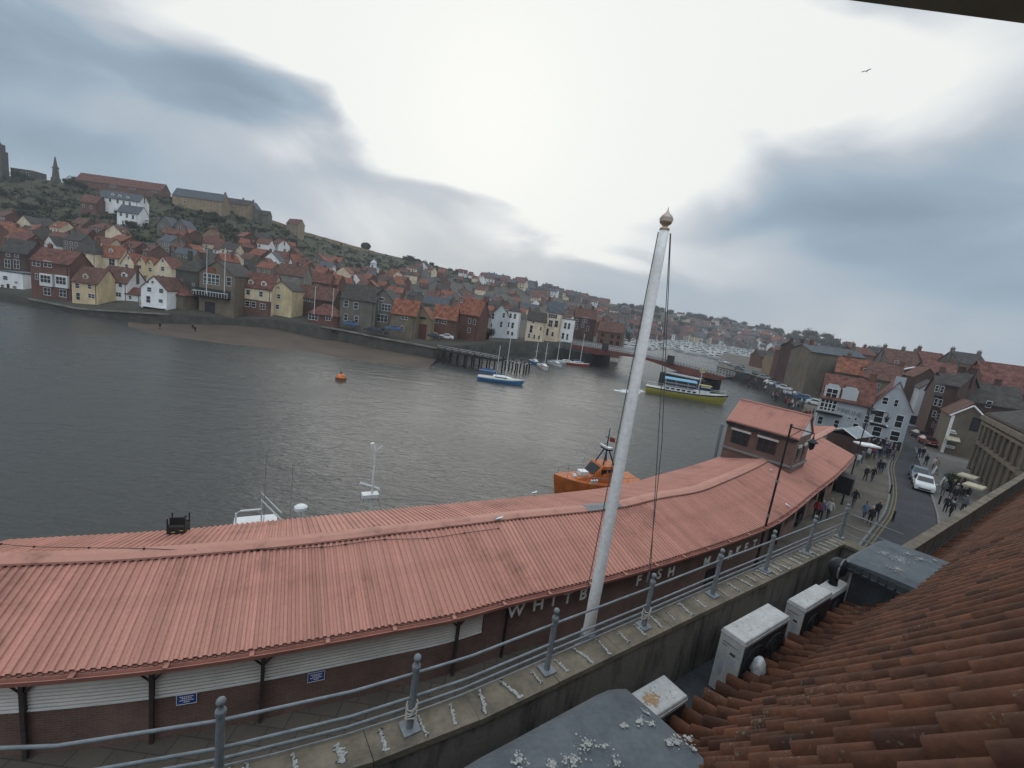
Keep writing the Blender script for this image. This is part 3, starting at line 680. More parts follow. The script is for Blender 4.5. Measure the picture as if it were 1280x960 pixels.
# ---- pantile roof: every course and roll is modelled
TP = math.tan(R(50)); Y0, Z0 = 2.10, 9.30
prof = [(0, -.01), (.02, .03), (.09, .072), (.20, .100), (.30, .108), (.40, .100), (.51, .072), (.58, .03), (.60, -.012), (.80, -.022), (1.0, -.01)]
def tiles(name, x0, x1, y0, z0, ncourse, tw_=.235, gauge=.33, kick=2):
    m = MB(); y, z = y0, z0; nx = int((x1-x0)/tw_)
    path = [(y, z)]
    for c in range(ncourse):
        a = R(57) if c >= kick else R(40) if c == kick-1 else R(22)
        y -= gauge*math.cos(a); z += gauge*math.sin(a); path.append((y, z))
    for c in range(ncourse):
        (ya, za), (yb, zb) = path[c], path[c+1]; L_ = math.hypot(yb-ya, zb-za); ny, nz_ = (zb-za)/L_, (ya-yb)/L_
        ty, tz = (yb-ya)/L_, (zb-za)/L_
        for i in range(nx):
            x = x0+i*tw_+rnd.uniform(-.004, .004); j = rnd.uniform(-.018, .018); up = rnd.uniform(0, .008)
            lo, hi, fr_ = [], [], []
            for f, h in prof:
                hh = h*1.04+.048+up
                lo.append((x+f*tw_, ya+ty*j+ny*hh, za+tz*j+nz_*hh)); hi.append((x+f*tw_, yb+ty*.06+ny*(h*1.0+.004), zb+tz*.06+nz_*(h*1.0+.004)))
                hq = h*.75+.012; fr_.append((x+f*tw_, ya+ty*(j+.004)+ny*hq, za+tz*(j+.004)+nz_*hq))
            m.loft([fr_, lo], close=False); m.loft([lo, hi], close=False)
    return m.build(name, M_TILE, bld, smooth=True)
M_TILE = stained('brown_clay_pantile', (.118, .044, .022), (.058, .026, .016), .75, (1, 1, 1), .9)
def tile_variation(m):
    n = m.node_tree.nodes; l = m.node_tree.links; b = n['Principled BSDF']; src = b.inputs['Base Color'].links[0].from_socket
    g = n.new('ShaderNodeNewGeometry'); r = n.new('ShaderNodeMapRange'); r.inputs['To Min'].default_value = .62; r.inputs['To Max'].default_value = 1.30; l.new(g.outputs['Random Per Island'], r.inputs['Value'])
    v = n.new('ShaderNodeVectorMath'); v.operation = 'SCALE'; l.new(src, v.inputs[0]); l.new(r.outputs['Result'], v.inputs['Scale'])
    t = n.new('ShaderNodeTexCoord'); z = n.new('ShaderNodeTexNoise'); z.inputs['Scale'].default_value = 38; z.inputs['Detail'].default_value = 3; l.new(t.outputs['Object'], z.inputs['Vector'])
    z2 = n.new('ShaderNodeTexNoise'); z2.inputs['Scale'].default_value = 1.6; l.new(t.outputs['Object'], z2.inputs['Vector'])
    a = n.new('ShaderNodeMath'); a.operation = 'MULTIPLY'; l.new(z.outputs['Fac'], a.inputs[0]); l.new(z2.outputs['Fac'], a.inputs[1])
    q = n.new('ShaderNodeMapRange'); q.inputs['From Min'].default_value = .36; q.inputs['From Max'].default_value = .42; q.inputs['To Max'].default_value = .75; l.new(a.outputs[0], q.inputs['Value'])
    x = n.new('ShaderNodeMix'); x.data_type = 'RGBA'; l.new(q.outputs['Result'], x.inputs['Factor']); l.new(v.outputs[0], x.inputs['A']); x.inputs['B'].default_value = (.13, .125, .085, 1); l.new(x.outputs['Result'], b.inputs['Base Color'])
tile_variation(M_TILE)
tiles('pantile_roof', 2.0, 10.45, Y0, Z0, 14)
tiles('pantile_roof', 10.45, 36, 1.80, 9.425, 13, kick=1)
m = MB(); m.poly([(-8, 2.08, 9.26), (10.4, 2.08, 9.26), (10.4, 1.52, 9.58), (-8, 1.52, 9.58)]); m.poly([(-8, 1.52, 9.58), (36, 1.52, 9.58), (36, -.6, 12.84), (-8, -.6, 12.84)]); m.poly([(-8, -.6, 12.84), (36, -.6, 12.84), (36, -6, 8), (-8, -6, 8)]); m.build('roof_deck', M_DARK, bld)
# ---- lead dormers
def dormer(x0, x1, zt=10.25):
    m = MB(); yb = 1.0
    m.box((x0+.05, yb, 9.0), (x1-.05, 2.10, zt-.08)); d = m.build('dormer', M_LEADD, bld)
    # curved lead top with rolled drip edge
    m = MB(); rows = []
    n_ = 12
    for i in range(n_+1):
        f = i/n_; x = x0-.06+(x1-x0+.12)*f; e_ = min(f, 1-f); dz = -.07*(1-min(1, e_/.16))**2
        rows.append([(x, 2.24, zt-.14+dz), (x, 2.245, zt-.05+dz), (x, 2.16, zt+.02+dz), (x, 1.7, zt+.055+dz*.8), (x, 1.2, zt+.075+dz*.8), (x, .7, zt+.09+dz*.8), (x, .7, zt-.1), (x, 2.2, zt-.12)])
    m.loft(rows); m.build('lead_top', M_LEAD, d, smooth=False)
    m = MB(); n_ = int((2.2-1.2)/.11)
    for i in range(n_):
        y = 1.2+i*.11
        for x in (x0-.066, x1+.056): m.lathe([(.0, 0), (.05, 0), (.05, .012), (0, .012)], (x, y+.055, zt-.16), 8); m.box((x-.006, y+.005, zt-.2), (x+.006, y+.105, zt-.06))
    m.build('scalloped_edge', M_LEADD, d)
    m = MB(); m.box((x0+.3, 2.105, 9.15), (x1-.3, 2.12, zt-.15)); m.build('window', M_GLASS, d)
    m = MB()
    for q in (x0+.045, x1-.07): m.box((q, 2.102, 9.0), (q+.025, 2.135, zt-.1))
    m.build('corner_strip', M_STEELP if False else mat('grey_strip', (.42, .42, .41), .6), d)
    return d
d1 = dormer(1.5, 3.30, 10.14); d2 = dormer(8.80, 10.5, 10.2)
# bird droppings: thin crusts on the lead
def crust(name, spots, par, zf, seed):
    r_ = random.Random(seed); m = MB()
    for (x, y, n_, sp, el_) in spots:
        for k in range(int(n_*3.4)):
            a = r_.uniform(0, 6.28); d = abs(r_.gauss(0, sp*1.25)); cx, cy = x+math.cos(a)*d*el_, y+math.sin(a)*d; s = r_.choice((.002, .003, .003, .004, .005, .008, .011))*r_.uniform(.7, 1.3); q = r_.randint(6, 9)
            pts = [(cx+math.cos(6.28*j/q)*s*r_.uniform(.5, 1.3), cy+math.sin(6.28*j/q)*s*r_.uniform(.5, 1.3)) for j in range(q)]
            m.poly([(px_, py_, zf(px_, py_)+.004+.00002*len(m.f)) for px_, py_ in pts])
    o = m.build(name, M_LIME, par); o['kind'] = 'stuff'; return o
def ztop(zt, x0, x1):
    def f(x, y):
        g = (x-(x0-.06))/(x1-x0+.12); e_ = max(0, min(g, 1-g)); dz = -.07*(1-min(1, e_/.16))**2
        t = [(.7, .09), (1.2, .075), (1.7, .055), (2.2, .02), (2.265, -.02)]
        return zt+lerp(t, y)+dz*.8
    return f
def un(px, py, z): p = atz(px, py, z); return (p.x*math.cos(RZ)+p.y*math.sin(RZ), -p.x*math.sin(RZ)+p.y*math.cos(RZ))
sp = []
for px, py, n_, s_, e_ in ((808, 885, 26, .018, .6), (800, 900, 40, .02, 1.6), (780, 906, 26, .012, 1.6), (815, 903, 20, .01, 2.), (846, 925, 46, .03, 1.5), (862, 918, 26, .018, 1.4), (835, 928, 20, .012, 1), (868, 932, 16, .012, 1), (735, 930, 26, .03, 1.4), (715, 950, 40, .035, 1.5), (690, 955, 22, .03, 1), (650, 950, 30, .03, 1), (770, 955, 14, .03, 1), (755, 935, 14, .02, 1)): sp.append((*un(px, py, 10.20), n_, s_, e_))
crust('bird_droppings', sp, d1, ztop(10.14, 1.5, 3.30), 3)
sp = []
for px, py, n_, s_, e_ in ((1105, 690, 50, .06, 1.5), (1125, 700, 110, .10, 1.6), (1135, 692, 40, .05, 1.6), (1122, 712, 60, .06, 1.5), (1150, 700, 30, .05, 1.5), (1168, 702, 12, .03, 1)): sp.append((*un(px, py, 10.26), n_, s_*.7, e_))
crust('bird_droppings', sp, d2, ztop(10.2, 8.80, 10.5), 4)
# ---- railing
M_GALV = stained('weathered_galvanised_steel', (.20, .215, .225), (.14, .15, .155), .5, (3, 3, 1), .8)
rail = thing('parapet_railing', 'grey ball-topped post and three-rail railing along the parapet coping', 'railing', (0, 0, 0), RZ)
PX = [-1.25, .15, 1.49, 2.95, 4.47, 5.95, 7.45, 8.95, 10.40]
for i, x in enumerate(PX):
    m = MB(); y = 2.83+yo(x)
    m.lathe([(.0, 0), (.031, 0), (.028, .57), (.036, .58), (.036, .61), (.022, .63), (.018, .65)], (x, y, ZP), 10)
    m.box((x-.075, y-.075, ZP+.004), (x+.075, y+.075, ZP+.018)); o = m.build('post', M_GALV, rail)
    m = MB(); m.ball((x, y, ZP+.68), .032, 0, 12, 8); m.build('ball_finial', M_GALV, o, smooth=True)
for h, y in ((.53, 2.83), (.30, 2.83), (.13, 2.90)):
    m = MB(); m.tube([(x_, y+yo(x_), ZP+h+(.006 if k % 2 else -.004)) for k, x_ in enumerate([-5, -3.9, -3.2, -2.5, -1.9]+PX[:1]+[-.7, -.3]+PX[1:2]+[.6, 1.0]+PX[2:3]+[2.0]+PX[3:])], .0125, 8); m.build('rail', M_GALV, rail, smooth=True)
    m = MB(); m.tube([(10.40, y-.02, ZP+h), (10.40, 1.95, ZP+h)], .0125, 8); m.build('return_rail', M_GALV, rail, smooth=True)
m = MB(); m.tube([(x_, 2.935+yo(x_), ZP+.02) for x_ in XS[2:]], .008, 5); m.build('wire', M_GALV, rail)
# rope bound round two posts
M_ROPE = mat('pale_rope', (.45, .42, .36), .9, .2, 20)
for x, lab in ((1.49, 'pale rope knotted low round the railing post left of the flagpole'), (4.47, 'pale rope knotted low round the railing post where the halyard ends')):
    m = MB(); pts = [Vector((x+math.cos(a*.7)*.046, 2.83+yo(x)+math.sin(a*.7)*.046, ZP+.10+a*.004+.02*math.sin(a*1.3))) for a in range(40)]
    m.tube(pts, .007, 5); o = m.build('rope_binding', M_ROPE, loc=(0, 0, 0), rz=RZ); tag(o, lab, 'rope')
# ---- knobbly bird deterrent strips across the coping
protos = []
for v in range(4):
    r_ = random.Random(20+v); m = MB()
    m.box((-.012, -.125, 0), (.012, .125, .004))
    for k in range(24):
        y = -.12+.24*k/23; x = r_.gauss(0, .010)+.01*math.sin(k*.8+v); s = r_.uniform(.006, .015); m.ball((x, y, .006), s, 0 if r_.random() < .8 else 1, 6, 4, .35)
    protos.append(m.mesh('bird_strip', [M_LIME, M_LEADD]))
x = -2.2; k = 0
while x < 10.2:
    if all(abs(x-q) > .08 for q in PX):
        o = link('bird_strip', protos[k % 4], None, W(x, 2.805+yo(x), ZP+.004), RZ+R(rnd.uniform(-16, 16))); tag(o, 'knobbly whitish bird-deterrent strip laid across the parapet coping', 'bird strip', 'bird strips on the parapet coping'); o.scale = (rnd.uniform(.7, 1.5), rnd.uniform(.65, 1.1), 1)
    x += rnd.uniform(.27, .34) if x < 6.5 else rnd.uniform(.16, .22); k += 1
# ---- flagpole
fx, fy = 3.78, 3.075
base = W(fx, fy, 0); top = aty(839, 268, base.y)
fp = thing('flagpole', 'tall tapered white flagpole with gilt finial fixed outside the parapet', 'flagpole', base)
M_POLE = stained('old_white_paint', (.80, .78, .75), (.70, .68, .65), .5, (2, 2, .3), .9)
zt = top.z-.16
m = MB(); m.tube([(0, 0, 9.0), (0, 0, 10.6), (0, 0, zt-.3), (0, 0, zt)], [.066, .066, .050, .046], 16); m.build('pole', M_POLE, fp, smooth=True)
m = MB(); m.lathe([(.05, zt), (.062, zt+.005), (.058, zt+.03), (.03, zt+.04), (.035, zt+.055), (.07, zt+.085), (.082, zt+.12), (.078, zt+.125), (.083, zt+.13), (.065, zt+.17), (.03, zt+.20), (.01, zt+.23), (.004, zt+.27), (.0, zt+.275)], (0, 0, 0), 14); m.v = [(x*.82, y*.82, zt+(z-zt)*.82) for x, y, z in m.v]; m.build('finial', mat('worn_gilt', (.42, .29, .19), .4, .25, 12, metal=.5, col2=(.40, .36, .33)), fp, smooth=True)
m = MB(); m.lathe([(.068, 9.72), (.086, 9.725), (.086, 9.87), (.068, 9.88)], (0, 0, 0), 14); m.box((-.14, -.05, 9.70), (.14, .05, 9.718), rz=RZ); m.build('collar', M_GALV, fp)
m = MB(); e = W(4.47, 2.86, ZP+.52)-base; hz = Vector((.058, -.02, zt-.02))
m.tube([hz, hz.lerp(e, .5)+Vector((.0, 0, -.0)), e], .0045, 4); m.tube([hz+Vector((.012, .02, 0)), hz.lerp(e, .55)+Vector((.05, .02, 0)), e+Vector((0, 0, -.3))], .0045, 4)
m.build('halyard', mat('grey_rope', (.10, .10, .10), .9), fp)
m = MB(); m.tube([Vector((-.055, .0, zt-.02)), Vector((-.10, .0, 10.4))], .0055, 4); m.build('halyard', MATS['grey_rope'], fp)
# ---- air conditioning units
M_AC = stained('off_white_casing', (.45, .44, .42), (.36, .35, .33), .5, (2, 2, 1), .8); M_GR = mat('black_fan_grille', (.025, .025, .027), .5, .2, 8); M_AC2 = mat('grey_label', (.33, .36, .40), .6); M_PRINT = mat('dark_print', (.07, .07, .08), .6); M_RUST = mat('rust_stain', (.30, .16, .07), .9, .3, 30, col2=(.42, .30, .18))
def ac(x0, x1, y0, y1, z0, z1, lab, rust=False, labels=True):
    o = thing('air_conditioner', lab, 'air conditioner', W((x0+x1)/2, (y0+y1)/2, z0), RZ, 'air conditioners along the roof gutter')
    w_, d_, h_ = (x1-x0)/2, (y1-y0)/2, z1-z0
    m = MB(); b_ = .018
    rings = [[(-w_+b_*q, -d_+b_*q, z), (w_-b_*q, -d_+b_*q, z), (w_-b_*q, d_-b_*q, z), (-w_+b_*q, d_-b_*q, z)] for z, q in ((.05, 0), (h_-.035, 0), (h_-.015, .15), (h_-.004, .5), (h_, 1.2))]
    m.loft(rings); m.box((-w_-.006, -d_-.006, h_-.062), (w_+.006, d_+.006, h_-.045)); m.build('casing', M_AC, o)
    for x in (-w_*.7, w_*.7):
        m = MB(); m.box((x-.03, -d_-.03, 0), (x+.03, d_+.03, .045)); m.build('foot', M_GALV, o)
    for cx in ((-w_*.45, w_*.45) if w_ > .55 else (-w_*.15,)):
        m = MB(); rr_ = min(h_*.40, w_*.52)
        for q in range(1, 7):
            r1 = rr_*q/6; m.tube([(cx+math.cos(6.2832*a/20)*r1, -d_-.022, h_*.5+math.sin(6.2832*a/20)*r1) for a in range(21)], .005, 4)
        for a in range(8): m.tube([(cx, -d_-.022, h_*.5), (cx+math.cos(a*.785)*rr_, -d_-.022, h_*.5+math.sin(a*.785)*rr_)], .005, 4)
        m.lathe([(0, 0), (rr_, 0), (rr_, .01), (0, .01)], (0, 0, 0), 20)
        k_ = len(m.v)-80; m.v[k_:] = [(cx+x_, -d_-.004-z_, h_*.5+y_) for x_, y_, z_ in m.v[k_:]]
        m.build('fan_grille', M_GR, o)
    m = MB(); m.box((-w_*.96, -d_-.004, .12), (w_*.96, -d_-.001, h_-.09)); m.build('front_grille', M_GR, o)
    if labels:
        m = MB(); m.box((-w_-.003, -d_*.55, h_-.30), (-w_-.001, -d_*.05, h_-.40)); m.box((-w_-.003, d_*.25, h_*.32), (-w_-.001, d_*.6, h_*.58)); m.build('label_sticker', M_AC2, o)
        m = MB(); m.box((-w_-.0035, -d_*.5, h_-.24), (-w_-.001, -d_*.05, h_-.275)); m.box((-w_-.003, -d_*.6, h_-.15), (-w_-.001, d_*.7, h_-.157)); m.box((-w_-.003, d_*.35, h_-.19), (-w_-.001, d_*.7, h_-.197)); m.build('lettering', M_PRINT, o)
        m = MB(); m.box((-w_-.045, -d_*.8, .10), (-w_-.001, d_*.1, .20)); m.tube([(-w_-.03, -d_*.3, .1), (-w_-.05, -d_*.3, .04), (-w_-.02, -d_*.3, 0)], .02, 7); m.build('valve_cover', M_AC, o)
    m = MB(); r_ = random.Random(int(x0*100))
    for q in range(9):
        a, c = r_.uniform(-w_*.7, w_*.7), r_.uniform(-d_*.7, d_*.7); l_ = r_.uniform(.005, .03); t = r_.uniform(0, 3); m.poly([(a+l_*math.cos(t), c+l_*math.sin(t), h_+.002), (a-.004*math.sin(t), c+.004*math.cos(t), h_+.002), (a-l_*math.cos(t), c-l_*math.sin(t), h_+.002), (a+.004*math.sin(t), c-.004*math.cos(t), h_+.002)])
    m.build('dirt_marks', M_PRINT, o)
    if rust:
        m = MB()
        for q in range(150):
            a_, d2_ = r_.uniform(0, 6.28), abs(r_.gauss(0, .075)); s = r_.uniform(.004, .02); cx, cy = math.cos(a_)*d2_*1.1, math.sin(a_)*d2_*.8
            if abs(cx) < w_-.03 and abs(cy) < d_-.03: m.poly([(cx+math.cos(j)*s*r_.uniform(.6, 1.2), cy+math.sin(j)*s*r_.uniform(.6, 1.2), h_+.0025+.00002*q) for j in (0, 1.05, 2.1, 3.14, 4.2, 5.2)])
        o2 = m.build('rust_stain', M_RUST, o); o2['kind'] = 'stuff'
    return o
ac(3.55, 4.42, 2.10, 2.42, 9.0, 9.6, 'white air conditioner with rust-stained top beside the near lead dormer', rust=True)
ac(5.45, 6.60, 2.075, 2.375, 9.0, 9.9, 'largest white air conditioner standing between concrete parapet and tiled eave')
ac(7.06, 7.98, 2.06, 2.30, 9.0, 9.88, 'smaller white air conditioner with scratched top just beyond the largest one')
ac(8.20, 8.95, 2.12, 2.36, 9.0, 9.72, 'farthest white air conditioner with a dark cowl on top', labels=False)
o = thing('duct_cowl', 'black round duct cowl on top of the farthest air conditioner', 'cowl', W(8.62, 2.26, 9.72), RZ)
m = MB(); m.tube([(0, 0, 0), (0, 0, .12), (.03, 0, .2), (.02, 0, .26)], [.07, .06, .09, .10], 12); m.build('duct', M_BLACK, o, smooth=True)
m = MB(); m.ball((.01, 0, .30), .135, 0, 14, 8, 1.25); m.build('hood', M_BLACK, o, smooth=True)
m = MB(); m.tube([(.01+math.cos(a*.314)*.14, -.06, .30+math.sin(a*.314)*.17) for a in range(21)], .014, 6); m.build('rim', M_GALV, o, smooth=True)
o = W(5.72, 1.98, 9.42)
m = MB(); r_ = random.Random(5); rings = []
for i in range(9):
    f = i/8; rr_ = .10*math.sin(math.pi*(.08+.86*f))**.6; rings.append([(math.cos(6.283*j/12)*rr_*r_.uniform(.75, 1.2), math.sin(6.283*j/12)*rr_*.8*r_.uniform(.75, 1.2), f*.30-.05) for j in range(12)])
m.loft(rings); tag(m.build('plastic_wrapping', mat('crumpled_pale_plastic', (.50, .50, .49), .35, .25, 14), loc=o, rz=RZ, smooth=True), 'crumpled pale plastic bundle against the largest air conditioner', 'plastic bundle')
m = MB()
for h in (.12, .30):
    m.tube([(4.5, 2.13, 8.95+h), (5.38, 2.13, 8.95+h)], .012, 6)
for x in (4.52, 4.8, 5.1, 5.36): m.tube([(x, 2.13, 8.94), (x, 2.13, 9.27)], .012, 6)
tag(m.build('cable_bracket', M_GALV, rz=RZ), 'grey wire cable rack between the rusty air conditioner and largest one', 'cable rack')
# ---- dark shelter board over the viewpoint, top right
a, b = [Vector(ray(x, y))*.9+Vector((0, 0, CZ)) for x, y in ((1030, -4), (1330, 36))]
m = MB(); up = Vector((0, 0, .05)); bk2 = Vector((0, -1.0, .12)); e1 = (b-a)
m.hexa([a-e1*.3+Vector((0,0,.0)), b+e1*2, b+e1*2+bk2, a-e1*.3+bk2, a-e1*.3+up, b+e1*2+up, b+e1*2+bk2+up, a-e1*.3+bk2+up])
o = thing('camera_shelter', 'dark weathered shelter board jutting in at the top right corner', 'shelter', (0, 0, 0)); m.build('board', mat('dark_weathered_board', (.30, .29, .22), .9), o)
m = MB(); p = b+e1*1.6+bk2*.8; m.tube([p, Vector((p.x, p.y, 11.0))], .03, 6); m.build('bracket_post', M_GALV, o)
# ---- lamp posts on the quay
def lamp(px, py, topx, topy, armdir, arm, lab):
    b_ = atz(px, py, 0); h_ = aty(topx, topy, b_.y).z
    o = thing('street_lamp', lab, 'lamp post', b_, armdir, 'black street lamps along the quay')
    m = MB(); m.tube([(0, 0, 0), (0, 0, .9), (0, 0, .95), (0, 0, h_)], [.11, .10, .065, .05], 8); m.ball((0, 0, h_+.05), .08, 0, 8, 5); m.build('post', M_BLACK, o)
    m = MB(); m.tube([(0, 0, h_-.05), (arm, 0, h_-.12), (arm, 0, h_-.3)], .035, 6); m.tube([(0, 0, h_-.7), (arm*.45, 0, h_-.1)], .02, 5); m.build('arm', M_BLACK, o)
    m = MB(); m.lathe([(.03, 0), (.06, -.15), (.28, -.30), (.30, -.36), (.12, -.38), (.17, -.42), (.13, -.70), (.05, -.78), (0, -.80)], (arm, 0, h_-.28), 8); m.build('lantern', M_BLACK, o)
    for z in (h_*.38, h_*.62):
        m = MB(); m.lathe([(.056, 0), (.085, .01), (.085, .16), (.056, .17)], (0, 0, z), 8); m.build('band', M_GALV, o)
lamp(943, 712, 993, 533, R(-35), 1.15, 'tall black street lamp rising in front of the brick market tower')
lamp(1061, 604, 1083, 510, R(-35), 1.5, 'black street lamp by the market corner before the grey gabled pub')
# ================================================================ houses
def flatmat(n_, c, v=.14, s=.6, r_=.9): return mat(n_, c, r_, v*1.5, s, stretch=(1, 1, .45), detail=9)
WALLS = {'dkbrick': flatmat('dark_brick', (.085, .05, .042)), 'redbrick': flatmat('red_brick', (.145, .072, .056)), 'brick': flatmat('brown_brick', (.14, .075, .055)), 'yellow': flatmat('yellow_render', (.60, .46, .27)), 'yellow2': flatmat('ochre_render', (.54, .43, .26)),
         'cream': flatmat('cream_render', (.68, .55, .39)), 'white': flatmat('white_render', (.76, .75, .72), .08), 'greyrender': flatmat('grey_green_render', (.20, .19, .155)), 'pale': flatmat('pale_grey_render', (.48, .49, .50), .08),
         'stone': flatmat('brown_sandstone', (.17, .135, .095)), 'tanstone': flatmat('tan_sandstone', (.27, .20, .125)), 'greystone': flatmat('grey_sandstone', (.145, .13, .105)), 'dkstone': flatmat('dark_sandstone', (.085, .078, .066))}
ROOFS = {'orange': flatmat('orange_pantile', (.22, .082, .048), .3, 1.2), 'red': flatmat('red_tile', (.145, .062, .047), .3, 1.2), 'brown': flatmat('brown_tile', (.12, .062, .046), .25, 1.2), 'dark': flatmat('dark_tile', (.06, .052, .045), .25, 1.2), 'slate': flatmat('grey_slate', (.085, .092, .10), .2, 1.2)}
WN = {'dkbrick': 'dark brick', 'redbrick': 'red brick', 'brick': 'brick', 'yellow': 'yellow', 'yellow2': 'ochre', 'cream': 'cream', 'white': 'white', 'greyrender': 'grey rendered', 'pale': 'pale grey', 'stone': 'brown stone', 'tanstone': 'tan stone', 'greystone': 'grey stone', 'dkstone': 'dark stone'}
M_FRAME = mat('white_window_frame', (.62, .62, .60), .5, .05); M_DOOR = mat('dark_door', (.03, .03, .035), .6); M_RDOOR = mat('red_brown_door', (.13, .05, .035), .7); M_POT = mat('chimney_pot', (.22, .10, .06), .8)
WCACHE = {}
def window_mesh(w_, h_, style='w'):
    w_, h_ = round(w_*5)/5 or .2, round(h_*5)/5 or .2
    if (w_, h_, style) not in WCACHE:
        m = MB(); t = min(.11, w_*.16)
        m.poly([(-w_/2, -.02, -h_/2), (w_/2, -.02, -h_/2), (w_/2, -.02, h_/2), (-w_/2, -.02, h_/2)], 1)
        fr_ = 2 if style in 'dr' else 0
        for a, b in (((-w_/2-t*.6, -h_/2-t), (w_/2+t*.6, -h_/2)), ((-w_/2-t*.6, h_/2), (w_/2+t*.6, h_/2+t)), ((-w_/2-t*.6, -h_/2), (-w_/2, h_/2)), ((w_/2, -h_/2), (w_/2+t*.6, h_/2))):
            m.box((a[0], -.07, a[1]), (b[0], .01, b[1]), fr_)
        if style == 'w':
            n_ = max(1, round(w_/.9))
            for k in range(1, n_): x = -w_/2+w_*k/n_; m.box((x-t*.35, -.05, -h_/2), (x+t*.35, -.021, h_/2))
            m.box((-w_/2, -.06, -t*.3), (w_/2, -.022, t*.3))
        if style == 'b':
            for k in range(1, 4): x = -w_/2+w_*k/4; m.box((x-.07, -.06, -h_/2), (x+.07, -.021, h_/2))
            m.box((-w_/2, -.06, h_*.1), (w_/2, -.022, h_*.1+.12)); m.box((-w_/2, -.06, -h_*.3), (w_/2, -.022, -h_*.3+.1))
        WCACHE[(w_, h_, style)] = m.mesh('window' if style in 'wbp' else 'door', [M_FRAME, {'d': M_DOOR, 'r': M_RDOOR}.get(style, M_GLASS), M_DARK])
    return WCACHE[(w_, h_, style)]
HOUSES = []
M_ASH = None
def house(label, loc, rz, w_, d_, h_, typ, rise, wall, roof, wins=(), chim=(), dorm=(), group=None, below=4, cat='house', name='house', ov=.22, sidewin=False, band=None):
    o = thing(name, label, cat, loc, rz, group)
    wm = WALLS[wall]; rm = ROOFS[roof]; m = MB(); X = w_/2
    m.box((-X, 0, -below), (X, d_, h_))
    th = .16
    if typ == 'g':
        for x in (-X, X): m.poly([(x, 0, h_), (x, d_, h_), (x, d_/2, h_+rise)])
    if typ == 'f':
        for y in (0, d_): m.poly([(-X, y, h_), (X, y, h_), (0, y, h_+rise)])
    m.build('wall', wm, o)
    m = MB()
    if typ == 'g':
        k = rise/(d_/2)
        for s in (0, 1):
            y0 = -ov if s == 0 else d_+ov
            P = [(-X-ov, y0, h_-ov*k+.02), (X+ov, y0, h_-ov*k+.02), (X+ov, d_/2, h_+rise+.02), (-X-ov, d_/2, h_+rise+.02)]
            if s: P = [P[1], P[0], P[3], P[2]]
            m.hexa(P+[(a, b, c+th) for a, b, c in P])
    elif typ == 'f':
        k = rise/X
        for s in (-1, 1):
            P = [(s*(X+ov), -ov, h_-ov*k+.02), (s*(X+ov), d_+ov, h_-ov*k+.02), (0, d_+ov, h_+rise+.02), (0, -ov, h_+rise+.02)]
            if s < 0: P = [P[1], P[0], P[3], P[2]]
            m.hexa(P+[(a, b, c+th) for a, b, c in P])
    elif typ == 'h':
        r_ = max(0, X-d_/2)
        A = [(-X-ov, -ov, h_), (X+ov, -ov, h_), (X+ov, d_+ov, h_), (-X-ov, d_+ov, h_)]; T = [(-r_, d_/2, h_+rise), (r_, d_/2, h_+rise)] if r_ > .05 else [(0, d_/2, h_+rise)]*2
        m.poly([A[0], A[1], T[1], T[0]]); m.poly([A[1], A[2], T[1]]); m.poly([A[2], A[3], T[0], T[1]]); m.poly([A[3], A[0], T[0]]); m.poly(A[::-1])
        m.box((-X-ov, -ov, h_-.15), (X+ov, d_+ov, h_-.002))
    else:
        m.box((-X-.1, -.1, h_+.002), (X+.1, d_+.1, h_+.30))
    ro = m.build('roof', rm, o)
    if typ in 'gh' and group is None:
        m = MB(); z_ = h_-(.14 if typ == 'h' else ov*rise/(d_/2)); m.box((-X-ov, -ov-.13, z_-.06), (X+ov, -ov-.012, z_+.06)); m.box((X*.86, -.12, -below), (X*.86+.1, -.02, z_-.1)); m.build('gutter', M_STEELP, o)
    if typ in 'gf': ro['smooth'] = 0
    for fx_ in chim:
        cx = fx_*X; cy = d_/2; cw = .45; zt_ = h_+rise+rnd.uniform(.9, 1.4)
        if typ == 'f': cx = fx_*X*.5; cy = d_*rnd.uniform(.3, .8)
        m = MB(); m.box((cx-cw, cy-.35, h_), (cx+cw, cy+.35, zt_)); m.box((cx-cw-.07, cy-.42, zt_+.002), (cx+cw+.07, cy+.42, zt_+.14))
        co = m.build('chimney', wm if wall in ('dkbrick', 'brick', 'redbrick', 'greystone', 'dkstone', 'stone') else WALLS['brick'], ro)
        for q in (-.22, .22):
            m = MB(); m.lathe([(.12, 0), (.09, .45), (.11, .46), (.0, .47)], (cx+q, cy, zt_+.14), 6); m.build('chimney_pot', M_POT, o)
    for wi in wins:
        x, z, ww, wh = wi[:4]; st = wi[4] if len(wi) > 4 else 'w'
        if st == 'o':   # oriel
            m = MB(); m.box((x-ww/2, -.55, z-wh/2), (x+ww/2, 0, z+wh/2)); bo = m.build('oriel', M_FRAME, o)
            link('window', window_mesh(ww*.8, wh*.6), bo, (x, -.56, z+wh*.08)); continue
        link('window' if st in 'wbp' else 'door', window_mesh(ww, wh, st), o, (x, 0, z))
    for dx, dz, dw in dorm:
        f = max(.05, min(.8, (dz-h_)/max(.1, rise))); y = d_/2*f
        m = MB(); m.box((dx-dw/2, y-.5, dz-.7), (dx+dw/2, y+1.6, dz+.5)); m.poly([(dx-dw/2, y-.5, dz+.5), (dx+dw/2, y-.5, dz+.5), (dx, y-.5, dz+.95)])
        do = m.build('dormer', wm, ro); m = MB()
        for s in (-1, 1):
            P = [(dx+s*(dw/2+.12), y-.62, dz+.42), (dx+s*(dw/2+.12), y+1.8, dz+.42), (dx, y+1.8, dz+.98), (dx, y-.62, dz+.98)]
            if s < 0: P = [P[1], P[0], P[3], P[2]]
            m.hexa(P+[(a, b, c+.1) for a, b, c in P])
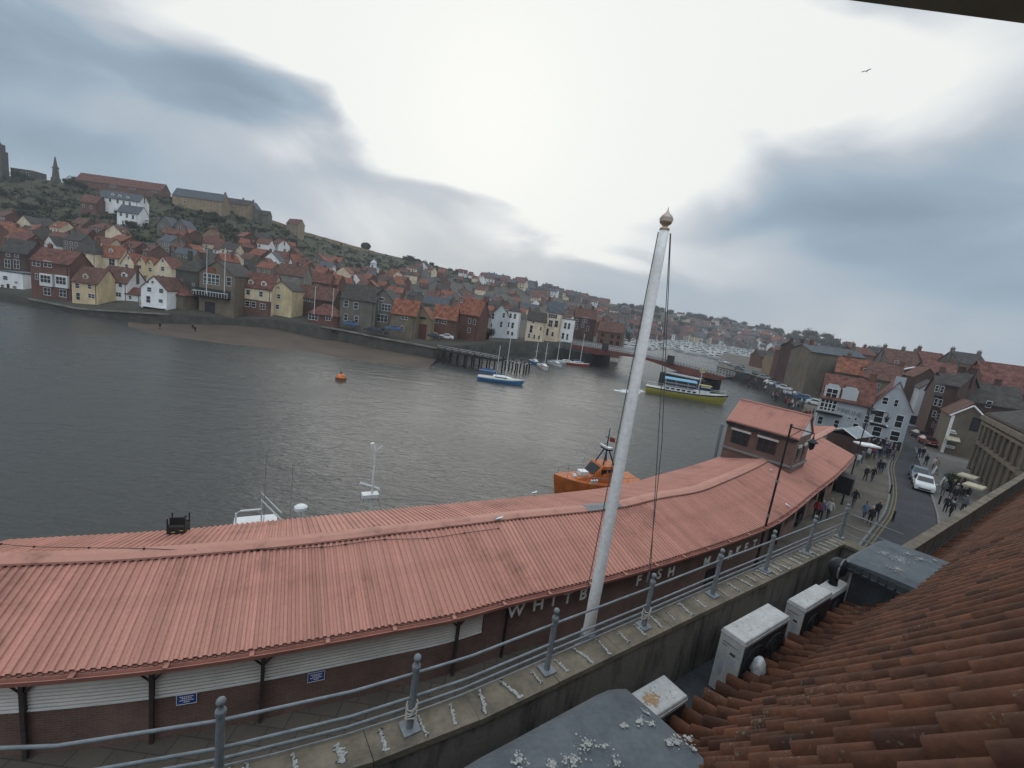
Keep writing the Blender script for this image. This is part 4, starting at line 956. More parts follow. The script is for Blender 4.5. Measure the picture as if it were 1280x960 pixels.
        m.build('dormer_roof', rm, o); link('dormer_window', window_mesh(dw*.6, .8), o, (dx, y-.51, dz-.05))
    if sidewin:
        for y in (d_*.3, d_*.7):
            q = link('window', window_mesh(.8, 1.2), o, (-X, y, h_*.6)); q.rotation_euler = (0, 0, R(-90))
    HOUSES.append(o); return o
ORG = {'A': (0, 260), 'B': (200, 290), 'C': (400, 300), 'D': (580, 330), 'E': (0, 170), 'F': (220, 220), 'G': (1040, 420), 'H': (900, 400), 'I': (740, 360)}
TL = math.tan(R(4.5))
def wf(zm, cx, base, w_, eave, apex, typ, wall, roof, wins, label, chim=(), dorm=(), dep=None, yaw=0, push=0, Y=None, **kw):
    ox, oy = ORG[zm]; S = 5.3333
    PX_, PY_ = ox+cx/S, oy+base/S
    p = ground(PX_, PY_)
    if not push and Y is None and p.y < lerp(BASEY, PX_)+2.5: push = 2.5
    if Y: p = aty(PX_, PY_, Y)
    if push: p = aty(PX_, PY_, p.y+push)
    s = mpp(p)/S
    def loc_(x, y): dx, dy = x-cx, base-y; return ((dx-dy*TL*.6)*s, (dy+dx*TL)*s)
    ww = [(*loc_(q[0], q[1]), q[2]*s, q[3]*s, *q[4:]) for q in wins]
    dd = [(*loc_(q[0], q[1]), 1.5) for q in dorm]
    h_ = (base-eave)*s; rise = max(.15, (eave-apex)*s); w_ = w_*s
    d_ = dep or (max(5.5, min(10, w_*1.1)) if typ == 'f' else 6.5)
    if typ == 'g': rise = min(rise*1.15, d_*.62)
    return house(label, p, R(yaw), w_, d_, h_, typ, rise, wall, roof, ww, chim, dd, **kw)
wf('A', 95, 420, 190, 298, 205, 'g', 'dkbrick', 'dark', [(65, 313, 26, 26), (122, 315, 26, 26), (55, 375, 40, 55), (115, 375, 40, 55)], 'dark brick house with white windows, at the far left end of the old quay', [.9])
wf('A', 75, 556, 165, 432, 418, 'x', 'white', 'slate', [(45, 470, 30, 22), (115, 495, 18, 10), (20, 525, 18, 20), (58, 530, 16, 40, 'd'), (102, 528, 22, 16)], 'low white flat-roofed house in front of the dark brick house')
wf('A', 345, 665, 262, 368, 292, 'g', 'redbrick', 'red', [(268, 380, 50, 36), (343, 382, 50, 36), (335, 485, 84, 80, 'o'), (437, 490, 84, 80, 'o'), (262, 465, 16, 34), (325, 560, 44, 46), (430, 565, 44, 46)], 'large red brick waterfront house with two white oriel windows', [-.6])
wf('A', 567, 640, 172, 497, 412, 'g', 'yellow', 'brown', [(525, 523, 24, 30), (607, 525, 24, 28), (525, 592, 26, 46), (615, 585, 42, 24)], 'yellow waterfront house with brown roof and single dormer', (), [(565, 460)])
wf('A', 755, 614, 190, 490, 408, 'g', 'white', 'brown', [(680, 522, 22, 34), (730, 503, 18, 16), (810, 510, 22, 30), (685, 590, 26, 30), (793, 575, 34, 26), (740, 585, 18, 40, 'd')], 'white waterfront cottage with two dormers in its brown roof', [.95], [(705, 446), (812, 446)])
wf('A', 885, 622, 92, 575, 540, 'g', 'white', 'red', [(870, 598, 14, 18)], 'small white annexe with red lean-to roof left of the white gabled house', dep=4)
wf('A', 1026, 690, 172, 540, 460, 'f', 'white', 'brown', [(995, 497, 14, 16), (1027, 499, 14, 16), (1003, 547, 28, 26), (1082, 552, 26, 24), (993, 612, 28, 42), (1076, 618, 26, 20)], 'bright white gabled house standing right on the far water edge', dep=8)
wf('A', 1178, 690, 112, 578, 532, 'h', 'stone', 'red', [(1170, 610, 14, 18)], 'little brown stone outhouse with low red roof right of the white gabled house', dep=5)
wf('A', 565, 410, 150, 298, 215, 'h', 'cream', 'dark', [(538, 320, 20, 28), (570, 322, 20, 28), (530, 388, 20, 30), (562, 390, 20, 30)], 'cream house with four windows and dark hipped roof behind the yellow house', [.5])
wf('A', 718, 412, 165, 326, 222, 'g', 'cream', 'orange', [(657, 350, 22, 20), (750, 360, 36, 42)], 'cream house with bright orange roof behind the white cottage', [.9], [(725, 285)])
wf('A', 855, 445, 100, 378, 305, 'f', 'cream', 'orange', [(863, 335, 12, 20), (848, 390, 18, 24)], 'leftmost of five cream gables in a row behind the white gabled house')
wf('A', 944, 450, 80, 385, 325, 'f', 'yellow', 'orange', [(940, 352, 12, 16), (937, 395, 18, 24)], 'second cream gable from the left in the row of five')
wf('A', 1003, 488, 54, 378, 340, 'f', 'yellow', 'orange', [(1000, 370, 12, 14), (1005, 412, 20, 24)], 'narrowest cream gable in the middle of the row of five')
wf('A', 1087, 524, 116, 395, 330, 'f', 'cream', 'red', [(1093, 356, 14, 20), (1090, 408, 22, 24), (1060, 464, 18, 26), (1090, 466, 18, 26)], 'tallest of five cream gables in a row, with stacked windows')
wf('A', 1180, 500, 60, 372, 332, 'f', 'cream', 'dark', [(1183, 385, 18, 26)], 'rightmost of five cream gables, partly behind the dark stone house')
wf('A', 330, 288, 115, 245, 188, 'f', 'white', 'dark', [], 'blank white gable rising behind the large red brick house', yaw=-12)
wf('A', 362, 160, 62, 148, 118, 'f', 'white', 'red', [], 'small white gable high behind the blank white gable', yaw=10)
wf('A', 160, 160, 140, 100, 55, 'f', 'cream', 'dark', [(120, 120, 10, 16)], 'cream gabled house highest up the slope at the far left', yaw=-15)
wf('A', 480, 205, 190, 172, 130, 'g', 'brick', 'red', [], 'long low red roof on the slope behind the cream hipped house', [.3])
wf('A', 190, 200, 150, 175, 128, 'g', 'dkbrick', 'dark', [], 'dark roofed house up the slope below the highest cream gable', [.7])
wf('B', 185, 490, 165, 262, 165, 'h', 'dkstone', 'dark', [(228, 410, 22, 40), (228, 350, 14, 14), (150, 330, 12, 18)], 'dark stone house with hipped roof left of the gabled boathouse', [-.7, .6], dep=8)
bh = wf('B', 375, 572, 235, 285, 205, 'f', 'stone', 'dark', [(350, 322, 104, 62, 'b'), (465, 330, 30, 52), (335, 515, 62, 84, 'd')], 'gabled stone boathouse with big white bay window and dark balcony', dep=10)
wf('B', 640, 574, 195, 375, 292, 'g', 'cream', 'red', [(590, 408, 24, 30), (675, 415, 24, 32), (583, 483, 28, 34), (625, 485, 28, 34), (685, 495, 34, 32)], 'cream house with brick ground floor, red roof and two dormers', (), [(600, 342), (685, 347)])
wf('B', 797, 574, 152, 385, 335, 'f', 'yellow2', 'dark', [(790, 375, 20, 16), (792, 432, 22, 26), (783, 500, 22, 26)], 'tall plain ochre gabled house with three stacked windows', dep=8)
wf('B', 862, 400, 185, 288, 225, 'g', 'greyrender', 'brown', [(908, 305, 20, 12), (900, 360, 18, 14)], 'grey rendered block with brown roof behind the ochre gabled house', [.2])
wf('B', 1020, 570, 262, 445, 375, 'g', 'dkbrick', 'brown', [(940, 450, 14, 24), (965, 452, 14, 24), (990, 455, 14, 24), (1012, 458, 14, 24), (895, 510, 14, 24)], 'dark brick house with a row of small windows behind the red hut')
wf('B', 1075, 690, 195, 552, 482, 'h', 'redbrick', 'red', [(1120, 572, 34, 30), (1020, 568, 60, 36)], 'squat red brick watch hut with hipped red roof on the quay corner', dep=6, below=2)
wf('B', 1215, 330, 88, 270, 235, 'f', 'cream', 'orange', [], 'blank cream gable on the slope above the grey stone warehouse', dep=9)
wf('B', 1040, 400, 175, 335, 262, 'g', 'brick', 'red', [(985, 345, 12, 24), (1035, 365, 14, 28), (1058, 368, 14, 28)], 'brick house with red roof and tall windows above the red hut', [.5])
wf('B', 1130, 420, 110, 345, 270, 'g', 'redbrick', 'orange', [(1110, 380, 12, 24), (1150, 390, 12, 24)], 'red brick house with orange roof left of the blank cream gable', [-.8], yaw=-14)
wf('B', 770, 245, 150, 218, 130, 'g', 'white', 'brown', [(790, 200, 12, 14)], 'white sided house with big brown roof high above the ochre gabled house', [.9])
wf('B', 890, 225, 70, 200, 150, 'g', 'white', 'orange', [(865, 205, 14, 10)], 'little white house with orange roof beside the big brown roof')
wf('B', 330, 115, 95, 78, 28, 'g', 'cream', 'red', [(310, 95, 12, 14)], 'cream house with red roof highest above the boathouse', [.9])
wf('B', 400, 148, 92, 118, 65, 'g', 'white', 'red', [(370, 132, 12, 14), (420, 135, 12, 14)], 'white house with red roof just above the boathouse gable')
wf('B', 200, 150, 110, 138, 90, 'g', 'white', 'orange', [], 'white house with orange roof above the dark stone house', [-.6])
wf('C', 240, 605, 235, 402, 318, 'g', 'greystone', 'dark', [(170, 430, 26, 40), (235, 440, 26, 40), (170, 520, 24, 40), (240, 530, 24, 40)], 'grey stone warehouse with long dark roof behind the parked cars', dep=9, cat='warehouse', name='warehouse')
wf('C', 400, 615, 180, 418, 335, 'f', 'greystone', 'dark', [(402, 397, 30, 20, 'p'), (360, 445, 46, 46), (435, 450, 60, 40), (400, 520, 90, 44), (330, 545, 20, 60, 'd')], 'grey stone gabled hall with balcony adjoining the long dark warehouse', dep=10, push=1, cat='hall', name='gabled_hall')
wf('C', 545, 648, 165, 497, 415, 'g', 'stone', 'orange', [(557, 513, 40, 30), (545, 590, 16, 30)], 'orange roofed stone wing left of the red arched door', cat='hall', name='stone_wing')
wf('C', 665, 658, 122, 520, 452, 'f', 'tanstone', 'orange', [(662, 608, 84, 92, 'r'), (668, 520, 60, 10, 'd')], 'tan stone gable with large red-brown door between orange roofs', dep=8, push=1.2, cat='hall', name='stone_gable')
wf('C', 815, 664, 155, 528, 442, 'g', 'brick', 'orange', [(765, 537, 34, 30), (820, 543, 30, 30)], 'orange roofed brick wing right of the red arched door', cat='hall', name='brick_wing')
wf('C', 955, 685, 185, 495, 345, 'g', 'redbrick', 'orange', [(990, 540, 16, 30), (1025, 545, 16, 30), (990, 600, 16, 30)], 'tall red brick house with very steep orange roof near the jetty', [.9], [(895, 410)], dep=8, yaw=-18, push=9)
wf('C', 720, 455, 260, 425, 345, 'g', 'greystone', 'slate', [], 'long grey slate roof behind the orange roofed hall', [-.5], dep=7)
wf('C', 500, 395, 120, 370, 318, 'g', 'cream', 'red', [(520, 380, 12, 14)], 'cream house with red roof behind the grey stone gabled hall', [.8], yaw=12)
wf('D', 225, 492, 112, 342, 275, 'f', 'pale', 'dark', [(182, 352, 14, 36), (252, 342, 14, 30), (240, 402, 14, 36), (175, 412, 12, 24)], 'pale grey gabled house beside the white hip-roofed house', dep=9)
wf('D', 316, 497, 82, 315, 275, 'h', 'white', 'dark', [(297, 347, 16, 30), (326, 350, 16, 30), (287, 405, 16, 34), (316, 410, 16, 36), (290, 460, 14, 20), (318, 465, 14, 20)], 'tall white hip-roofed house with dark windows above the jetty', [.5], dep=7)
wf('D', 467, 514, 125, 380, 332, 'g', 'cream', 'dark', [(450, 390, 12, 16), (440, 435, 20, 46), (503, 430, 10, 22), (430, 480, 10, 28), (465, 485, 12, 26), (497, 488, 12, 24)], 'low cream waterfront house with dark roof above the small yachts', [-.9])
wf('D', 580, 514, 100, 325, 265, 'g', 'cream', 'slate', [(575, 350, 58, 26), (565, 398, 26, 42), (603, 398, 20, 42), (550, 455, 14, 46), (585, 468, 14, 30)], 'tall cream house with stacked bay windows and slate roof', [-.95])
wf('D', 675, 522, 88, 372, 356, 'x', 'white', 'slate', [(663, 412, 14, 38), (688, 414, 14, 38), (655, 480, 14, 38), (684, 485, 12, 38)], 'narrow tall white flat-topped house near the bridge', dep=7)
wf('D', 790, 505, 140, 362, 292, 'g', 'dkbrick', 'brown', [(740, 375, 16, 24), (790, 372, 30, 30), (740, 420, 16, 30), (815, 430, 14, 26), (780, 412, 14, 20)], 'tall dark brick house at the left end of the swing bridge', [.6, -.6])
wf('D', 420, 335, 160, 302, 252, 'g', 'cream', 'slate', [(365, 322, 10, 14), (485, 325, 14, 22)], 'cream house with grey slate roof above the low cream waterfront house', [.95])
wf('D', 650, 345, 60, 300, 268, 'g', 'greystone', 'slate', [], 'grey slated house behind the tall cream house', [.5])
wf('D', 740, 350, 90, 310, 262, 'g', 'brick', 'brown', [(700, 325, 10, 14)], 'brick house with brown roof behind the narrow white house', [0])
wf('D', 850, 480, 60, 400, 350, 'f', 'brick', 'brown', [(850, 420, 12, 20)], 'brick gabled house beside the dark brick house at the bridge', dep=7)
wf('E', 790, 528, 285, 425, 375, 'g', 'white', 'slate', [(695, 425, 14, 26), (740, 432, 14, 26), (790, 440, 14, 26), (830, 450, 14, 26), (870, 455, 14, 26)], 'large white terrace with slate roof high on the green hillside', [-.98, .98], [(745, 396), (795, 402), (850, 410)])
wf('E', 852, 596, 145, 515, 465, 'g', 'white', 'slate', [(810, 525, 14, 26), (850, 535, 14, 26), (890, 542, 14, 26), (820, 575, 10, 16), (850, 578, 10, 16), (875, 580, 10, 16)], 'smaller white house below the large white terrace on the hillside')
wf('E', 590, 525, 110, 445, 400, 'g', 'redbrick', 'red', [(560, 470, 12, 18), (610, 475, 12, 18)], 'red brick house left of the large white terrace', [.6])
wf('E', 1095, 665, 100, 598, 540, 'f', 'greystone', 'slate', [(1085, 600, 10, 20)], 'left of two grey stone gabled houses on the slope below the abbey house', dep=7)
wf('E', 1200, 680, 100, 615, 560, 'f', 'greystone', 'slate', [(1200, 620, 12, 20), (1190, 650, 10, 16)], 'right of two grey stone gabled houses on the slope below the abbey house', dep=7)
wf('E', 790, 382, 575, 330, 280, 'g', 'brick', 'red', [(755, 338, 40, 12), (885, 345, 40, 12), (1030, 355, 40, 12)], 'very long low red roofed range along the hilltop', dep=8, cat='range', name='long_range')
wf('F', 140, 235, 335, 152, 105, 'g', 'tanstone', 'slate', [(60, 180, 10, 14), (260, 200, 10, 14)], 'long tan stone abbey house with slate roof on the ridge', [.95], dep=8)
wf('F', 400, 262, 160, 190, 158, 'g', 'tanstone', 'dark', [(380, 215, 10, 14)], 'tan stone range adjoining the right end of the abbey house', [.3], dep=7)
wf('F', 492, 285, 88, 220, 172, 'f', 'greystone', 'slate', [(490, 225, 10, 14)], 'stone gabled house with chimney at the right end of the ridge range', [.2], dep=7)
wf('F', 560, 300, 105, 258, 232, 'g', 'greystone', 'dark', [], 'low dark outbuilding stepping down the ridge', dep=5)
wf('F', 772, 385, 105, 320, 275, 'g', 'tanstone', 'red', [(790, 345, 14, 20)], 'lone hut with red-brown roof standing out on the ridge', dep=6, yaw=-20)
wf('C', 705, 200, 60, 185, 160, 'g', 'white', 'slate', [], 'white cottage with slate roof on the skyline left of the bushy ridge', dep=6)
wf('C', 650, 175, 50, 165, 148, 'g', 'white', 'dark', [], 'small white cottage highest on the skyline above the town', dep=6)
for k, (x, y) in enumerate(((935, 240), (962, 245), (1000, 258))): wf('C', x, y, 30, y-22, y-45, 'g', 'white', 'red', [], ('left', 'middle', 'right')[k]+' one of three white red-roofed terrace houses near the skyline', dep=6)
wf('C', 1080, 290, 45, 268, 238, 'f', 'white', 'orange', [], 'white gable with orange roof right of the three skyline terrace houses')
# boathouse extras
def at_house(o, zm, cx, base, x, y):
    s = mpp(o.location)/5.3333; dx, dy = x-cx, base-y; return (dx-dy*TL*.6)*s, (dy+dx*TL)*s, s
x, z, s = at_house(bh, 'B', 375, 572, 360, 420); m = MB(); m.box((x-115*s, -1.3, z-22*s), (x+115*s, -.02, z-14*s)); bal = m.build('balcony', M_DARK, bh)
m = MB()
for k in range(13): m.box((x-113*s+k*18.6*s, -1.3, z-14*s), (x-113*s+k*18.6*s+.07, -1.22, z+14*s))
m.box((x-115*s, -1.31, z+14*s), (x+115*s, -1.2, z+18*s)); m.build('balcony_rail', M_FRAME, bal)
m = MB(); m.box((x-115*s, -.05, z-12*s), (x+115*s, -.01, z+36*s)); m.build('dark_glazing', M_GLASS, bal)
x, z, s = at_house(bh, 'B', 375, 572, 352, 262); m = MB(); m.box((x-28*s, -.08, z-18*s), (x+28*s, -.01, z+16*s)); m.build('orange_panel', ROOFS['orange'], bh)
# brick ground floor of the cream house
o = next(h for h in HOUSES if 'brick ground floor' in h['label']); s = mpp(o.location)/5.3333
m = MB(); m.box((-98*s, -.015, -3), (98*s, .0, 120*s)); m.box((-98*s-.015, -.015, -3), (-98*s-.001, 6.5, 120*s)); m.build('brick_storey', WALLS['brick'], o)
# white gabled house balcony
o = next(h for h in HOUSES if 'right on the far water edge' in h['label']); s = mpp(o.location)/5.3333
m = MB(); m.box((-75*s, -1.0, 28*s), (80*s, -.02, 32*s)); bal = m.build('balcony', M_FRAME, o); m = MB()
for k in range(12): m.box((-74*s+k*14*s, -1.0, 32*s), (-74*s+k*14*s+.05, -.95, 48*s))
m.box((-75*s, -1.02, 48*s), (80*s, -.94, 50*s)); m.build('balcony_rail', M_FRAME, bal)
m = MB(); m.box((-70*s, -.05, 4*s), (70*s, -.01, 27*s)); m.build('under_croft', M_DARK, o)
# slim flagpoles by the boathouse and the dark brick house
for (x, y0, y1), lab in (((310, 350, 125), 'left slim flagpole at the gabled boathouse'), ((430, 340, 118), 'right slim flagpole at the gabled boathouse'), ((1030, 490, 370), 'left slim flagpole before the dark brick house'), ((1150, 510, 380), 'right slim flagpole before the dark brick house')):
    px, py = 200+x/5.333, 290+y0/5.333; p = ground(px, py); p = aty(px, py, min(p.y, lerp(BASEY, px))-.6); s = mpp(p)/5.333
    o = thing('slim_flagpole', lab, 'flagpole', (p.x, p.y, p.z-2.5), 0, 'slim flagpoles on the far quay'); m = MB(); m.tube([(0, 0, 0), (0, 0, (y0-y1)*s+2.5)], [.09, .05], 6); m.build('pole', M_FRAME, o); m = MB(); m.ball((0, 0, (y0-y1)*s+2.55), .12, 0, 6, 4); m.build('ball_finial', M_FRAME, o)
# clock tower
px, py = 400+350/5.333, 300+250/5.333; p = ground(px, py); s = mpp(p)/5.333
o = thing('clock_tower', 'white octagonal-topped clock tower rising from the town roofs', 'tower', p)
m = MB(); W2 = 30*s; m.box((-W2, -W2, -4), (W2, W2, 62*s)); m.box((-W2*1.15, -W2*1.15, 62*s+.002), (W2*1.15, W2*1.15, 66*s)); m.build('wall', WALLS['white'], o)
m = MB(); m.lathe([(22*s, 66.2*s), (20*s, 92*s), (24*s, 93*s), (20*s, 100*s), (8*s, 110*s), (0, 116*s)], (0, 0, 0), 8); m.build('cupola', WALLS['pale'], o)
for k in (-1, 1): link('window', window_mesh(22*s, 34*s, 'p'), o, (k*15*s, -W2, 38*s))
# ---------------------------------------------------------------- hillside town
LANDM = [(20, 'dark brick waterfront house'), (65, 'large red brick house'), (105, 'yellow waterfront house'), (142, 'white waterfront cottage'), (190, 'white gabled house'), (233, 'dark stone house'), (270, 'gabled boathouse'), (320, 'cream red-roofed house'), (352, 'ochre gabled house'), (400, 'red brick watch hut'),
         (445, 'grey stone warehouse'), (474, 'stone gabled hall'), (505, 'orange roofed stone wing'), (527, 'tan stone gable'), (553, 'orange roofed brick wing'), (580, 'steep orange roof'), (622, 'pale grey gabled house'), (640, 'white hip-roofed house'), (668, 'low cream waterfront house'), (690, 'tall cream house'), (708, 'narrow white house'), (735, 'dark brick bridge-end house')]
ORD = 'first second third fourth fifth sixth seventh eighth ninth tenth eleventh twelfth thirteenth fourteenth fifteenth sixteenth seventeenth eighteenth'.split()
TOWN_TOP_ = [(0, 285), (60, 292), (110, 290), (180, 300), (240, 300), (300, 305), (360, 318), (420, 336), (480, 345), (520, 338), (560, 346), (620, 356), (700, 374), (760, 388)]
TOWN_BOT = [(0, 315), (90, 322), (150, 322), (230, 330), (290, 342), (340, 350), (380, 362), (430, 372), (480, 380), (540, 386), (600, 395), (660, 400), (720, 408), (760, 420)]
spots = []
taken = [(h.location.x, h.location.y, 3.5) for h in HOUSES]
tries = 0
while len(spots) < 170 and tries < 9000:
    tries += 1
    px = rnd.uniform(-10, 758); f = rnd.random(); py = lerp(TOWN_TOP, px)*(1-f)+lerp(TOWN_BOT, px)*f
    p = ground(px, py); w_ = rnd.uniform(5.5, 9)
    if any((p.x-a)**2+(p.y-b)**2 < (r_+w_*.55)**2 for a, b, r_ in taken): continue
    taken.append((p.x, p.y, w_*.55)); spots.append((px, py, p, w_))
bylm = {}
for q in spots:
    i = min(range(len(LANDM)), key=lambda k: abs(LANDM[k][0]-q[0])); bylm.setdefault(i, []).append(q)
for i, L_ in bylm.items():
    L_.sort(key=lambda q: -q[1])
    for k, (px, py, p, w_) in enumerate(L_):
        wall = rnd.choices(['brick', 'redbrick', 'cream', 'white', 'greystone', 'stone', 'dkbrick', 'greyrender', 'tanstone'], [6, 4, 4, 2.2, 3, 3, 4, 2, 2])[0]
        roof = rnd.choices(['orange', 'red', 'brown', 'dark', 'slate'], [6, 6, 5, 2.5, 2])[0]; typ = rnd.choices('gfh', [7, 2, 1])[0]
        h_ = rnd.uniform(3.2, 5.8); d_ = rnd.uniform(5.5, 7.5); nwin = max(1, int(w_/2.2)); wi = []
        for fl in range(2 if h_ > 4.4 else 1):
            for c_ in range(nwin):
                if rnd.random() < .8: wi.append(((c_+.5)/nwin*w_*.9-w_*.45, h_-1.2-fl*2.2, .8, 1.2))
        house('%s house with %s roof, %s up the slope behind the %s' % (WN[wall], roof, ORD[min(k, 17)], LANDM[i][1]), (p.x, p.y, p.z), R(rnd.choice([0, 0, 0, 90, -20, 20, -35])+rnd.uniform(-8, 8)), w_, d_, h_, typ, d_*rnd.uniform(.36, .46) if typ != 'f' else w_*.45, wall, roof, wi,
              [rnd.choice([-.92, .92, .4])] if rnd.random() < .75 else (), [(rnd.uniform(-.2, .2)*w_, h_+.9, 1.3)] if typ == 'g' and rnd.random() < .22 else (), group='houses crowding the hillside')
# ---------------------------------------------------------------- far town beyond the bridge (small in the picture)
far = []
tries = 0
DW = [WALLS[q] for q in ('brick', 'redbrick', 'cream', 'white', 'greystone', 'greyrender')]; DR = [ROOFS[q] for q in ('orange', 'red', 'brown', 'dark', 'slate')]
mt_ = MB()
while len(far) < 230 and tries < 8000:
    tries += 1
    px = rnd.uniform(600, 1000); k, b = lerp(SKYL, px), lerp(BASE, px)
    if px < 760: py = k+3+rnd.random()**1.2*(lerp(TOWN_TOP, px)-k-3)
    else: py = k+4+(b-k-4)*rnd.random()**.6
    p = ground(px, py); w_ = rnd.uniform(9, 16)
    if any((p.x-a)**2+(p.y-b_)**2 < (w_*.75)**2 for a, b_ in far): continue
    far.append((p.x, p.y)); h_ = rnd.uniform(4.5, 7); d_ = rnd.uniform(8, 10); a = R(rnd.uniform(-35, 35)); ca, sa = math.cos(a), math.sin(a); ri = d_*.4
    def q_(x, y, z): return (p.x+x*ca-y*sa, p.y+x*sa+y*ca, p.z+z)
    wi_ = rnd.choices(range(6), [5, 3, 3, 2.5, 3, 2])[0]; rf = 6+rnd.choices(range(5), [1, 3, 5, 4, 4])[0]; X = w_/2
    mt_.hexa([q_(-X, 0, -4), q_(X, 0, -4), q_(X, d_, -4), q_(-X, d_, -4), q_(-X, 0, h_), q_(X, 0, h_), q_(X, d_, h_), q_(-X, d_, h_)], wi_)
    for x in (-X, X): mt_.poly([q_(x, 0, h_), q_(x, d_, h_), q_(x, d_/2, h_+ri)], wi_)
    mt_.poly([q_(-X-.3, -.4, h_-.15), q_(X+.3, -.4, h_-.15), q_(X+.3, d_/2, h_+ri+.1), q_(-X-.3, d_/2, h_+ri+.1)], rf); mt_.poly([q_(X+.3, d_+.4, h_-.15), q_(-X-.3, d_+.4, h_-.15), q_(-X-.3, d_/2, h_+ri+.1), q_(X+.3, d_/2, h_+ri+.1)], rf)
    for x in (-.3, .1, .35):
        for z in (.3, .72): mt_.poly([q_(x*w_-.6, -.03, z*h_-.7), q_(x*w_+.6, -.03, z*h_-.7), q_(x*w_+.6, -.03, z*h_+.7), q_(x*w_-.6, -.03, z*h_+.7)], 11)
    x = rnd.choice((-.4, .4))*w_; mt_.hexa([q_(x-.5, d_/2-.4, h_), q_(x+.5, d_/2-.4, h_), q_(x+.5, d_/2+.4, h_), q_(x-.5, d_/2+.4, h_), q_(x-.5, d_/2-.4, h_+ri+1.2), q_(x+.5, d_/2-.4, h_+ri+1.2), q_(x+.5, d_/2+.4, h_+ri+1.2), q_(x-.5, d_/2+.4, h_+ri+1.2)], 0)
struct(mt_.build('distant_town', DW+DR+[M_GLASS]), 'stuff')
wf('I', 695, 365, 75, 330, 300, 'g', 'cream', 'slate', [(680, 345, 12, 10), (720, 350, 12, 10)], 'large cream building with slate roof behind the marina boats', dep=12)
wf('I', 185, 235, 40, 205, 190, 'h', 'tanstone', 'brown', [], 'square tan house on the distant slope left of the flagpole', dep=10)
wf('I', 1078, 290, 22, 268, 252, 'h', 'white', 'dark', [], 'white farmhouse alone on the distant skyline', dep=8)
# ---------------------------------------------------------------- trees and bushes
M_LEAF = mat('dark_foliage', (.038, .048, .020), .9, .35, .35, col2=(.016, .024, .011)); M_LEAF2 = mat('olive_foliage', (.060, .062, .026), .9, .35, .35, col2=(.026, .030, .014)); M_BARK = mat('bark', (.05, .042, .033), .9)
def crown_mesh(seed, n_, R0, tall, leaf, name='crown', mtl=None):
    r_ = random.Random(seed); m = MB(); lobes = [(Vector((r_.gauss(0, .45), r_.gauss(0, .45), r_.uniform(.3, 1.0)*tall))*R0, r_.uniform(.35, .62)*R0) for _ in range(9)]
    for k in range(n_):
        c, rr_ = r_.choice(lobes); d = Vector((r_.gauss(0, 1), r_.gauss(0, 1), r_.gauss(0, 1))).normalized(); p = c+d*rr_*r_.uniform(.55, 1.08)
        a = Vector((r_.gauss(0, 1), r_.gauss(0, 1), r_.gauss(0, .6))).normalized()*leaf*r_.uniform(.6, 1.4); b = d.cross(a).normalized()*leaf*r_.uniform(.5, 1.1)
        m.poly([p-a, p-b*.7, p+a, p+b], 0)
    return m.mesh(name, [mtl or M_LEAF])
def trunk_mesh(h_, r0, spread, seed):
    r_ = random.Random(seed); m = MB(); m.tube([(0, 0, -1), (0, 0, h_*.4), (r_.uniform(-.2, .2), 0, h_*.9)], [r0, r0*.75, r0*.35], 7)
    for k in range(4):
        a = k*1.57+r_.random(); m.tube([(0, 0, h_*.4+k*.2), (math.cos(a)*spread*.5, math.sin(a)*spread*.5, h_*.75), (math.cos(a)*spread, math.sin(a)*spread, h_*1.05)], [r0*.5, r0*.3, r0*.12], 5)
    return m.mesh('trunk', [M_BARK])
TREES = [(trunk_mesh(3.2, .25, 1.6, s), crown_mesh(s, 1100, 3.0, .9, .30, mtl=(M_LEAF, M_LEAF2)[s % 2])) for s in range(4)]
def tree(p, sc_, label, group=None, v=0, rz=0):
    t = thing('tree', label, 'tree', p, rz, group); a, b = TREES[v]
    link('trunk', a, t); link('crown', b, t, (0, 0, .9)); t.scale = (sc_, sc_, sc_*rnd.uniform(.85, 1.15)); return t
p = ground(457, 312); m = MB(); r_ = random.Random(3)
for k in range(1400):
    d = Vector((r_.gauss(0, 1), r_.gauss(0, 1), r_.gauss(0, 1))).normalized(); c = Vector((d.x*4.2, d.y*4.2, d.z*3.4))*r_.uniform(.75, 1.05)+Vector((0, 0, 3.6)); a = Vector((r_.gauss(0, 1), r_.gauss(0, 1), r_.gauss(0, .6))).normalized()*r_.uniform(.3, .6); b = d.cross(a).normalized()*r_.uniform(.3, .5); m.poly([c-a, c-b, c+a, c+b])
o = thing('tree', 'lone round dark tree standing on the bare skyline', 'tree', p-Vector((0, 0, .5))); m.build('crown', M_LEAF, o); m = MB(); m.tube([(0, 0, -1), (0, 0, 3.5)], [.3, .2], 7); m.build('trunk', M_BARK, o)
for k, (px, py, s) in enumerate(((85, 232, 1.1), (94, 232, 1.3), (103, 236, 1.1), (20, 222, 1.0), (28, 224, .9), (36, 226, .8))):
    tree(ground(px, py)-Vector((0, 0, 1)), s, 'bushy dark tree among the group on the hilltop left of the long red roof', 'trees by the hilltop church', k % 4, k)
for k in range(80):
    px = rnd.uniform(505, 1000); py = lerp(SKYL, px)+rnd.uniform(-.2, 2.5); p = ground(px, py); s = rnd.uniform(.7, 1.5)*p.y/480
    tree(p-Vector((0, 0, 1.8*s)), s, 'dark tree in the broken line along the far skyline', 'trees along the far skyline', k % 4, k)
for k in range(70):
    px = rnd.uniform(770, 990); b = lerp(BASE, px); kk = lerp(SKYL, px); py = kk+(b-kk)*rnd.uniform(.1, .95); p = ground(px, py)
    tree(p, rnd.uniform(1.2, 2.2), 'dark tree scattered between houses on the distant slope past the bridge', 'trees on the distant slope', k % 4, k)
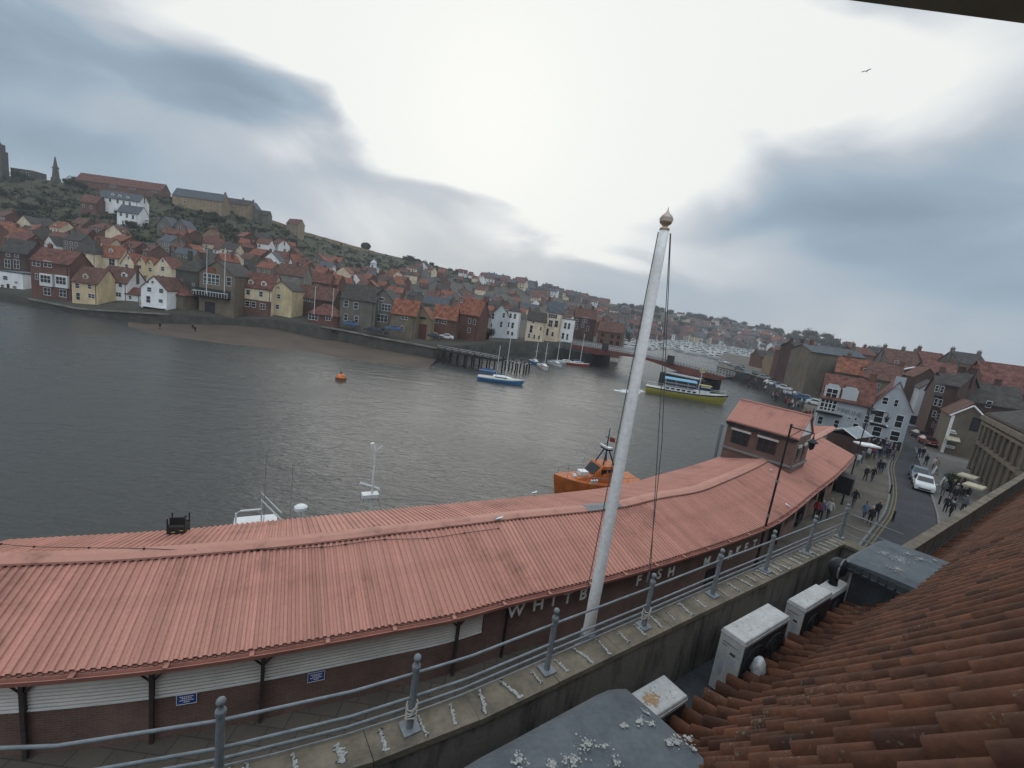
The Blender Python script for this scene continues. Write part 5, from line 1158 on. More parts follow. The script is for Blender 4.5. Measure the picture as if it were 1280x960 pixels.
for k in range(100):
    px = rnd.uniform(0, 560); b = lerp(TOWN_TOP, px)+10; kk = lerp(SKYL, px)+7; f = rnd.random()**.7; py = kk+(b-kk)*f; p = ground(px, py)
    tree(p-Vector((0, 0, 1.5)), rnd.uniform(.45, 1.05), 'dark rounded tree on the scrubby slope under the ridge', 'trees on the scrubby slope', k % 4, k)
for k in range(36):
    px = rnd.uniform(0, 740); f = rnd.random(); py = lerp(TOWN_TOP, px)*(1-f)+lerp(TOWN_BOT, px)*f; p = ground(px, py)
    tree(p-Vector((0, 0, .8)), rnd.uniform(.4, .8), 'small dark tree squeezed between the hillside houses', 'trees between hillside houses', k % 4, k)
p = aty(606, 427, 152); tree(p, 1.0, 'green ivy-clad tree at the quay between steep orange roof and grey gable', v=1)
# dense scrub over the slope
m = MB(); r_ = random.Random(11)
for k in range(1500):
    px = r_.uniform(-150, 640); b = lerp(TOWN_TOP, px)+4; kk = lerp(SKYL, px)+2; py = kk+(b-kk)*r_.random(); p = ground(px, py); s = r_.uniform(.8, 2.4)
    for q in range(16):
        d = Vector((r_.gauss(0, 1), r_.gauss(0, 1), abs(r_.gauss(0, .6)))); c = p+d*s*.6; a = Vector((r_.gauss(0, 1), r_.gauss(0, 1), r_.gauss(0, .8))).normalized()*s*.42; bb_ = a.cross(Vector((r_.gauss(0, 1), r_.gauss(0, 1), 1))).normalized()*s*.3
        m.poly([c-a, c-bb_, c+a, c+bb_], k % 2)
struct(m.build('scrub', [M_LEAF, M_LEAF2]), 'stuff')
# ridge features on the far left: ruined abbey, church, stone cross, boundary wall
p = ground(6, 222); s = mpp(p)
o = thing('abbey_ruin', 'tall dark abbey ruin with broken arches at the left edge of the hilltop', 'ruin', p); m = MB()
for x0, x1, h_ in ((-30, -16, 16), (-16, -8, 34), (-8, -2, 40), (-2, 3, 38), (3, 6, 30)): m.box((x0*s, -4, -2), (x1*s-.05, 0, h_*s))
for x in (-7, -3, 0): m.tube([(x*s, -2, h_*s), (x*s, -2, (h_+14)*s)], [2.0, .2], 4)
m.build('wall', WALLS['dkstone'], o)
m = MB()
for x, z in ((-12, 12), (-5, 14), (-5, 26), (1, 14)): m.box((x*s-1.0, -4.06, z*s), (x*s+1.0, -4.01, z*s+5))
m.build('arch_opening', M_DARK, o)
house('low castellated church among trees at the left end of the hilltop', ground(27, 222), 0, 14, 9, 5, 'x', .5, 'dkstone', 'dark', [(x, 2.6, 1.2, 2.4, 'p') for x in (-4, 0, 4)], cat='church', name='church')
p = ground(70, 227); o = thing('stone_cross', 'slender pointed dark stone cross on the hilltop skyline', 'cross', p); s = mpp(p); m = MB()
m.lathe([(5*s, -1), (4.6*s, 4*s), (3.6*s, 5*s), (2.8*s, 14*s), (1.6*s, 22*s), (.7*s, 28*s), (0, 30*s)], (0, 0, 0), 6); m.build('shaft', WALLS['dkstone'], o); m = MB(); m.box((-4*s, -.4, 15*s), (4*s, .4, 17*s)); m.build('cross_arm', WALLS['dkstone'], o)
m = MB(); rr = []
for px in range(330, 470, 6):
    p = ground(px, lerp(SKYL, px)+3); rr.append([p+Vector((0, -.3, -2)), p+Vector((0, -.3, 2.4+rnd.uniform(0, .5))), p+Vector((0, .3, 2.4)), p+Vector((0, .3, -2))])
m.loft(rr); tag(m.build('boundary_wall', WALLS['tanstone']), 'long stone boundary wall running down the bare ridge', 'wall')
# ================================================================ west side: street buildings
def facade(label, L_, R_, z0, eaveL, typ, rise, dep, wall, roof, wins=(), chim=(), h=None, name='house', cat='house', **kw):
    """a building whose front stands on the ground between two photo points; wins in photo pixels (x, y, w, h)"""
    a, b = atz(*L_, z0), atz(*R_, z0); d = b-a; w_ = d.length; rz = math.atan2(d.y, d.x); c = (a+b)/2
    n_ = Vector((math.sin(rz), -math.cos(rz), 0)); ex = d.normalized()
    h = h or aty(*eaveL, a.y).z-z0; ww = []
    def onp(x, y):
        v = Vector(ray(x, y)); cam_ = Vector((0, 0, CZ)); t = (a-cam_).dot(n_)/v.dot(n_); q = cam_+v*t; return (q-c).dot(ex), q.z-z0
    for q in wins:
        x, y, pw, ph = q[:4]; l_, z_ = onp(x, y); l1 = onp(x-pw/2, y)[0]; l2 = onp(x+pw/2, y)[0]; z1 = onp(x, y-ph/2)[1]; z2 = onp(x, y+ph/2)[1]
        ww.append((l_, z_, min(abs(l2-l1), 5), min(abs(z1-z2), 4), *q[4:]))
    o = house(label, (c.x, c.y, z0), rz, w_, dep, h, typ, rise, wall, roof, ww, chim, name=name, cat=cat, below=1, **kw)
    return o, onp, w_, h
def front(label, R_, Lx, rzd, z0, eaveR, typ, rise, dep, wall, roof, wins=(), chim=(), h=None, right_anchor=True, **kw):
    """front wall through one photo point on the ground, at a given heading, reaching across to another photo column"""
    b = atz(*R_, z0); rz = R(rzd); ex = Vector((math.cos(rz), math.sin(rz), 0)); sg = -1 if right_anchor else 1; lo, hi = .5, 60
    for _ in range(40):
        md = (lo+hi)/2; x = proj(b+ex*sg*md)[0]
        if (x > Lx) == right_anchor: lo = md
        else: hi = md
    o_ = b+ex*sg*lo; h = h or aty(*eaveR, b.y).z-z0
    return facade(label, proj(o_) if right_anchor else R_, R_ if right_anchor else proj(o_), z0, None, typ, rise, dep, wall, roof, wins, chim, h=h, **kw)
def Gp(x, y): return (1040+x/5.3333, 420+y/5.3333)
def Hp(x, y): return (900+x/5.3333, 400+y/5.3333)
def Gw(*L_): return [(*Gp(q[0], q[1]), q[2]/5.333, q[3]/5.333, *q[4:]) for q in L_]
def Hw(*L_): return [(*Hp(q[0], q[1]), q[2]/5.333, q[3]/5.333, *q[4:]) for q in L_]
WALLS['pub'] = flatmat('pale_blue_grey_render', (.36, .385, .40), .08); WALLS['cladding'] = flatmat('white_boarding', (.46, .47, .48), .06); WALLS['umber'] = flatmat('umber_render', (.15, .125, .095))
WN['pub'] = 'pale blue grey'
pub, onA, wA, hA = front('pale blue-grey gabled pub with white sash windows facing the street', Gp(455, 770), 1078.4, -37, 0, Gp(515, 502), 'f', 3.9, 11, 'pub', 'red',
    Gw((355, 432, 30, 44), (428, 448, 30, 44), (312, 538, 54, 80), (447, 570, 50, 78), (298, 636, 54, 66), (418, 667, 56, 64), (430, 735, 44, 50, 'd'), (305, 705, 100, 46, 'd'), (232, 555, 38, 46)), name='pub', cat='pub')
m = MB(); m.box((-.6, -.1, hA+3.0), (.6, .4, hA+4.7)); m.build('chimney', WALLS['pub'], pub)
m = MB(); m.box((-wA/2+.2, -.12, 3.0), (wA/2-2.2, -.02, 3.35)); m.build('shop_fascia', M_DARK, pub)
mar, onB, wB, hB = front('long pale rendered inn with red mansard roof joined to the grey gabled pub', proj(pub.matrix_basis @ Vector((-wA/2-.05, .25, 0))), 1016, -33, 0, Hp(985, 575), 'g', 3.6, 9, 'pub', 'red',
    Hw((722, 565, 100, 80, 'b'), (668, 668, 34, 54), (775, 692, 30, 50), (900, 716, 34, 52), (860, 655, 18, 12, 'p'), (905, 660, 16, 16, 'p')), (.85,), name='inn', cat='inn')
m = MB(); x1, z1 = onB(*Hp(640, 600)); x2, z2 = onB(*Hp(815, 640)); m.box((x1, -.9, min(z1, z2)-.15), (x2, -.02, min(z1, z2)+.12)); m.build('awning', M_DARK, mar)
for (x, y, ww_, wh_) in ((755, 455, 60, 60), (870, 490, 80, 90)):
    l_, z_ = onB(*Hp(x, y)); m = MB(); w2 = 1.0; m.box((l_-w2, .2, hB-.4), (l_+w2, 2.4, hB+1.9)); m.poly([(l_-w2, .2, hB+1.9), (l_+w2, .2, hB+1.9), (l_+w2*.6, .2, hB+2.4), (l_-w2*.6, .2, hB+2.4)]); d_ = m.build('dormer', WALLS['cladding'], mar)
    if x < 800: link('dormer_window', window_mesh(1.4, 1.4), mar, (l_, .18, hB+.9))
M_LET2 = mat('grey_letters', (.17, .18, .19), .6)
for ch, xx in zip('MARINE', range(6)):
    l_, z_ = onB(*Hp(800+xx*27, 600+xx*7)); me = text_mesh(ch, 1.0, M_LET2, .02); o = link('sign_letter', me, mar, (l_, -.04, z_)); o.rotation_euler = (R(90), 0, 0)
# white bracket lights and hanging sign on the pub
for x, y in ((262, 568), (368, 600)):
    l_, z_ = onA(*Gp(x, y)); m = MB(); m.ball((l_, -.3, z_), .16, 0, 8, 5); m.tube([(l_, 0, z_), (l_, -.3, z_)], .04, 5); m.build('wall_lamp', M_WHITE, pub)
l_, z_ = onA(*Gp(285, 508)); m = MB(); m.box((l_-.5, -.6, z_-.25), (l_+.5, -.5, z_+.25)); m.tube([(l_, 0, z_+.3), (l_, -.6, z_+.3)], .03, 5); m.build('hanging_sign', M_BLACK, pub)
wf('G', 465, 470, 180, 250, 207, 'f', 'brick', 'red', [(480, 300, 26, 36), (470, 380, 26, 36), (430, 330, 20, 30)], 'brick building with white trimmed pediment and round window behind the grey pub', (), Y=118, dep=10, yaw=-30)
o = HOUSES[-1]; s = mpp(o.location)/5.333; m = MB()
hh_ = (470-250)*s; X = 90*s; ri = 43*s
for sg in (-1, 1): m.tube([(sg*(X+.3), -.3, hh_-.1), (0, -.3, hh_+ri+.15)], .22, 4)
m.box((-X-.3, -.35, hh_-.25), (X+.3, -.05, hh_)); m.build('pediment_trim', M_WHITE, o); m = MB(); m.lathe([(.0, 0), (.62, 0), (.62, .05), (.40, .06), (.40, .02), (0, .02)], (0, 0, 0), 16); m.v = [(x, -.06-z, hh_+ri*.42+y) for x, y, z in m.v]; m.build('round_window', M_WHITE, o)
front('plain white boarded block with rounded gable beside the narrow side street', Gp(640, 624), Gp(512, 600)[0], -36, 0, Gp(655, 360), 'f', 1.6, 9, 'cladding', 'dark', Gw((545, 560, 60, 50, 'd'), (600, 572, 60, 50, 'd')), name='house')
front('tall dark brick town house with rows of sashes up the side street', Gp(728, 722), 1161, -60, 0, Gp(775, 330), 'g', 2.4, 9, 'dkbrick', 'dark', Gw((700, 350, 16, 42), (735, 358, 16, 42), (692, 440, 16, 44), (722, 448, 16, 44), (682, 520, 16, 40), (708, 540, 16, 40), (672, 590, 14, 36), (690, 610, 14, 36)), (-.9, .9))
F_, onF, wF, hF = front('brown brick gabled cafe with arched white sign boards stacked on its wall', Gp(722, 772), 1219, -36, 0, Gp(735, 518), 'f', 2.3, 10, 'umber', 'brown', Gw((955, 590, 50, 80, 'd')), name='cafe', cat='cafe', right_anchor=False)
m = MB(); m.box((-wF/2-.02, -.15, 0), (-wF/2+.35, -.005, hF)); m.build('corner_pilaster', M_WHITE, F_)
m = MB()
for sg in (-1, 1): m.tube([(sg*(wF/2+.25), -.28, hF-.1), (0, -.28, hF+2.0)], .12, 4)
m.build('bargeboard', M_WHITE, F_)
for k, (x, y, w2, h2) in enumerate(((803, 640, 60, 30), (796, 692, 66, 28), (788, 738, 62, 26))):
    l_, z_ = onF(*Gp(x, y)); l0 = onF(*Gp(x-w2/2, y))[0]; l1 = onF(*Gp(x+w2/2, y))[0]; ww_ = abs(l1-l0); m = MB(); hb = .42
    if k == 0: m.loft([[(l_+math.cos(t)*ww_/2, -.12, z_-hb/2+max(0, math.sin(t))*hb*1.4) for t in [math.pi*q/10 for q in range(11)]], [(l_+math.cos(t)*ww_/2, -.05, z_-hb/2+max(0, math.sin(t))*hb*1.4) for t in [math.pi*q/10 for q in range(11)]]])
    else: m.box((l_-ww_/2, -.12, z_-hb/2), (l_+ww_/2, -.05, z_+hb/2))
    so_ = m.build('sign_board', M_WHITE, F_); m = MB()
    for q in range(5): m.box((l_-ww_*.38+q*ww_*.16, -.135, z_-.1), (l_-ww_*.38+q*ww_*.16+ww_*.1, -.121, z_+.1))
    m.build('lettering', M_PRINT, so_)
l_, z_ = onF(*Gp(783, 806)); m = MB(); m.box((l_-.55, -.12, z_-.3), (l_+.55, -.05, z_+.3)); m.build('sign_board', mat('pale_blue_board', (.22, .32, .42), .6), F_)
m = MB(); m.hexa([(-wF/2, -1.6, 2.3), (-wF/2+1.6, -1.6, 2.3), (-wF/2+1.6, 0, 2.7), (-wF/2, 0, 2.7), (-wF/2, -1.6, 2.36), (-wF/2+1.6, -1.6, 2.36), (-wF/2+1.6, 0, 2.78), (-wF/2, 0, 2.78)]); m.build('awning', mat('beige_canvas', (.42, .36, .26), .8), F_)
WALLS['bank'] = flatmat('soot_dark_sandstone', (.165, .135, .098)); WN['bank'] = 'dark stone'
BK, onK, wK, hK = facade('sandstone bank with tall columns and heavy cornice at the right edge', (1212, 589), (1262, 642), .1, (1224, 515), 'h', 3.2, 12, 'bank', 'dark', (), name='bank', cat='bank')
m = MB(); m.box((-wK/2-.3, -.6, hK-.9), (wK/2+.3, -.005, hK-.35)); m.box((-wK/2-.2, -.4, hK-1.5), (wK/2+.2, -.01, hK-1.2)); m.box((-wK/2, -.35, hK*.48), (wK/2, -.01, hK*.54)); m.build('cornice', WALLS['bank'], BK)
for i in range(9):
    x = -wK/2+.5+i*(wK-1)/8
    for z0, z1 in ((.3, hK*.48), (hK*.54+.02, hK-1.5)):
        m = MB(); m.lathe([(.22, z0), (.22, z0+.2), (.17, z0+.25), (.15, z1-.3), (.21, z1-.2), (.21, z1)], (x, -.3, 0), 10); m.build('column', WALLS['bank'], BK)
    if i < 8:
        for zc, st in ((hK*.26, 'p'), (hK*.70, 'p')): link('window', window_mesh((wK-1)/8*.5, hK*.36, st), BK, (x+(wK-1)/14, 0, zc))
# roofs and buildings behind the street
def bk(*a, **k): return wf(*a, **k)
bk('G', 930, 560, 420, 440, 330, 'g', 'dkbrick', 'dark', [(990, 443, 22, 40)], 'broad dark slate roof with a small white framed window behind the cafe', (-.3, .5), Y=78, dep=11, yaw=-35)
bk('G', 1200, 470, 300, 380, 225, 'g', 'brick', 'red', [(1200, 360, 26, 14, 'p')], 'broad red tiled roof at the right edge behind the bank', (), Y=80, dep=12, yaw=-25)
bk('G', 800, 500, 160, 330, 270, 'g', 'dkbrick', 'dark', [(800, 370, 20, 40), (770, 380, 20, 40)], 'dark brick house behind the tall town house', (-.8, .8), Y=105, dep=8, yaw=-20)
bk('G', 440, 330, 190, 190, 110, 'g', 'greystone', 'brown', [(400, 180, 20, 24)], 'grey stone house with three chimneys on the skyline above the pub', (-.95, .2, .95), Y=150, dep=9, yaw=-12)
bk('G', 655, 330, 150, 195, 125, 'g', 'brick', 'red', [], 'red roofed house with tall chimney on the skyline right of the three-chimney house', (-.9,), Y=150, dep=9, yaw=-8)
bk('G', 900, 330, 165, 190, 128, 'g', 'greystone', 'dark', [(850, 240, 14, 20), (930, 245, 14, 20)], 'dark house with a chimney at each end on the right skyline', (-.95, .95), Y=140, dep=9, yaw=-10)
bk('G', 700, 370, 170, 255, 190, 'g', 'brick', 'red', [], 'low red tiled roof behind the white boarded block', (.9,), Y=120, dep=9, yaw=-25)
bk('G', 590, 420, 120, 280, 215, 'f', 'dkbrick', 'red', [], 'steep dark gable squeezed behind the white boarded block', (), Y=108, dep=8, yaw=-25)
bk('G', 290, 430, 180, 290, 200, 'g', 'umber', 'brown', [(290, 330, 14, 20)], 'umber house with brown roof behind the inn', (.9,), Y=105, dep=9, yaw=-40)
bk('G', 160, 340, 260, 260, 175, 'g', 'umber', 'orange', [(180, 290, 26, 20), (230, 290, 20, 20)], 'umber house with bright orange roof and skylights behind the inn', (-.6,), [(190, 225)], Y=115, dep=9, yaw=-35)
bk('H', 650, 470, 180, 225, 190, 'g', 'umber', 'slate', [], 'big windowless umber block with slate roof left of the inn', (), Y=125, dep=14, yaw=-10)
bk('H', 595, 480, 90, 215, 175, 'x', 'cream', 'slate', [(560, 240, 10, 14)], 'cream topped tall house adjoining the umber block', (0,), Y=130, dep=9)
bk('H', 800, 330, 260, 235, 200, 'g', 'greystone', 'slate', [], 'long slate roof with white parapet behind the umber block', (.8,), Y=150, dep=10, yaw=-8)
bk('H', 955, 280, 150, 230, 195, 'g', 'brick', 'red', [], 'brick house with red roof farthest right along the slate roofs', (-.5, .5), Y=190, dep=9)
bk('H', 390, 370, 80, 250, 225, 'x', 'tanstone', 'slate', [(370, 265, 14, 26), (405, 265, 14, 26), (370, 310, 14, 26), (405, 310, 14, 26), (390, 345, 16, 30)], 'tan stone bay-fronted house on the west quay', (.6,), Y=180, dep=9)
bk('H', 490, 450, 90, 190, 160, 'g', 'dkbrick', 'dark', [(470, 230, 14, 24), (505, 235, 14, 24), (470, 300, 14, 24), (505, 310, 14, 24)], 'dark brick tall house on the west quay', (-.8, .8), Y=150, dep=9)
bk('H', 300, 330, 100, 250, 215, 'g', 'brick', 'dark', [(280, 280, 12, 18), (320, 285, 12, 18)], 'brick house farthest along the west quay', (.7,), Y=215, dep=9)
bk('H', 445, 400, 60, 215, 185, 'f', 'brick', 'brown', [(445, 260, 12, 20), (445, 320, 12, 20)], 'narrow brick gabled house on the west quay', (), Y=165, dep=9)
bk('H', 545, 460, 40, 280, 262, 'x', 'cream', 'slate', [(545, 330, 12, 22), (545, 390, 12, 22)], 'very narrow cream house on the west quay', (), Y=140, dep=8)
for k in range(46):
    px = rnd.uniform(1000, 1420); py = lerp(SKYL, px)+rnd.uniform(2, 24); p = ground(px, py); w_ = rnd.uniform(7, 12)
    house('%s house with %s roof, one of many climbing the slope behind the west quay' % (('brick', 'red') if k % 2 else ('dark', 'brown')), (p.x, p.y, p.z), R(rnd.uniform(-50, 10)), w_, 8, rnd.uniform(4, 6.5), 'g', 3.2, 'brick' if k % 2 else 'dkbrick', 'red' if k % 2 else 'brown', [(x_*w_, 3, 1, 1.4, 'p') for x_ in (-.25, .25)], [rnd.choice((-.9, .9))], group='houses behind the west quay')
for k in range(26):
    px = rnd.uniform(985, 1300); py = lerp(SKYL, px)+rnd.uniform(-1, 14); p = ground(px, py); tree(p-Vector((0, 0, 1)), rnd.uniform(.9, 1.6)*p.y/300, 'dark tree among the roofs on the western slope', 'trees on the western slope', k % 4, k)
# ================================================================ people
def skin(name, joints, bones, mats, zones):
    me = bpy.data.meshes.new(name); me.from_pydata([j[:3] for j in joints], bones, []); o = bpy.data.objects.new(name, me); C.objects.link(o)
    o.modifiers.new('s', 'SKIN'); sv = me.skin_vertices[0].data
    for i, j in enumerate(joints): sv[i].radius = (j[3], j[4] if len(j) > 4 else j[3])
    sv[0].use_root = True; u = o.modifiers.new('u', 'SUBSURF'); u.levels = 1
    bpy.context.view_layer.update(); m2 = bpy.data.meshes.new_from_object(o.evaluated_get(bpy.context.evaluated_depsgraph_get())); bpy.data.objects.remove(o)
    m2.name = name; m2.materials.clear()
    for q in mats: m2.materials.append(q)
    for f in m2.polygons: f.material_index = zones(f.center); f.use_smooth = True
    return m2
M_SKIN = mat('skin', (.42, .25, .18), .6, .08); M_SHOE = mat('dark_shoes', (.02, .02, .02), .6); M_HAIR = [mat('dark_hair', (.03, .022, .016), .7), mat('grey_hair', (.30, .29, .28), .7), mat('fair_hair', (.25, .17, .09), .7)]
COATS = [mat('black_coat', (.016, .016, .018), .85), mat('navy_coat', (.02, .025, .05), .85), mat('grey_coat', (.11, .11, .115), .85), mat('white_top', (.50, .49, .47), .85), mat('red_coat', (.28, .04, .03), .85), mat('purple_coat', (.10, .07, .16), .85), mat('beige_coat', (.28, .23, .16), .85), mat('blue_denim_top', (.09, .14, .20), .85)]
LEGS = [mat('black_trousers', (.018, .018, .02), .9), mat('blue_jeans', (.05, .065, .10), .9), mat('grey_trousers', (.09, .09, .09), .9)]
def person_proto(stride, armsw, bend=0):
    s, a = stride, armsw
    J = [(0, 0, .95, .135, .105), (0, 0, 1.12, .13, .10), (0, 0, 1.32, .165, .11), (0, .0, 1.46, .07, .06), (0, -.01, 1.53, .052, .052), (0, -.02, 1.60, .075, .09), (0, -.02, 1.70, .068, .085), (0, -.02, 1.74, .03, .035),
         (.17, 0, 1.40, .062), (.22, a*.35-.0, 1.14, .05), (.23, a*.6-.08, .92, .036), (.23, a*.62-.10, .84, .032, .02), (-.17, 0, 1.40, .062), (-.22, -a*.35, 1.14, .05), (-.23, -a*.6-.08, .92, .036), (-.23, -a*.62-.10, .84, .032, .02),
         (.09, 0, .86, .092), (.095, -s*.5, .50, .062), (.095, -s*.8+.06, .10, .042), (.095, -s*.85-.06, .04, .036, .03), (-.09, 0, .86, .092), (-.095, s*.4-.03, .50, .062), (-.095, s*.9+.05, .12, .042), (-.095, s*.9-.06, .05, .036, .03)]
    B = [(0, 1), (1, 2), (2, 3), (3, 4), (4, 5), (5, 6), (6, 7), (2, 8), (8, 9), (9, 10), (10, 11), (2, 12), (12, 13), (13, 14), (14, 15), (0, 16), (16, 17), (17, 18), (18, 19), (0, 20), (20, 21), (21, 22), (22, 23)]
    def zone(c): return 0 if c.z > 1.49 else 3 if c.z < .085 else 0 if (abs(c.x) > .17 and c.z < .90) else 1 if c.z > .84 else 2
    return skin('person', J, B, [M_SKIN, COATS[0], LEGS[0], M_SHOE], zone)
PROTO = [person_proto(.0, .05), person_proto(.22, .25), person_proto(-.25, -.2), person_proto(.12, -.1)]
mh = MB(); mh.lathe([(.02, 1.50), (.09, 1.56), (.098, 1.66), (.085, 1.74), (.03, 1.775), (0, 1.78)], (0, .012, 0), 10); HAIRM = mh.mesh('hair', [M_HAIR[0]], True)
mf = MB(); mf.ball((.03, -.103, 1.645), .010, 1, 5, 4); mf.ball((-.03, -.103, 1.645), .010, 1, 5, 4); mf.tube([(0, -.108, 1.65), (0, -.128, 1.61)], [.008, .014], 5, 0); mf.box((-.022, -.106, 1.568), (.022, -.098, 1.575), 2)
for sg in (-1, 1): mf.ball((sg*.082, -.02, 1.63), .018, 0, 5, 4)
FACEM = mf.mesh('face', [M_SKIN, M_SHOE, mat('lips', (.3, .12, .1), .6)])
hands = MB()
for sg, ay in ((1, 1), (-1, -1)):
    for k in range(4): hands.tube([(sg*.23, -.10+(k-1.5)*.018, .83), (sg*.232, -.105+(k-1.5)*.02, .79), (sg*.225, -.11+(k-1.5)*.02, .755+.006*abs(k-1.5))], [.009, .008, .006], 5)
    hands.tube([(sg*.23, -.135, .86), (sg*.225, -.155, .83), (sg*.222, -.16, .80)], [.010, .009, .007], 5)
NP = 0
def person(p, rz, coat, legs, label, v=None, group=None, hair=None, sc_=1.0):
    global NP
    v = NP % 4 if v is None else v; NP += 1
    o = link('person', PROTO[v], None, p, rz, (sc_,)*3); tag(o, label, 'person', group)
    for i, mm in ((1, COATS[coat]), (2, LEGS[legs])): o.material_slots[i].link = 'OBJECT'; o.material_slots[i].material = mm
    h_ = link('hair', HAIRM, o); h_.material_slots[0].link = 'OBJECT'; h_.material_slots[0].material = M_HAIR[NP % 3 if hair is None else hair]; link('face', FACEM, o); return o
def Sp(x, y): return atz(980+x/5.3333, 500+y/5.3333, .012)
PP = [((535, 540), 0, 0, 'person in black coat walking left of a fair-haired companion near the second lamp', 1), ((580, 547), 0, 1, 'fair-haired person in black coat beside a walker near the second lamp', 2), ((620, 488), 1, 0, 'person in navy coat walking towards the grey pub, left of a pair', 1), ((643, 497), 0, 1, 'person in black coat walking towards the grey pub, right of a pair', 2),
      ((455, 716), 0, 2, 'lone person in black coat walking in the middle of the promenade', 1), ((523, 806), 7, 1, 'person in pale blue top, leftmost of three walkers by the yellow lines', 2), ((562, 838), 0, 0, 'person in long black coat, middle of three walkers by the yellow lines', 3), ((605, 806), 0, 1, 'person in black jacket, rightmost of three walkers by the yellow lines', 1),
      ((200, 795), 4, 0, 'person in red coat standing under the market eave', 0), ((232, 803), 5, 0, 'person in purple coat beside the market wall', 0), ((285, 798), 3, 2, 'person in white top walking beside the market wall', 1), ((937, 442), 0, 0, 'person in black coat crossing at the side street, right of two', 1), ((918, 390), 0, 1, 'person in black coat standing at the mouth of the side street', 0), ((890, 388), 1, 0, 'person in navy coat left of the side street mouth', 2),
      ((1066, 755), 0, 0, 'person in black coat on the right pavement below the parasols, left of two', 0), ((1098, 788), 0, 0, 'person in black coat on the right pavement below the parasols, right of two', 2), ((993, 468), 3, 1, 'person in white top on the right pavement beside the cafe', 1), ((485, 445), 3, 2, 'person in white top at the market end beside the lamp', 0), ((505, 430), 2, 1, 'person in grey coat at the market end beside the lamp', 2), ((720, 400), 2, 1, 'person in grey coat at the kerb corner before the pub door', 1), ((690, 392), 0, 1, 'person in black coat nearest the kerb corner before the pub', 3), ((1130, 665), 2, 0, 'person in grey coat seated side of the parasols on the right pavement', 0), ((1005, 480), 6, 1, 'person in beige coat on the right pavement', 3)]
for k, (q, c_, l_, lab, v) in enumerate(PP): person(Sp(*q), R(rnd.choice((-35, 145))+rnd.uniform(-25, 25)), c_, l_, lab, v, sc_=rnd.uniform(.96, 1.05))
for k in range(30):
    q = (rnd.uniform(545, 735), rnd.uniform(318, 402)); p = Sp(*q)
    person(p, R(rnd.uniform(0, 360)), rnd.choice((0, 0, 0, 1, 2, 3, 5, 6, 4)), rnd.randint(0, 2), 'person in outdoor clothes within the crowd gathered before the grey pub', None, 'crowd before the pub')
for k in range(46):
    f = rnd.random(); px = 1030-115*f+rnd.uniform(-14, 8); py = 528-62*f+rnd.uniform(-5, 6); p = atz(px, py, .012)
    person(p, R(rnd.uniform(0, 360)), rnd.choice((0, 0, 1, 2, 3, 5, 6, 4)), rnd.randint(0, 2), 'person strolling in the distant crowd along the west quay', None, 'crowd along the west quay')
for k, ((px, py), lab) in enumerate((((244, 416), 'dark clothed person on the far beach, left of a pair'), ((241, 413), 'dark clothed person on the far beach, nearer the wall'), ((200, 412), 'dark clothed person at the left end of the far beach'))):
    p = atz(px, py, -3.75); person(p, R(40*k), 0, 0, lab, k % 4)
p = ground(400+787/5.333, 300+672/5.333); p.y += 1.0; p.z = min(p.z, -.4); person(p, 0, 0, 0, 'dark clothed person standing on the far quay before the brick wing', 0)
for k, q in enumerate(((1120, 690), (1148, 655), (1170, 690), (1185, 755), (1205, 690), (1160, 620), (1110, 640), (1180, 600), (1050, 640))):
    person(Sp(*q)+Vector((0, 0, .1)), R(40*k), (0, 1, 0, 2, 0, 6, 0, 1, 2)[k], k % 3, 'person among the dark cafe tables and parasols on the right pavement', None, 'cafe customers on the pavement')
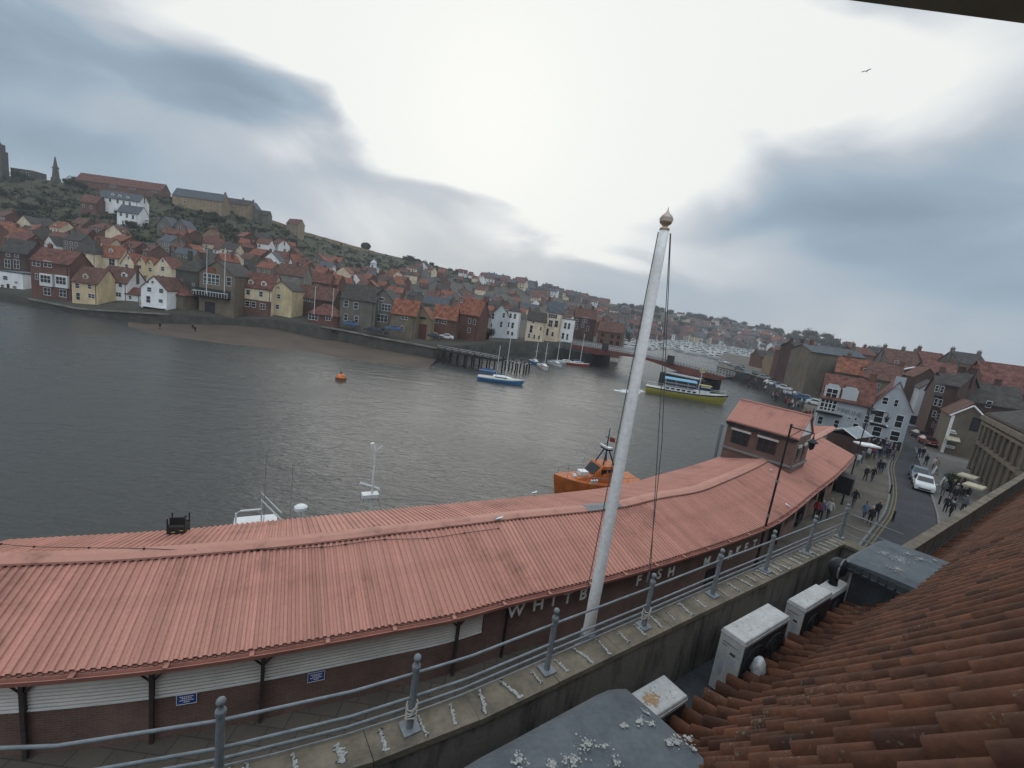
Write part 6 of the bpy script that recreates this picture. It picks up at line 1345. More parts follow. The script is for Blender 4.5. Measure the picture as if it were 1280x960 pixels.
# ================================================================ cars
def car_proto(col, est=False):
    r_ = bpy.data.objects.new('car', None); C.objects.link(r_)
    prof = [(-2.05, .30), (-2.08, .62), (-1.95, .86), (-1.0, .98), (-.35, 1.42), (.75, 1.46), (1.55, 1.05 if not est else 1.40), (2.0, .95), (2.08, .55), (2.02, .30)]
    m = MB(); rows = []
    for x, zt in prof:
        t_ = .80 if zt < 1.1 else .62
        low = .28
        rows.append([(x, -.80, low), (x, -.85, .55), (x, -.83 if zt > .9 else -.8, min(zt, .92)), (x, -t_, zt), (x, t_, zt), (x, .83 if zt > .9 else .8, min(zt, .92)), (x, .85, .55), (x, .80, low)])
    m.loft(rows); b_ = m.build('body', col, r_, smooth=False)
    m = MB()
    m.poly([(-.98, -.68, 1.0), (-.98, .68, 1.0), (-.42, .60, 1.40), (-.42, -.60, 1.40)]); m.v[-4:] = [(x-.02, y, z+.012) for x, y, z in m.v[-4:]]; m.build('windscreen', M_GLASS, r_)
    m = MB(); m.poly([(.80, -.58, 1.45), (.80, .58, 1.45), (1.50, .66, 1.10), (1.50, -.66, 1.10)]); m.v[-4:] = [(x+.02, y, z+.02) for x, y, z in m.v[-4:]]; m.build('rear_window', M_GLASS, r_)
    for sg in (-1, 1):
        m = MB(); P = [(-.85, sg*.835, .95), (-.33, sg*.66, 1.36), (.70, sg*.66, 1.40), (1.25, sg*.83, .97)]; m.poly(P if sg < 0 else P[::-1]); m.v = [(x, y+sg*.012, z) for x, y, z in m.v]; m.build('side_window', M_GLASS, r_)
        m = MB(); m.box((-2.09, sg*.60-.16, .58), (-1.98, sg*.60+.16, .74)); m.build('headlight', M_WHITE, r_)
        m = MB(); m.box((1.99, sg*.62-.12, .62), (2.09, sg*.62+.12, .82)); m.build('tail_light', COATS[4], r_)
        m = MB(); m.box((-.82, sg*.86-.03, .92), (-.66, sg*.86+sg*.16, 1.04)); m.build('wing_mirror', col, r_)
        for x in (-1.28, 1.28):
            m = MB(); m.lathe([(.0, -.1), (.31, -.1), (.31, .1), (.0, .1)], (0, 0, 0), 14); m.v = [(x+a_, sg*.78+c_, .31+b2) for a_, b2, c_ in m.v]; wo = m.build('wheel', M_SHOE, r_)
            m = MB(); m.lathe([(.0, 0), (.2, 0), (.2, .01), (.0, .02)], (0, 0, 0), 10); m.v = [(x+a_, sg*(.885+c_), .31+b2) for a_, b2, c_ in m.v]; m.build('rim', M_GALV, wo)
    m = MB(); m.box((-2.10, -.5, .36), (-2.05, .5, .48)); m.build('grille', M_BLACK, r_); m = MB(); m.box((-2.105, -.26, .50), (-2.085, .26, .58)); m.build('number_plate', M_WHITE, r_)
    return r_
def paint(n_, c): return mat(n_, c, .3, .03, 1, spec=.6)
CARC = {'white': paint('white_car_paint', (.62, .62, .60)), 'grey': paint('blue_grey_car_paint', (.10, .14, .17)), 'red': paint('red_car_paint', (.13, .015, .015)), 'dark': paint('dark_car_paint', (.02, .022, .028)), 'silver': paint('silver_car_paint', (.30, .31, .32)), 'blue': paint('blue_car_paint', (.04, .09, .20))}
CARS = {}
def car(p, rz, c_, label, group):
    if c_ not in CARS: CARS[c_] = car_proto(CARC[c_]); o = CARS[c_]
    else: o = copy_tree(CARS[c_])
    o.location = p; o.rotation_euler = (0, 0, rz); return tag(o, label, 'car', group)
hd = (atz(1158, 618, 0)-atz(1146, 580, 0)); ah = math.atan2(hd.y, hd.x)+math.pi
G1 = 'cars on the street'
car(Sp(920, 590), ah, 'white', 'white car heading down the street towards the viewpoint', G1); car(Sp(893, 528), ah, 'grey', 'blue-grey car close behind the white car', G1)
car(atz(1159, 556, .012), ah+.3, 'red', 'dark red car parked at the cafe corner in the side street', G1); car(atz(1150, 548, .012), ah+.4, 'dark', 'dark car parked behind the red car in the side street', G1); car(atz(1163, 546, .012), ah+.4, 'silver', 'silver car parked deepest in the side street', G1)
for k, (x, y, c_, lab) in enumerate(((205, 570, 'blue', 'blue-grey car parked on the far quay before the long dark warehouse'), (345, 606, 'dark', 'dark car parked on the far quay left of the gabled hall door'), (400, 618, 'dark', 'dark car parked on the far quay right of the gabled hall door'), (490, 600, 'blue', 'blue car parked before the orange roofed stone wing'), (770, 650, 'dark', 'dark car parked before the orange roofed brick wing'), (840, 655, 'white', 'white car parked before the orange roofed brick wing'))):
    px, py = 400+x/5.333, 300+y/5.333; p = aty(px, py, lerp(BASEY, px)+2.0); p.z = max(p.z-.2, aty(px, lerp(BASE, px), lerp(BASEY, px)).z-.6); car(p, R(rnd.choice((5, 175))), c_, lab, 'cars on the far quay')
for k in range(16):
    f = k/15; px = 1012-105*f+rnd.uniform(-4, 8); py = 505-52*f+rnd.uniform(-4, 3); car(atz(px, py, .012), R(rnd.uniform(60, 140)), rnd.choice(('white', 'silver', 'dark', 'grey', 'blue')), 'small car parked far off along the west quay', 'cars along the west quay')
# ================================================================ street furniture
def sq_parasol(p, w_, rz, col, label, group):
    o = thing('parasol', label, 'parasol', p, rz, group); m = MB(); h_ = 2.35
    A = [(-w_, -w_*.7, h_), (w_, -w_*.7, h_), (w_, w_*.7, h_), (-w_, w_*.7, h_)]; m.loft([[(x, y, z-.18) for x, y, z in A], A, [(x*.06, y*.06, h_+.16) for x, y, z in A]]); m.build('canopy', col, o); m = MB(); m.tube([(0, 0, 0), (0, 0, h_+.4)], .03, 6); m.box((-.3, -.3, 0), (.3, .3, .08)); m.build('pole', M_GALV, o); return o
CANV = mat('beige_canvas', (.42, .36, .26), .8)
q = [Sp(1185, 640), Sp(1222, 715)]
sq_parasol(q[0], 1.0, .6, CANV, 'beige oblong parasol over the right pavement, farther of two', 'beige parasols'); sq_parasol(q[1], 1.0, .6, CANV, 'beige oblong parasol over the right pavement, nearer of two', 'beige parasols')
sq_parasol(atz(1078, 577, 0), 1.2, 0, M_WHITE, 'white canopy beside the lamp at the market end', None)
for k, (x, y) in enumerate(((1165, 665), (1150, 640), (1190, 735), (1135, 700))):
    o = thing('cafe_table', 'small dark pavement table among the beige parasols', 'table', Sp(x, y)+Vector((0, 0, .1)), 0, 'cafe tables'); m = MB(); m.lathe([(.4, .70), (.4, .74), (0, .745)], (0, 0, 0), 12); m.build('tabletop', M_STEELP, o); m = MB(); m.tube([(0, 0, 0), (0, 0, .7)], .04, 6); m.lathe([(.25, 0), (.25, .03), (0, .05)], (0, 0, 0), 10); m.build('pedestal', M_BLACK, o)
for k, (x, y) in enumerate(((1105, 590), (1128, 610), (1100, 560), (1150, 590), (1085, 610))):
    o = thing('planter', 'dark pavement planter with a clipped shrub outside the cafe', 'planter', Sp(x, y)+Vector((0, 0, .1)), R(20*k), 'planters outside the cafe'); m = MB(); m.loft([[(sx_*q, sy_*q, z) for sx_, sy_ in ((-1, -1), (1, -1), (1, 1), (-1, 1))] for q, z in ((.32, 0), (.42, .55), (.36, .55), (.34, .5))]); m.build('tub', M_BLACK, o); link('shrub', TREES[k % 4][1], o, (0, 0, .3), scale=(.18, .18, .28))
for k, (x, y, lab) in enumerate(((1058, 580, 'pale A-board sign on the right pavement by the dark cafe tables'), (1006, 500, 'white A-board sign on the pavement beside the cafe'))):
    o = thing('pavement_sign', lab, 'sign', Sp(x, y)+Vector((0, 0, .1)), R(60)); m = MB()
    for sg in (-1, 1): m.hexa([(-.35, sg*.28-.02, 0), (.35, sg*.28-.02, 0), (.35, sg*.28+.02, 0), (-.35, sg*.28+.02, 0), (-.35, sg*.03-.02, 1.1), (.35, sg*.03-.02, 1.1), (.35, sg*.03+.02, 1.1), (-.35, sg*.03+.02, 1.1)])
    m.build('board', WALLS['pale'], o); m = MB(); m.box((-.36, -.06, 1.08), (.36, .06, 1.13)); m.build('frame', M_BLACK, o)
o = thing('refuse_bin', 'large dark slatted bin store against the market wall', 'bin', Sp(392, 610), R(48)); m = MB(); m.box((-.9, -.6, 0), (.9, .6, 1.6)); m.build('casing', M_BLACK, o); m = MB()
for k in range(7): m.box((-.92, -.63, .1+k*.2), (.92, -.602, .22+k*.2))
m.build('slats', MATS['dark_slats'], o); m = MB(); m.hexa([(-.95, -.66, 1.602), (.95, -.66, 1.602), (.95, .64, 1.602), (-.95, .64, 1.602), (-.95, -.66, 1.64), (.95, -.66, 1.64), (.95, .64, 1.78), (-.95, .64, 1.78)]); m.build('lid', M_STEELP, o)
o = thing('kiosk', 'low kiosk with pale glazed pitched roof beyond the market end', 'kiosk', atz(1056, 562, 0), R(35)); m = MB(); m.box((-2.6, -1.6, 0), (2.6, 1.6, 2.3)); m.build('wall', WALLS['dkbrick'], o); m = MB()
m.hexa([(-2.8, -1.8, 2.3), (2.8, -1.8, 2.3), (2.8, 0, 3.2), (-2.8, 0, 3.2), (-2.8, -1.8, 2.38), (2.8, -1.8, 2.38), (2.8, 0, 3.28), (-2.8, 0, 3.28)]); m.hexa([(-2.8, 0.01, 3.2), (2.8, .01, 3.2), (2.8, 1.8, 2.3), (-2.8, 1.8, 2.3), (-2.8, .01, 3.28), (2.8, .01, 3.28), (2.8, 1.8, 2.38), (-2.8, 1.8, 2.38)]); m.build('roof', mat('pale_roof_sheet', (.30, .31, .31), .4), o)
m = MB()
for x in (-2.82, 2.82):
    m = MB(); m.tube([(x, -1.85, 2.35), (x, 0, 3.27), (x, 1.85, 2.35)], .07, 4); m.build('roof_trim', M_WHITE, o)
for k, (x, y) in enumerate(((383, 695), (705, 625), (722, 810), (1030, 700))):
    o = thing('bollard', 'short dark bollard on the promenade paving', 'bollard', Sp(x, y), 0, 'bollards along the promenade'); m = MB(); m.lathe([(.12, 0), (.11, .05), (.08, .08), (.075, .85), (.10, .87), (.10, .92), (.06, .98), (0, 1.0)], (0, 0, 0), 8); m.build('post', M_BLACK, o)
# ================================================================ boats
def hull_mesh(L_, B_, H_, name='hull', mats=None, sheer=.35, fine=.5, nst=13):
    """bow towards +x; colour 0 topsides, 1 stripe/boot, 2 deck"""
    m = MB(); rows = []
    for i in range(nst):
        f = i/(nst-1); x = -L_/2+L_*f; b = B_/2*(1-max(0, (f-fine)/(1-fine))**2.2)*(.82+.18*min(1, f*4)); b = max(b, .02); zt = H_*(1+sheer*max(0, (f-.35)/.65)**2)
        rk = .08*L_*max(0, (f-.7)/.3)**1.5
        rows.append([(x-rk*.9, 0, -.35), (x-rk*.6, b*.75, -.05), (x-rk*.3, b*.93, zt*.45), (x-rk*.08, b*.985, zt*.82), (x, b, zt), (x, 0, zt*1.01), (x, -b, zt), (x-rk*.08, -b*.985, zt*.82), (x-rk*.3, -b*.93, zt*.45), (x-rk*.6, -b*.75, -.05)])
    m.loft(rows); k = 10; j = 0
    for fi_ in range(len(m.f)-2):
        c_ = fi_ % k; m.m[fi_] = 2 if c_ in (4, 5) else 1 if c_ in (3, 6) else 0
    return m.mesh(name, mats)
def mast(par, x, h_, z0=.8, boom=0, mtl=None, r_=.10):
    m = MB(); m.tube([(x, 0, z0), (x, 0, h_)], [r_, r_*.7], 6); m.tube([(x, -.45, h_*.6), (x, .45, h_*.6)], r_*.4, 4); mo = m.build('mast', mtl or M_FRAME, par)
    m = MB(); 
    for q in ((x+h_*.35, 0, z0), (x-h_*.35, 0, z0), (x, .9, z0), (x, -.9, z0)): m.tube([(x, 0, h_*.98), q], .012, 3)
    m.build('rigging', M_GALV, par)
    if boom: m = MB(); m.tube([(x, 0, z0+.9), (x-boom, 0, z0+.95)], [.11, .09], 7); m.build('boom', CARC['blue'], par)
M_HW = mat('white_hull', (.62, .62, .60), .4, .06); M_HB = mat('blue_hull', (.05, .16, .33), .4, .08); M_HR = mat('red_hull', (.35, .05, .03), .4, .08); M_DECK = mat('pale_deck', (.45, .43, .38), .7, .1); M_HY = mat('yellow_hull', (.33, .29, .05), .5, .2); M_HO = mat('orange_lifeboat_paint', (.46, .125, .03), .5, .25, 1.2); M_HN = mat('navy_paint', (.02, .03, .07), .4, .1); M_LB = mat('light_blue_canvas', (.17, .36, .50), .7, .1)
def yacht(p, rz, L_, top, stripe, label, mh_, cover=True, n_='yacht'):
    o = thing(n_, label, 'boat', p, rz, 'yachts moored on the far side'); link('hull', hull_mesh(L_, L_*.30, .95, mats=[top, stripe, M_DECK]), o)
    m = MB(); m.loft([[(x, -w2, .9), (x, -w2*.8, zt), (x, w2*.8, zt), (x, w2, .9)] for x, w2, zt in ((-L_*.18, L_*.10, 1.45), (L_*.05, L_*.10, 1.5), (L_*.2, L_*.07, 1.3), (L_*.27, L_*.04, 1.0))]); c_ = m.build('cabin', M_HW, o)
    m = MB()
    for sg in (-1, 1): m.box((-L_*.14, sg*L_*.094-.01, 1.12), (L_*.12, sg*L_*.094+.01, 1.3))
    m.build('cabin_window', M_GLASS, c_); mast(o, L_*.08, mh_, 1.0, L_*.35 if cover else 0)
    m = MB()
    for x in (-.46, -.3, .3, .44): m.tube([(x*L_, L_*.13*(1 if x < .3 else .5), .95), (x*L_, L_*.13*(1 if x < .3 else .5), 1.5)], .02, 4)
    m.tube([(-.46*L_, L_*.13, 1.5), (-.3*L_, L_*.13, 1.5)], .02, 4); m.build('guard_rail', M_GALV, o)
    return o
p = (atz(597, 474, -4)+atz(655, 482, -4))/2; d = atz(655, 482, -4)-atz(597, 474, -4)
yacht(p, math.atan2(d.y, d.x), d.length, M_HW, M_HB, 'blue hulled yacht with two tall masts at the jetty end', 10.5)
o = bpy.context.scene.collection.objects[-1]
yk = [h for h in C.objects if h.get('label', '').startswith('blue hulled yacht')][0]; mast(yk, -1.2, 8.2, 1.0, 0)
for ch in yk.children:
    if ch.name.startswith('hull'): ch.data.materials[0] = M_HB; ch.data.materials[1] = M_HW
for k, (px, py, L_, a, top, st, lab, mh_) in enumerate(((668, 455, 6.5, -70, M_HB, M_HW, 'small blue yacht leftmost of the cluster under the far quay', 7), (679, 461, 8, -75, M_HW, M_HR, 'white yacht with red cover nearest in the cluster under the far quay', 8), (694, 457, 7.5, -60, M_HW, M_HN, 'white yacht with navy stripe in the middle of the cluster', 10), (708, 455, 8, 5, M_HW, M_HW, 'low plain white motor yacht right of the cluster', 7), (722, 457, 8.5, 10, M_HR, M_HW, 'red hulled yacht at the right end of the cluster', 11))):
    yacht(atz(px, py, -4), R(a), L_, top, st, lab, mh_, k != 3)
o = thing('dinghy', 'dark blue covered dinghy behind the blue hulled yacht', 'boat', atz(611, 466, -4), R(-5)); link('hull', hull_mesh(5, 1.8, .7, mats=[M_HB, M_HW, M_HN]), o); m = MB(); m.loft([[(x, -.6, .7), (x, 0, 1.1), (x, .6, .7)] for x in (-1.8, 0, 1.5)]); m.build('cover', CARC['blue'], o)
# lifeboat
pl = atz(745, 600, -2.6); pl.z = -4
lb = thing('lifeboat', 'orange lifeboat with dark mast moored behind the fish market', 'lifeboat', pl, R(205)); L_ = 12
link('hull', hull_mesh(L_, 4.2, 1.7, mats=[M_HO, M_HO, M_HO], sheer=.45), lb)
m = MB(); m.loft([[(x, -w2, 1.65), (x, -w2*.85, zt), (x, w2*.85, zt), (x, w2, 1.65)] for x, w2, zt in ((-2.6, 1.5, 2.6), (-2.4, 1.5, 3.5), (.2, 1.45, 3.6), (1.3, 1.2, 2.5), (3.2, .9, 2.1))]); wh = m.build('wheelhouse', M_HO, lb)
m = MB()
for sg in (-1, 1):
    for x in (-2.1, -1.2, -.3): m.hexa([(x, sg*1.33, 2.7), (x+.7, sg*1.33, 2.7), (x+.7, sg*1.30, 2.7), (x, sg*1.30, 2.7), (x, sg*1.305, 3.25), (x+.7, sg*1.305, 3.25), (x+.7, sg*1.24, 3.25), (x, sg*1.24, 3.25)])
m.poly([(1.27, -.9, 2.62), (1.27, .9, 2.62), (.40, 1.0, 3.42), (.40, -1.0, 3.42)]); m.v[-4:] = [(x+.04, y, z+.04) for x, y, z in m.v[-4:]]; m.build('wheelhouse_window', M_GLASS, wh)
m = MB()
for sg in (-1, 1): m.tube([(-1.6, sg*.8, 3.5), (-.9, sg*.25, 5.2)], .09, 6); m.tube([(.0, sg*.8, 3.5), (-.6, sg*.25, 5.2)], .09, 6)
m.box((-1.1, -.7, 5.2), (-.3, .7, 5.35)); m.tube([(-.7, 0, 5.3), (-.7, 0, 7.6)], [.08, .05], 6); m.tube([(-.7, -.6, 6.5), (-.7, .6, 6.5)], .04, 5); m.build('mast', M_HN, lb)
m = MB(); m.box((-.5, -.9, 5.45), (-.3, .9, 5.6)); m.lathe([(.0, 0), (.3, .02), (.3, .2), (0, .25)], (-.8, .5, 5.36), 10); m.build('radar_scanner', M_HW, lb)
for x, y in ((-3.2, .9), (-3.4, -.8), (2.6, .6)): m = MB(); m.tube([(x, y, 1.8), (x, y, 5.6)], .02, 4); m.build('whip_aerial', M_GALV, lb)
m = MB(); m.box((1.6, -.5, 2.2), (2.6, .5, 2.75)); m.box((2.9, -.3, 1.9), (3.4, .3, 2.3)); m.build('white_deck_locker', M_HW, lb)
m = MB()
for sg in (-1, 1):
    pts = [(x, sg*2.1*(1-max(0, (x+6)/12-.5)**2*3.2), 2.5+max(0, x)*.08) for x in (-5.5, -3, -1, 1, 3, 4.8)]; m.tube(pts, .03, 5)
    for q in pts: m.tube([q, (q[0], q[1], 1.7)], .025, 4)
m.build('guard_rail', M_GALV, lb)
for k in range(3): m = MB(); m.tube([(1.2+k*.35, 1.6, 1.8), (1.2+k*.35, 1.75, 2.3)], .13, 8); m.build('fender', M_HW, lb)
m = MB(); m.poly([(-.95, .0, 6.6), (-1.7, .03, 6.4), (-1.75, -.02, 5.9), (-.95, 0, 6.1)]); m.poly([(-.95, .0, 6.1), (-1.75, -.02, 5.9), (-1.7, .03, 6.4), (-.95, 0, 6.6)]); m.build('red_ensign', COATS[4], lb)
lb.scale = (.84, .84, .9)
# tour boat
a, b = atz(806, 489, -4), atz(908, 507, -4); d = b-a; L_ = d.length
tb = thing('tour_boat', 'yellow and blue pleasure boat with light blue awning crossing the harbour', 'boat', (a+b)/2, math.atan2(d.y, d.x))
link('hull', hull_mesh(L_, 4.4, 1.7, mats=[M_HY, M_HN, M_DECK], sheer=.55, fine=.6), tb)
m = MB(); m.box((-L_*.28, -1.6, 1.65), (L_*.14, 1.6, 2.5)); sal = m.build('saloon', M_HW, tb); m = MB()
for k in range(6): x = -L_*.26+k*L_*.065; m.box((x, -1.64, 1.9), (x+L_*.042, 1.64, 2.3))
m.build('saloon_window', M_HN, sal)
m = MB(); m.box((-L_*.27, -1.5, 2.9), (L_*.10, 1.5, 3.35)); m.build('seat_row', M_HN, tb); m = MB()
for x in (-.27, -.14, 0, .12):
    for sg in (-1, 1): m.tube([(x*L_, sg*1.5, 2.5), (x*L_, sg*1.5, 4.5)], .04, 5)
m.build('awning_post', M_HW, tb); m = MB(); m.loft([[(x, -1.7, 4.4), (x, -1.0, 4.75), (x, 1.0, 4.75), (x, 1.7, 4.4), (x, 1.6, 4.3), (x, -1.6, 4.3)] for x in (-L_*.29, 0, L_*.10)]); m.build('awning', M_LB, tb)
m = MB(); m.box((L_*.16, -1.0, 1.7), (L_*.27, 1.0, 4.0)); whl = m.build('wheelhouse', M_HW, tb); m = MB(); m.box((L_*.155, -1.04, 2.9), (L_*.275, 1.04, 3.6)); m.build('wheelhouse_window', M_HN, whl); m = MB(); m.box((L_*.145, -1.2, 4.0), (L_*.285, 1.2, 4.15)); m.build('wheelhouse_roof', M_HY, whl)
m = MB(); m.tube([(L_*.14, 0, 2.5), (L_*.14, 0, 8.2)], .10, 6); m.box((L_*.14-.5, -.6, 7.3), (L_*.14+.5, .6, 7.5)); m.build('mast', M_HW, tb); m = MB(); m.box((L_*.14-.6, -.5, 7.55), (L_*.14+.6, .5, 8.0)); m.build('masthead_box', M_HY, tb)
m = MB()
for sg in (-1, 1):
    pts = [(x*L_, sg*2.1*(1-max(0, (x-.1)/.4)**2*.9), 2.5+max(0, x)*2) for x in (-.48, -.3, 0, .2, .35, .46)]; m.tube(pts, .035, 5)
    for q in pts: m.tube([q, (q[0], q[1], 1.6)], .03, 4)
m.build('guard_rail', M_HW, tb)
m = MB(); r_ = random.Random(4)
for k in range(60):
    c = atz(r_.gauss(788, 7), r_.gauss(489, 1.2), -3.97); s_ = r_.uniform(.15, .9); m.poly([(c.x+math.cos(t)*s_*r_.uniform(.5, 1.3)*1.6, c.y+math.sin(t)*s_*r_.uniform(.5, 1.3), -3.97+k*.0006) for t in (0, .9, 1.8, 2.7, 3.6, 4.5, 5.4)])
struct(m.build('wake_foam', mat('sea_foam', (.62, .64, .64), .9, .2, 4)), 'stuff')
# mooring buoy
o = thing('mooring_buoy', 'weathered orange mooring buoy floating alone in the harbour', 'buoy', atz(426, 475, -4)); m = MB(); m.ball((0, 0, .35), .95, 0, 14, 9, .85); m.build('float', mat('faded_orange_float', (.55, .16, .04), .6, .25, 2), o, smooth=True); m = MB(); m.tube([(0, 0, 1.1), (0, 0, 1.5)], .12, 7); m.tube([(.0+.2*math.cos(t*.6), .2*math.sin(t*.6)*.3, 1.6+.2*math.sin(t*.6)) for t in range(11)], .05, 5); m.lathe([(.95, 0), (1.0, .05), (1.0, .18), (.95, .22)], (0, 0, .25), 14); m.build('mooring_ring', M_STEELP, o)
# masts of the boats hidden behind the market
def quay_pt(px, off):
    d_ = None
    for i in range(len(BACK)-1):
        q = aty(px, 640, BACK[i].y)
        if d_ is None or abs(q.x-BACK[i].x) < d_[0]: d_ = (abs(q.x-BACK[i].x), i)
    i = d_[1]; t = (BACK[i+1]-BACK[i]).normalized(); n_ = Vector((-t.y, t.x, 0)); return BACK[i]+n_*off, t
q, t = quay_pt(478, 4.0); q.z = -4; topz = aty(485, 557, q.y).z+4; s = (q-Vector((0, 0, CZ))).length/FPX*1.0
o = thing('moored_trawler', 'white mast with stays of a boat hidden behind the market', 'boat', q, math.atan2(t.y, t.x)); link('hull', hull_mesh(11, 3.6, 1.5, mats=[M_HB, M_HW, M_DECK]), o)
x0 = 0.3
m = MB(); m.tube([(x0, 0, 1.4), (x0, 0, topz-1.3)], [.09, .07], 7); m.tube([(x0, 0, topz-1.3), (x0-.05, 0, topz-.5)], .06, 5); m.tube([(x0-.05, 0, topz-.5), (x0-.22, 0, topz)], .11, 6); m.tube([(x0-.05, 0, topz-.5), (x0+.35, 0, topz-.15)], .03, 4); m.tube([(x0-.7, -.1, topz-2.3), (x0+.4, .1, topz-2.8)], .09, 5); m.box((x0-.55, -.25, topz-3.2), (x0+.35, .25, topz-3.0)); m.build('mast', M_HW, o)
m = MB()
for x in (-2.1, 1.6): m.tube([(x0-.3*(1 if x < 0 else -1), 0, topz-3.1), (x0+x, .3, 1.6)], .035, 5)
m.build('stay', M_DECK, o); m = MB(); m.box((-3.6, -1.2, 1.5), (-1.6, 1.2, 3.9)); m.build('wheelhouse', M_HW, o)
q, t = quay_pt(318, 3.2); q.z = -4; sc_ = 1
o = thing('moored_workboat', 'white rails, windscreen frame and radar dome of a boat hidden behind the market', 'boat', q, math.atan2(t.y, t.x)); link('hull', hull_mesh(9, 3.2, 1.6, mats=[M_HW, M_HB, M_DECK]), o)
zt = aty(320, 645, q.y).z+4
m = MB(); m.box((-1.0, -.9, 1.6), (.9, .9, zt-.42)); m.build('cabin', M_HW, o)
m = MB(); m.tube([(-.9, 0, zt-.4), (-.9, 0, zt+.25), (-.7, 0, zt+.35), (.15, 0, zt+.35)], .05, 6); m.tube([(.2, -.3, zt-.4), (.15, -.3, zt+1.0), (1.1, -.3, zt-.2)], .05, 6); m.tube([(.2, .5, zt-.4), (.15, .5, zt+1.0), (1.1, .5, zt-.2)], .04, 6); m.build('cabin_rail', M_HW, o)
m = MB(); m.tube([(2.0, 0, 1.6), (1.95, 0, zt+.1)], .07, 6); m.lathe([(.2, 0), (.32, .05), (.32, .2), (.2, .28), (0, .3)], (1.95, 0, zt+.12), 12); m.build('radar_dome', M_HW, o); m = MB(); m.tube([(.3, 0, zt-.4), (.3, 0, zt+3.2)], .015, 4); m.tube([(1.5, .4, zt-.6), (1.5, .4, zt+2.6)], .012, 4); m.build('whip_aerial', M_GALV, o)
# marina beyond the bridge
mb0 = thing('marina_boat', 'small pale boat moored in the crowded marina beyond the swing bridge', 'boat', (0, 0, -4), 0, 'boats in the marina'); link('hull', hull_mesh(11, 3.4, 1.6, mats=[M_HW, M_HW, M_DECK], nst=8), mb0)
m = MB(); m.box((-2.6, -1.2, 1.5), (2.4, 1.2, 3.0)); m.build('cabin', M_HW, mb0); m = MB(); m.box((-2.4, -1.23, 2.1), (2.2, 1.23, 2.6)); m.build('cabin_window', M_GLASS, mb0); m = MB(); m.tube([(.5, 0, 1.5), (.5, 0, 11)], .09, 5); m.build('mast', M_GALV, mb0)
spots2 = []
for k in range(6000):
    px = rnd.uniform(775, 972); py = rnd.uniform(lerp(BASE, px)+2, 436+max(0, (px-830)*.20)); p = atz(px, py, -4)
    if py < 427 or any((px-a)**2+((py-b)*2.2)**2 < 30 for a, b in spots2): continue
    spots2.append((px, py)); o = mb0 if len(spots2) == 1 else copy_tree(mb0); o.location = p; o.rotation_euler.z = R(rnd.choice((20, 200, 110))+rnd.uniform(-10, 10)); z_ = rnd.uniform(.8, 1.3); o.scale = (z_, z_, z_)
    if len(spots2) >= 120: break
# ================================================================ swing bridge
A_, B_ = atz(722, 431, 2.2), atz(912, 471, 1.6); d = B_-A_; Lb = math.hypot(d.x, d.y); rz = math.atan2(d.y, d.x)
br = thing('swing_bridge', 'low red swing bridge with pale railings crossing the river mouth', 'bridge', (A_.x, A_.y, 0), rz)
M_BRED = mat('bridge_red', (.15, .048, .04), .6, .15, .4); M_RAILW = mat('bridge_pale_rail', (.42, .42, .40), .6); zdk = lambda f: 2.2+(1.6-2.2)*f+.9*math.sin(math.pi*f)
P1, P2 = .20, .80
def dep_(f): e_ = min(abs(f-P1), abs(f-P2)); return .75+1.5*max(0, 1-e_/.24)
m = MB()
for y0, y1 in ((-4.2, -3.8), (3.8, 4.2)): m.loft([[(f*Lb, y0, zdk(f)), (f*Lb, y1, zdk(f)), (f*Lb, y1, zdk(f)-dep_(f)), (f*Lb, y0, zdk(f)-dep_(f))] for f in [k/24 for k in range(25)]])
m.build('girder', M_BRED, br); m = MB(); m.loft([[(f*Lb, -3.75, zdk(f)-.1), (f*Lb, 3.75, zdk(f)-.1), (f*Lb, 3.75, zdk(f)-.5), (f*Lb, -3.75, zdk(f)-.5)] for f in [k/24 for k in range(25)]]); m.build('deck', M_ASPH, br)
m = MB()
for y in (-4.25, 4.25):
    for hh2 in (.35, .75, 1.25): m.tube([(f*Lb, y, zdk(f)+hh2) for f in [k/24 for k in range(25)]], .07, 4)
    for k in range(61): f = k/60; m.box((f*Lb-.06, y-.05, zdk(f)), (f*Lb+.06, y+.05, zdk(f)+1.25))
m.build('railing', M_RAILW, br)
M_TIMB = mat('black_fender_timber', (.03, .028, .026), .9, .3, 1)
for f, ww_ in ((.06, 13), (P2, 13)):
    m = MB(); m.box((f*Lb-ww_/2, -8, -6), (f*Lb+ww_/2, 8, zdk(f)-dep_(f)-.4)); m.build('pier', M_TIMB, br)
m = MB(); m.box((P2*Lb-5, -8.1, zdk(P2)-dep_(P2)-.38), (P2*Lb+5, 8.1, zdk(P2)-dep_(P2)-.1)); m.build('pier_walkway', M_RAILW, br)
for f in (.27, .70):
    m = MB(); m.box((f*Lb-.9, -5.6, zdk(f)-.1), (f*Lb+.9, -4.35, zdk(f)+2.4)); m.build('control_cabin', M_STEELP, br)
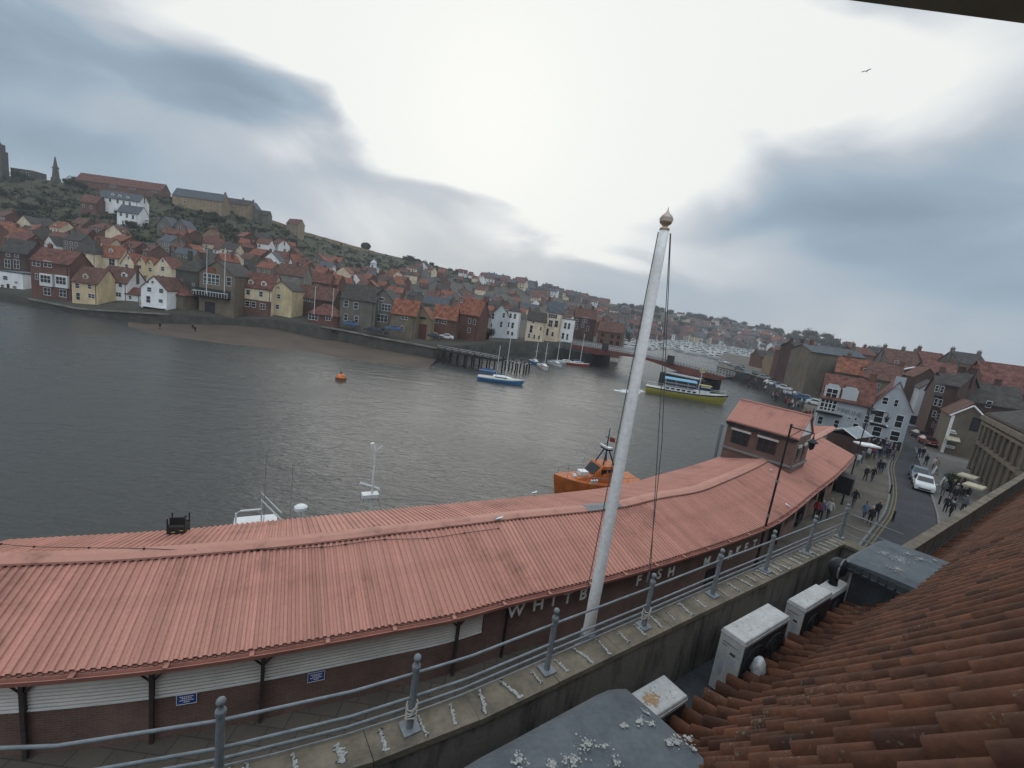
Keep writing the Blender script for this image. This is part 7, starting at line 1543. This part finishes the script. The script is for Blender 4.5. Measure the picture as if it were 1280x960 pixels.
# jetty and mooring piles
jp = thing('timber_jetty', 'dark timber jetty on piles at the corner of the far quay', 'jetty', (0, 0, 0)); m = MB()
ja, jb = atz(546, 438, -.8), atz(622, 452, -.8); jd = jb-ja; jn = Vector((jd.y, -jd.x, 0)).normalized()
m.hexa([ja, jb, jb-jn*7, ja-jn*7, ja+Vector((0, 0, .5)), jb+Vector((0, 0, .5)), jb-jn*7+Vector((0, 0, .5)), ja-jn*7+Vector((0, 0, .5))]); m.build('deck', M_TIMB, jp)
for k in range(9):
    for off in (0, 3.5):
        c = ja.lerp(jb, k/8)-jn*(off+.3); m = MB(); m.tube([(c.x, c.y, -6), (c.x, c.y, .4)], .22, 6); m.build('pile', M_TIMB if k % 3 else M_STONE, jp)
m = MB(); m.tube([ja+Vector((0, 0, 1.4)), jb+Vector((0, 0, 1.4))], .06, 5); m.tube([ja+Vector((0, 0, 1.0)), jb+Vector((0, 0, 1.0))], .06, 5); m.build('handrail', M_RAILW, jp)
for k in range(9):
    px, py = 632+k*3.6+rnd.uniform(-1, 1), 463+k*.6+rnd.uniform(-1.5, 1.5); c = atz(px, py, -4); o = thing('mooring_pile', 'dark timber mooring pile standing in water between jetty and yachts', 'pile', c, 0, 'mooring piles by the jetty'); m = MB(); m.tube([(0, 0, -2), (rnd.uniform(-.1, .1), 0, 3.2+rnd.uniform(-.6, .6))], [.24, .2], 7); m.build('timber', M_TIMB, o); m = MB(); m.lathe([(.23, 0), (.23, .25), (0, .4)], (0, 0, 2.55), 7); m.build('pale_cap', M_RAILW, o)
# channel posts at the west quay edge near the market
for px, py, hz, lab in ((893, 566, 3.6, 'grey steel post standing in the water left of the brick tower'), (902, 566, 3.2, 'thin dark post standing in the water just left of the brick tower')):
    c = atz(px, py+8, -4); o = thing('mooring_post', lab, 'post', c); m = MB(); m.tube([(0, 0, -2), (0, 0, 4+hz*.3)], .22 if px < 900 else .10, 7); m.ball((0, 0, 4+hz*.3), .25 if px < 900 else .16, 0, 7, 4); m.build('pile', M_GALV if px < 900 else M_BLACK, o)
# gull in flight
g = thing('flying_gull', 'dark gull gliding alone in the upper right sky', 'gull', Vector((0, 0, CZ))+Vector(ray(1083, 89)).normalized()*60, R(30)); g.scale = (.55, .55, .55); m = MB(); m.loft([[(x, r1*math.cos(a_*1.0472), r1*math.sin(a_*1.0472)) for a_ in range(6)] for x, r1 in ((-.3, .01), (-.1, .08), (.1, .09), (.22, .06), (.3, .01))]); m.build('body', M_GULL, g)
for sg in (-1, 1): m = MB(); m.loft([[(c_-.14, sg*y, z+.01), (c_+.14*w_, sg*y, z+.02), (c_+.14*w_, sg*y, z), (c_-.14*w_, sg*y, z-.01)] for c_, y, z, w_ in ((.05, .05, .05, 1), (.08, .35, .16, .9), (-.02, .7, .08, .4))]); m.build('wing', M_GULLW, g)
# ================================================================ sea air over the harbour
hz = MB(); hz.box((-960, -200, -9), (1380, 1600, 95)); o = hz.build('haze', None); struct(o, 'stuff'); o.data.materials.clear()
hm = bpy.data.materials.new('haze_air'); hm.use_nodes = True; n_ = hm.node_tree.nodes; n_.clear(); out = n_.new('ShaderNodeOutputMaterial'); pv = n_.new('ShaderNodeVolumePrincipled')
pv.inputs['Color'].default_value = (.80, .84, .90, 1); pv.inputs['Density'].default_value = .00028; pv.inputs['Anisotropy'].default_value = .2; hm.node_tree.links.new(pv.outputs[0], out.inputs['Volume']); o.data.materials.append(hm)
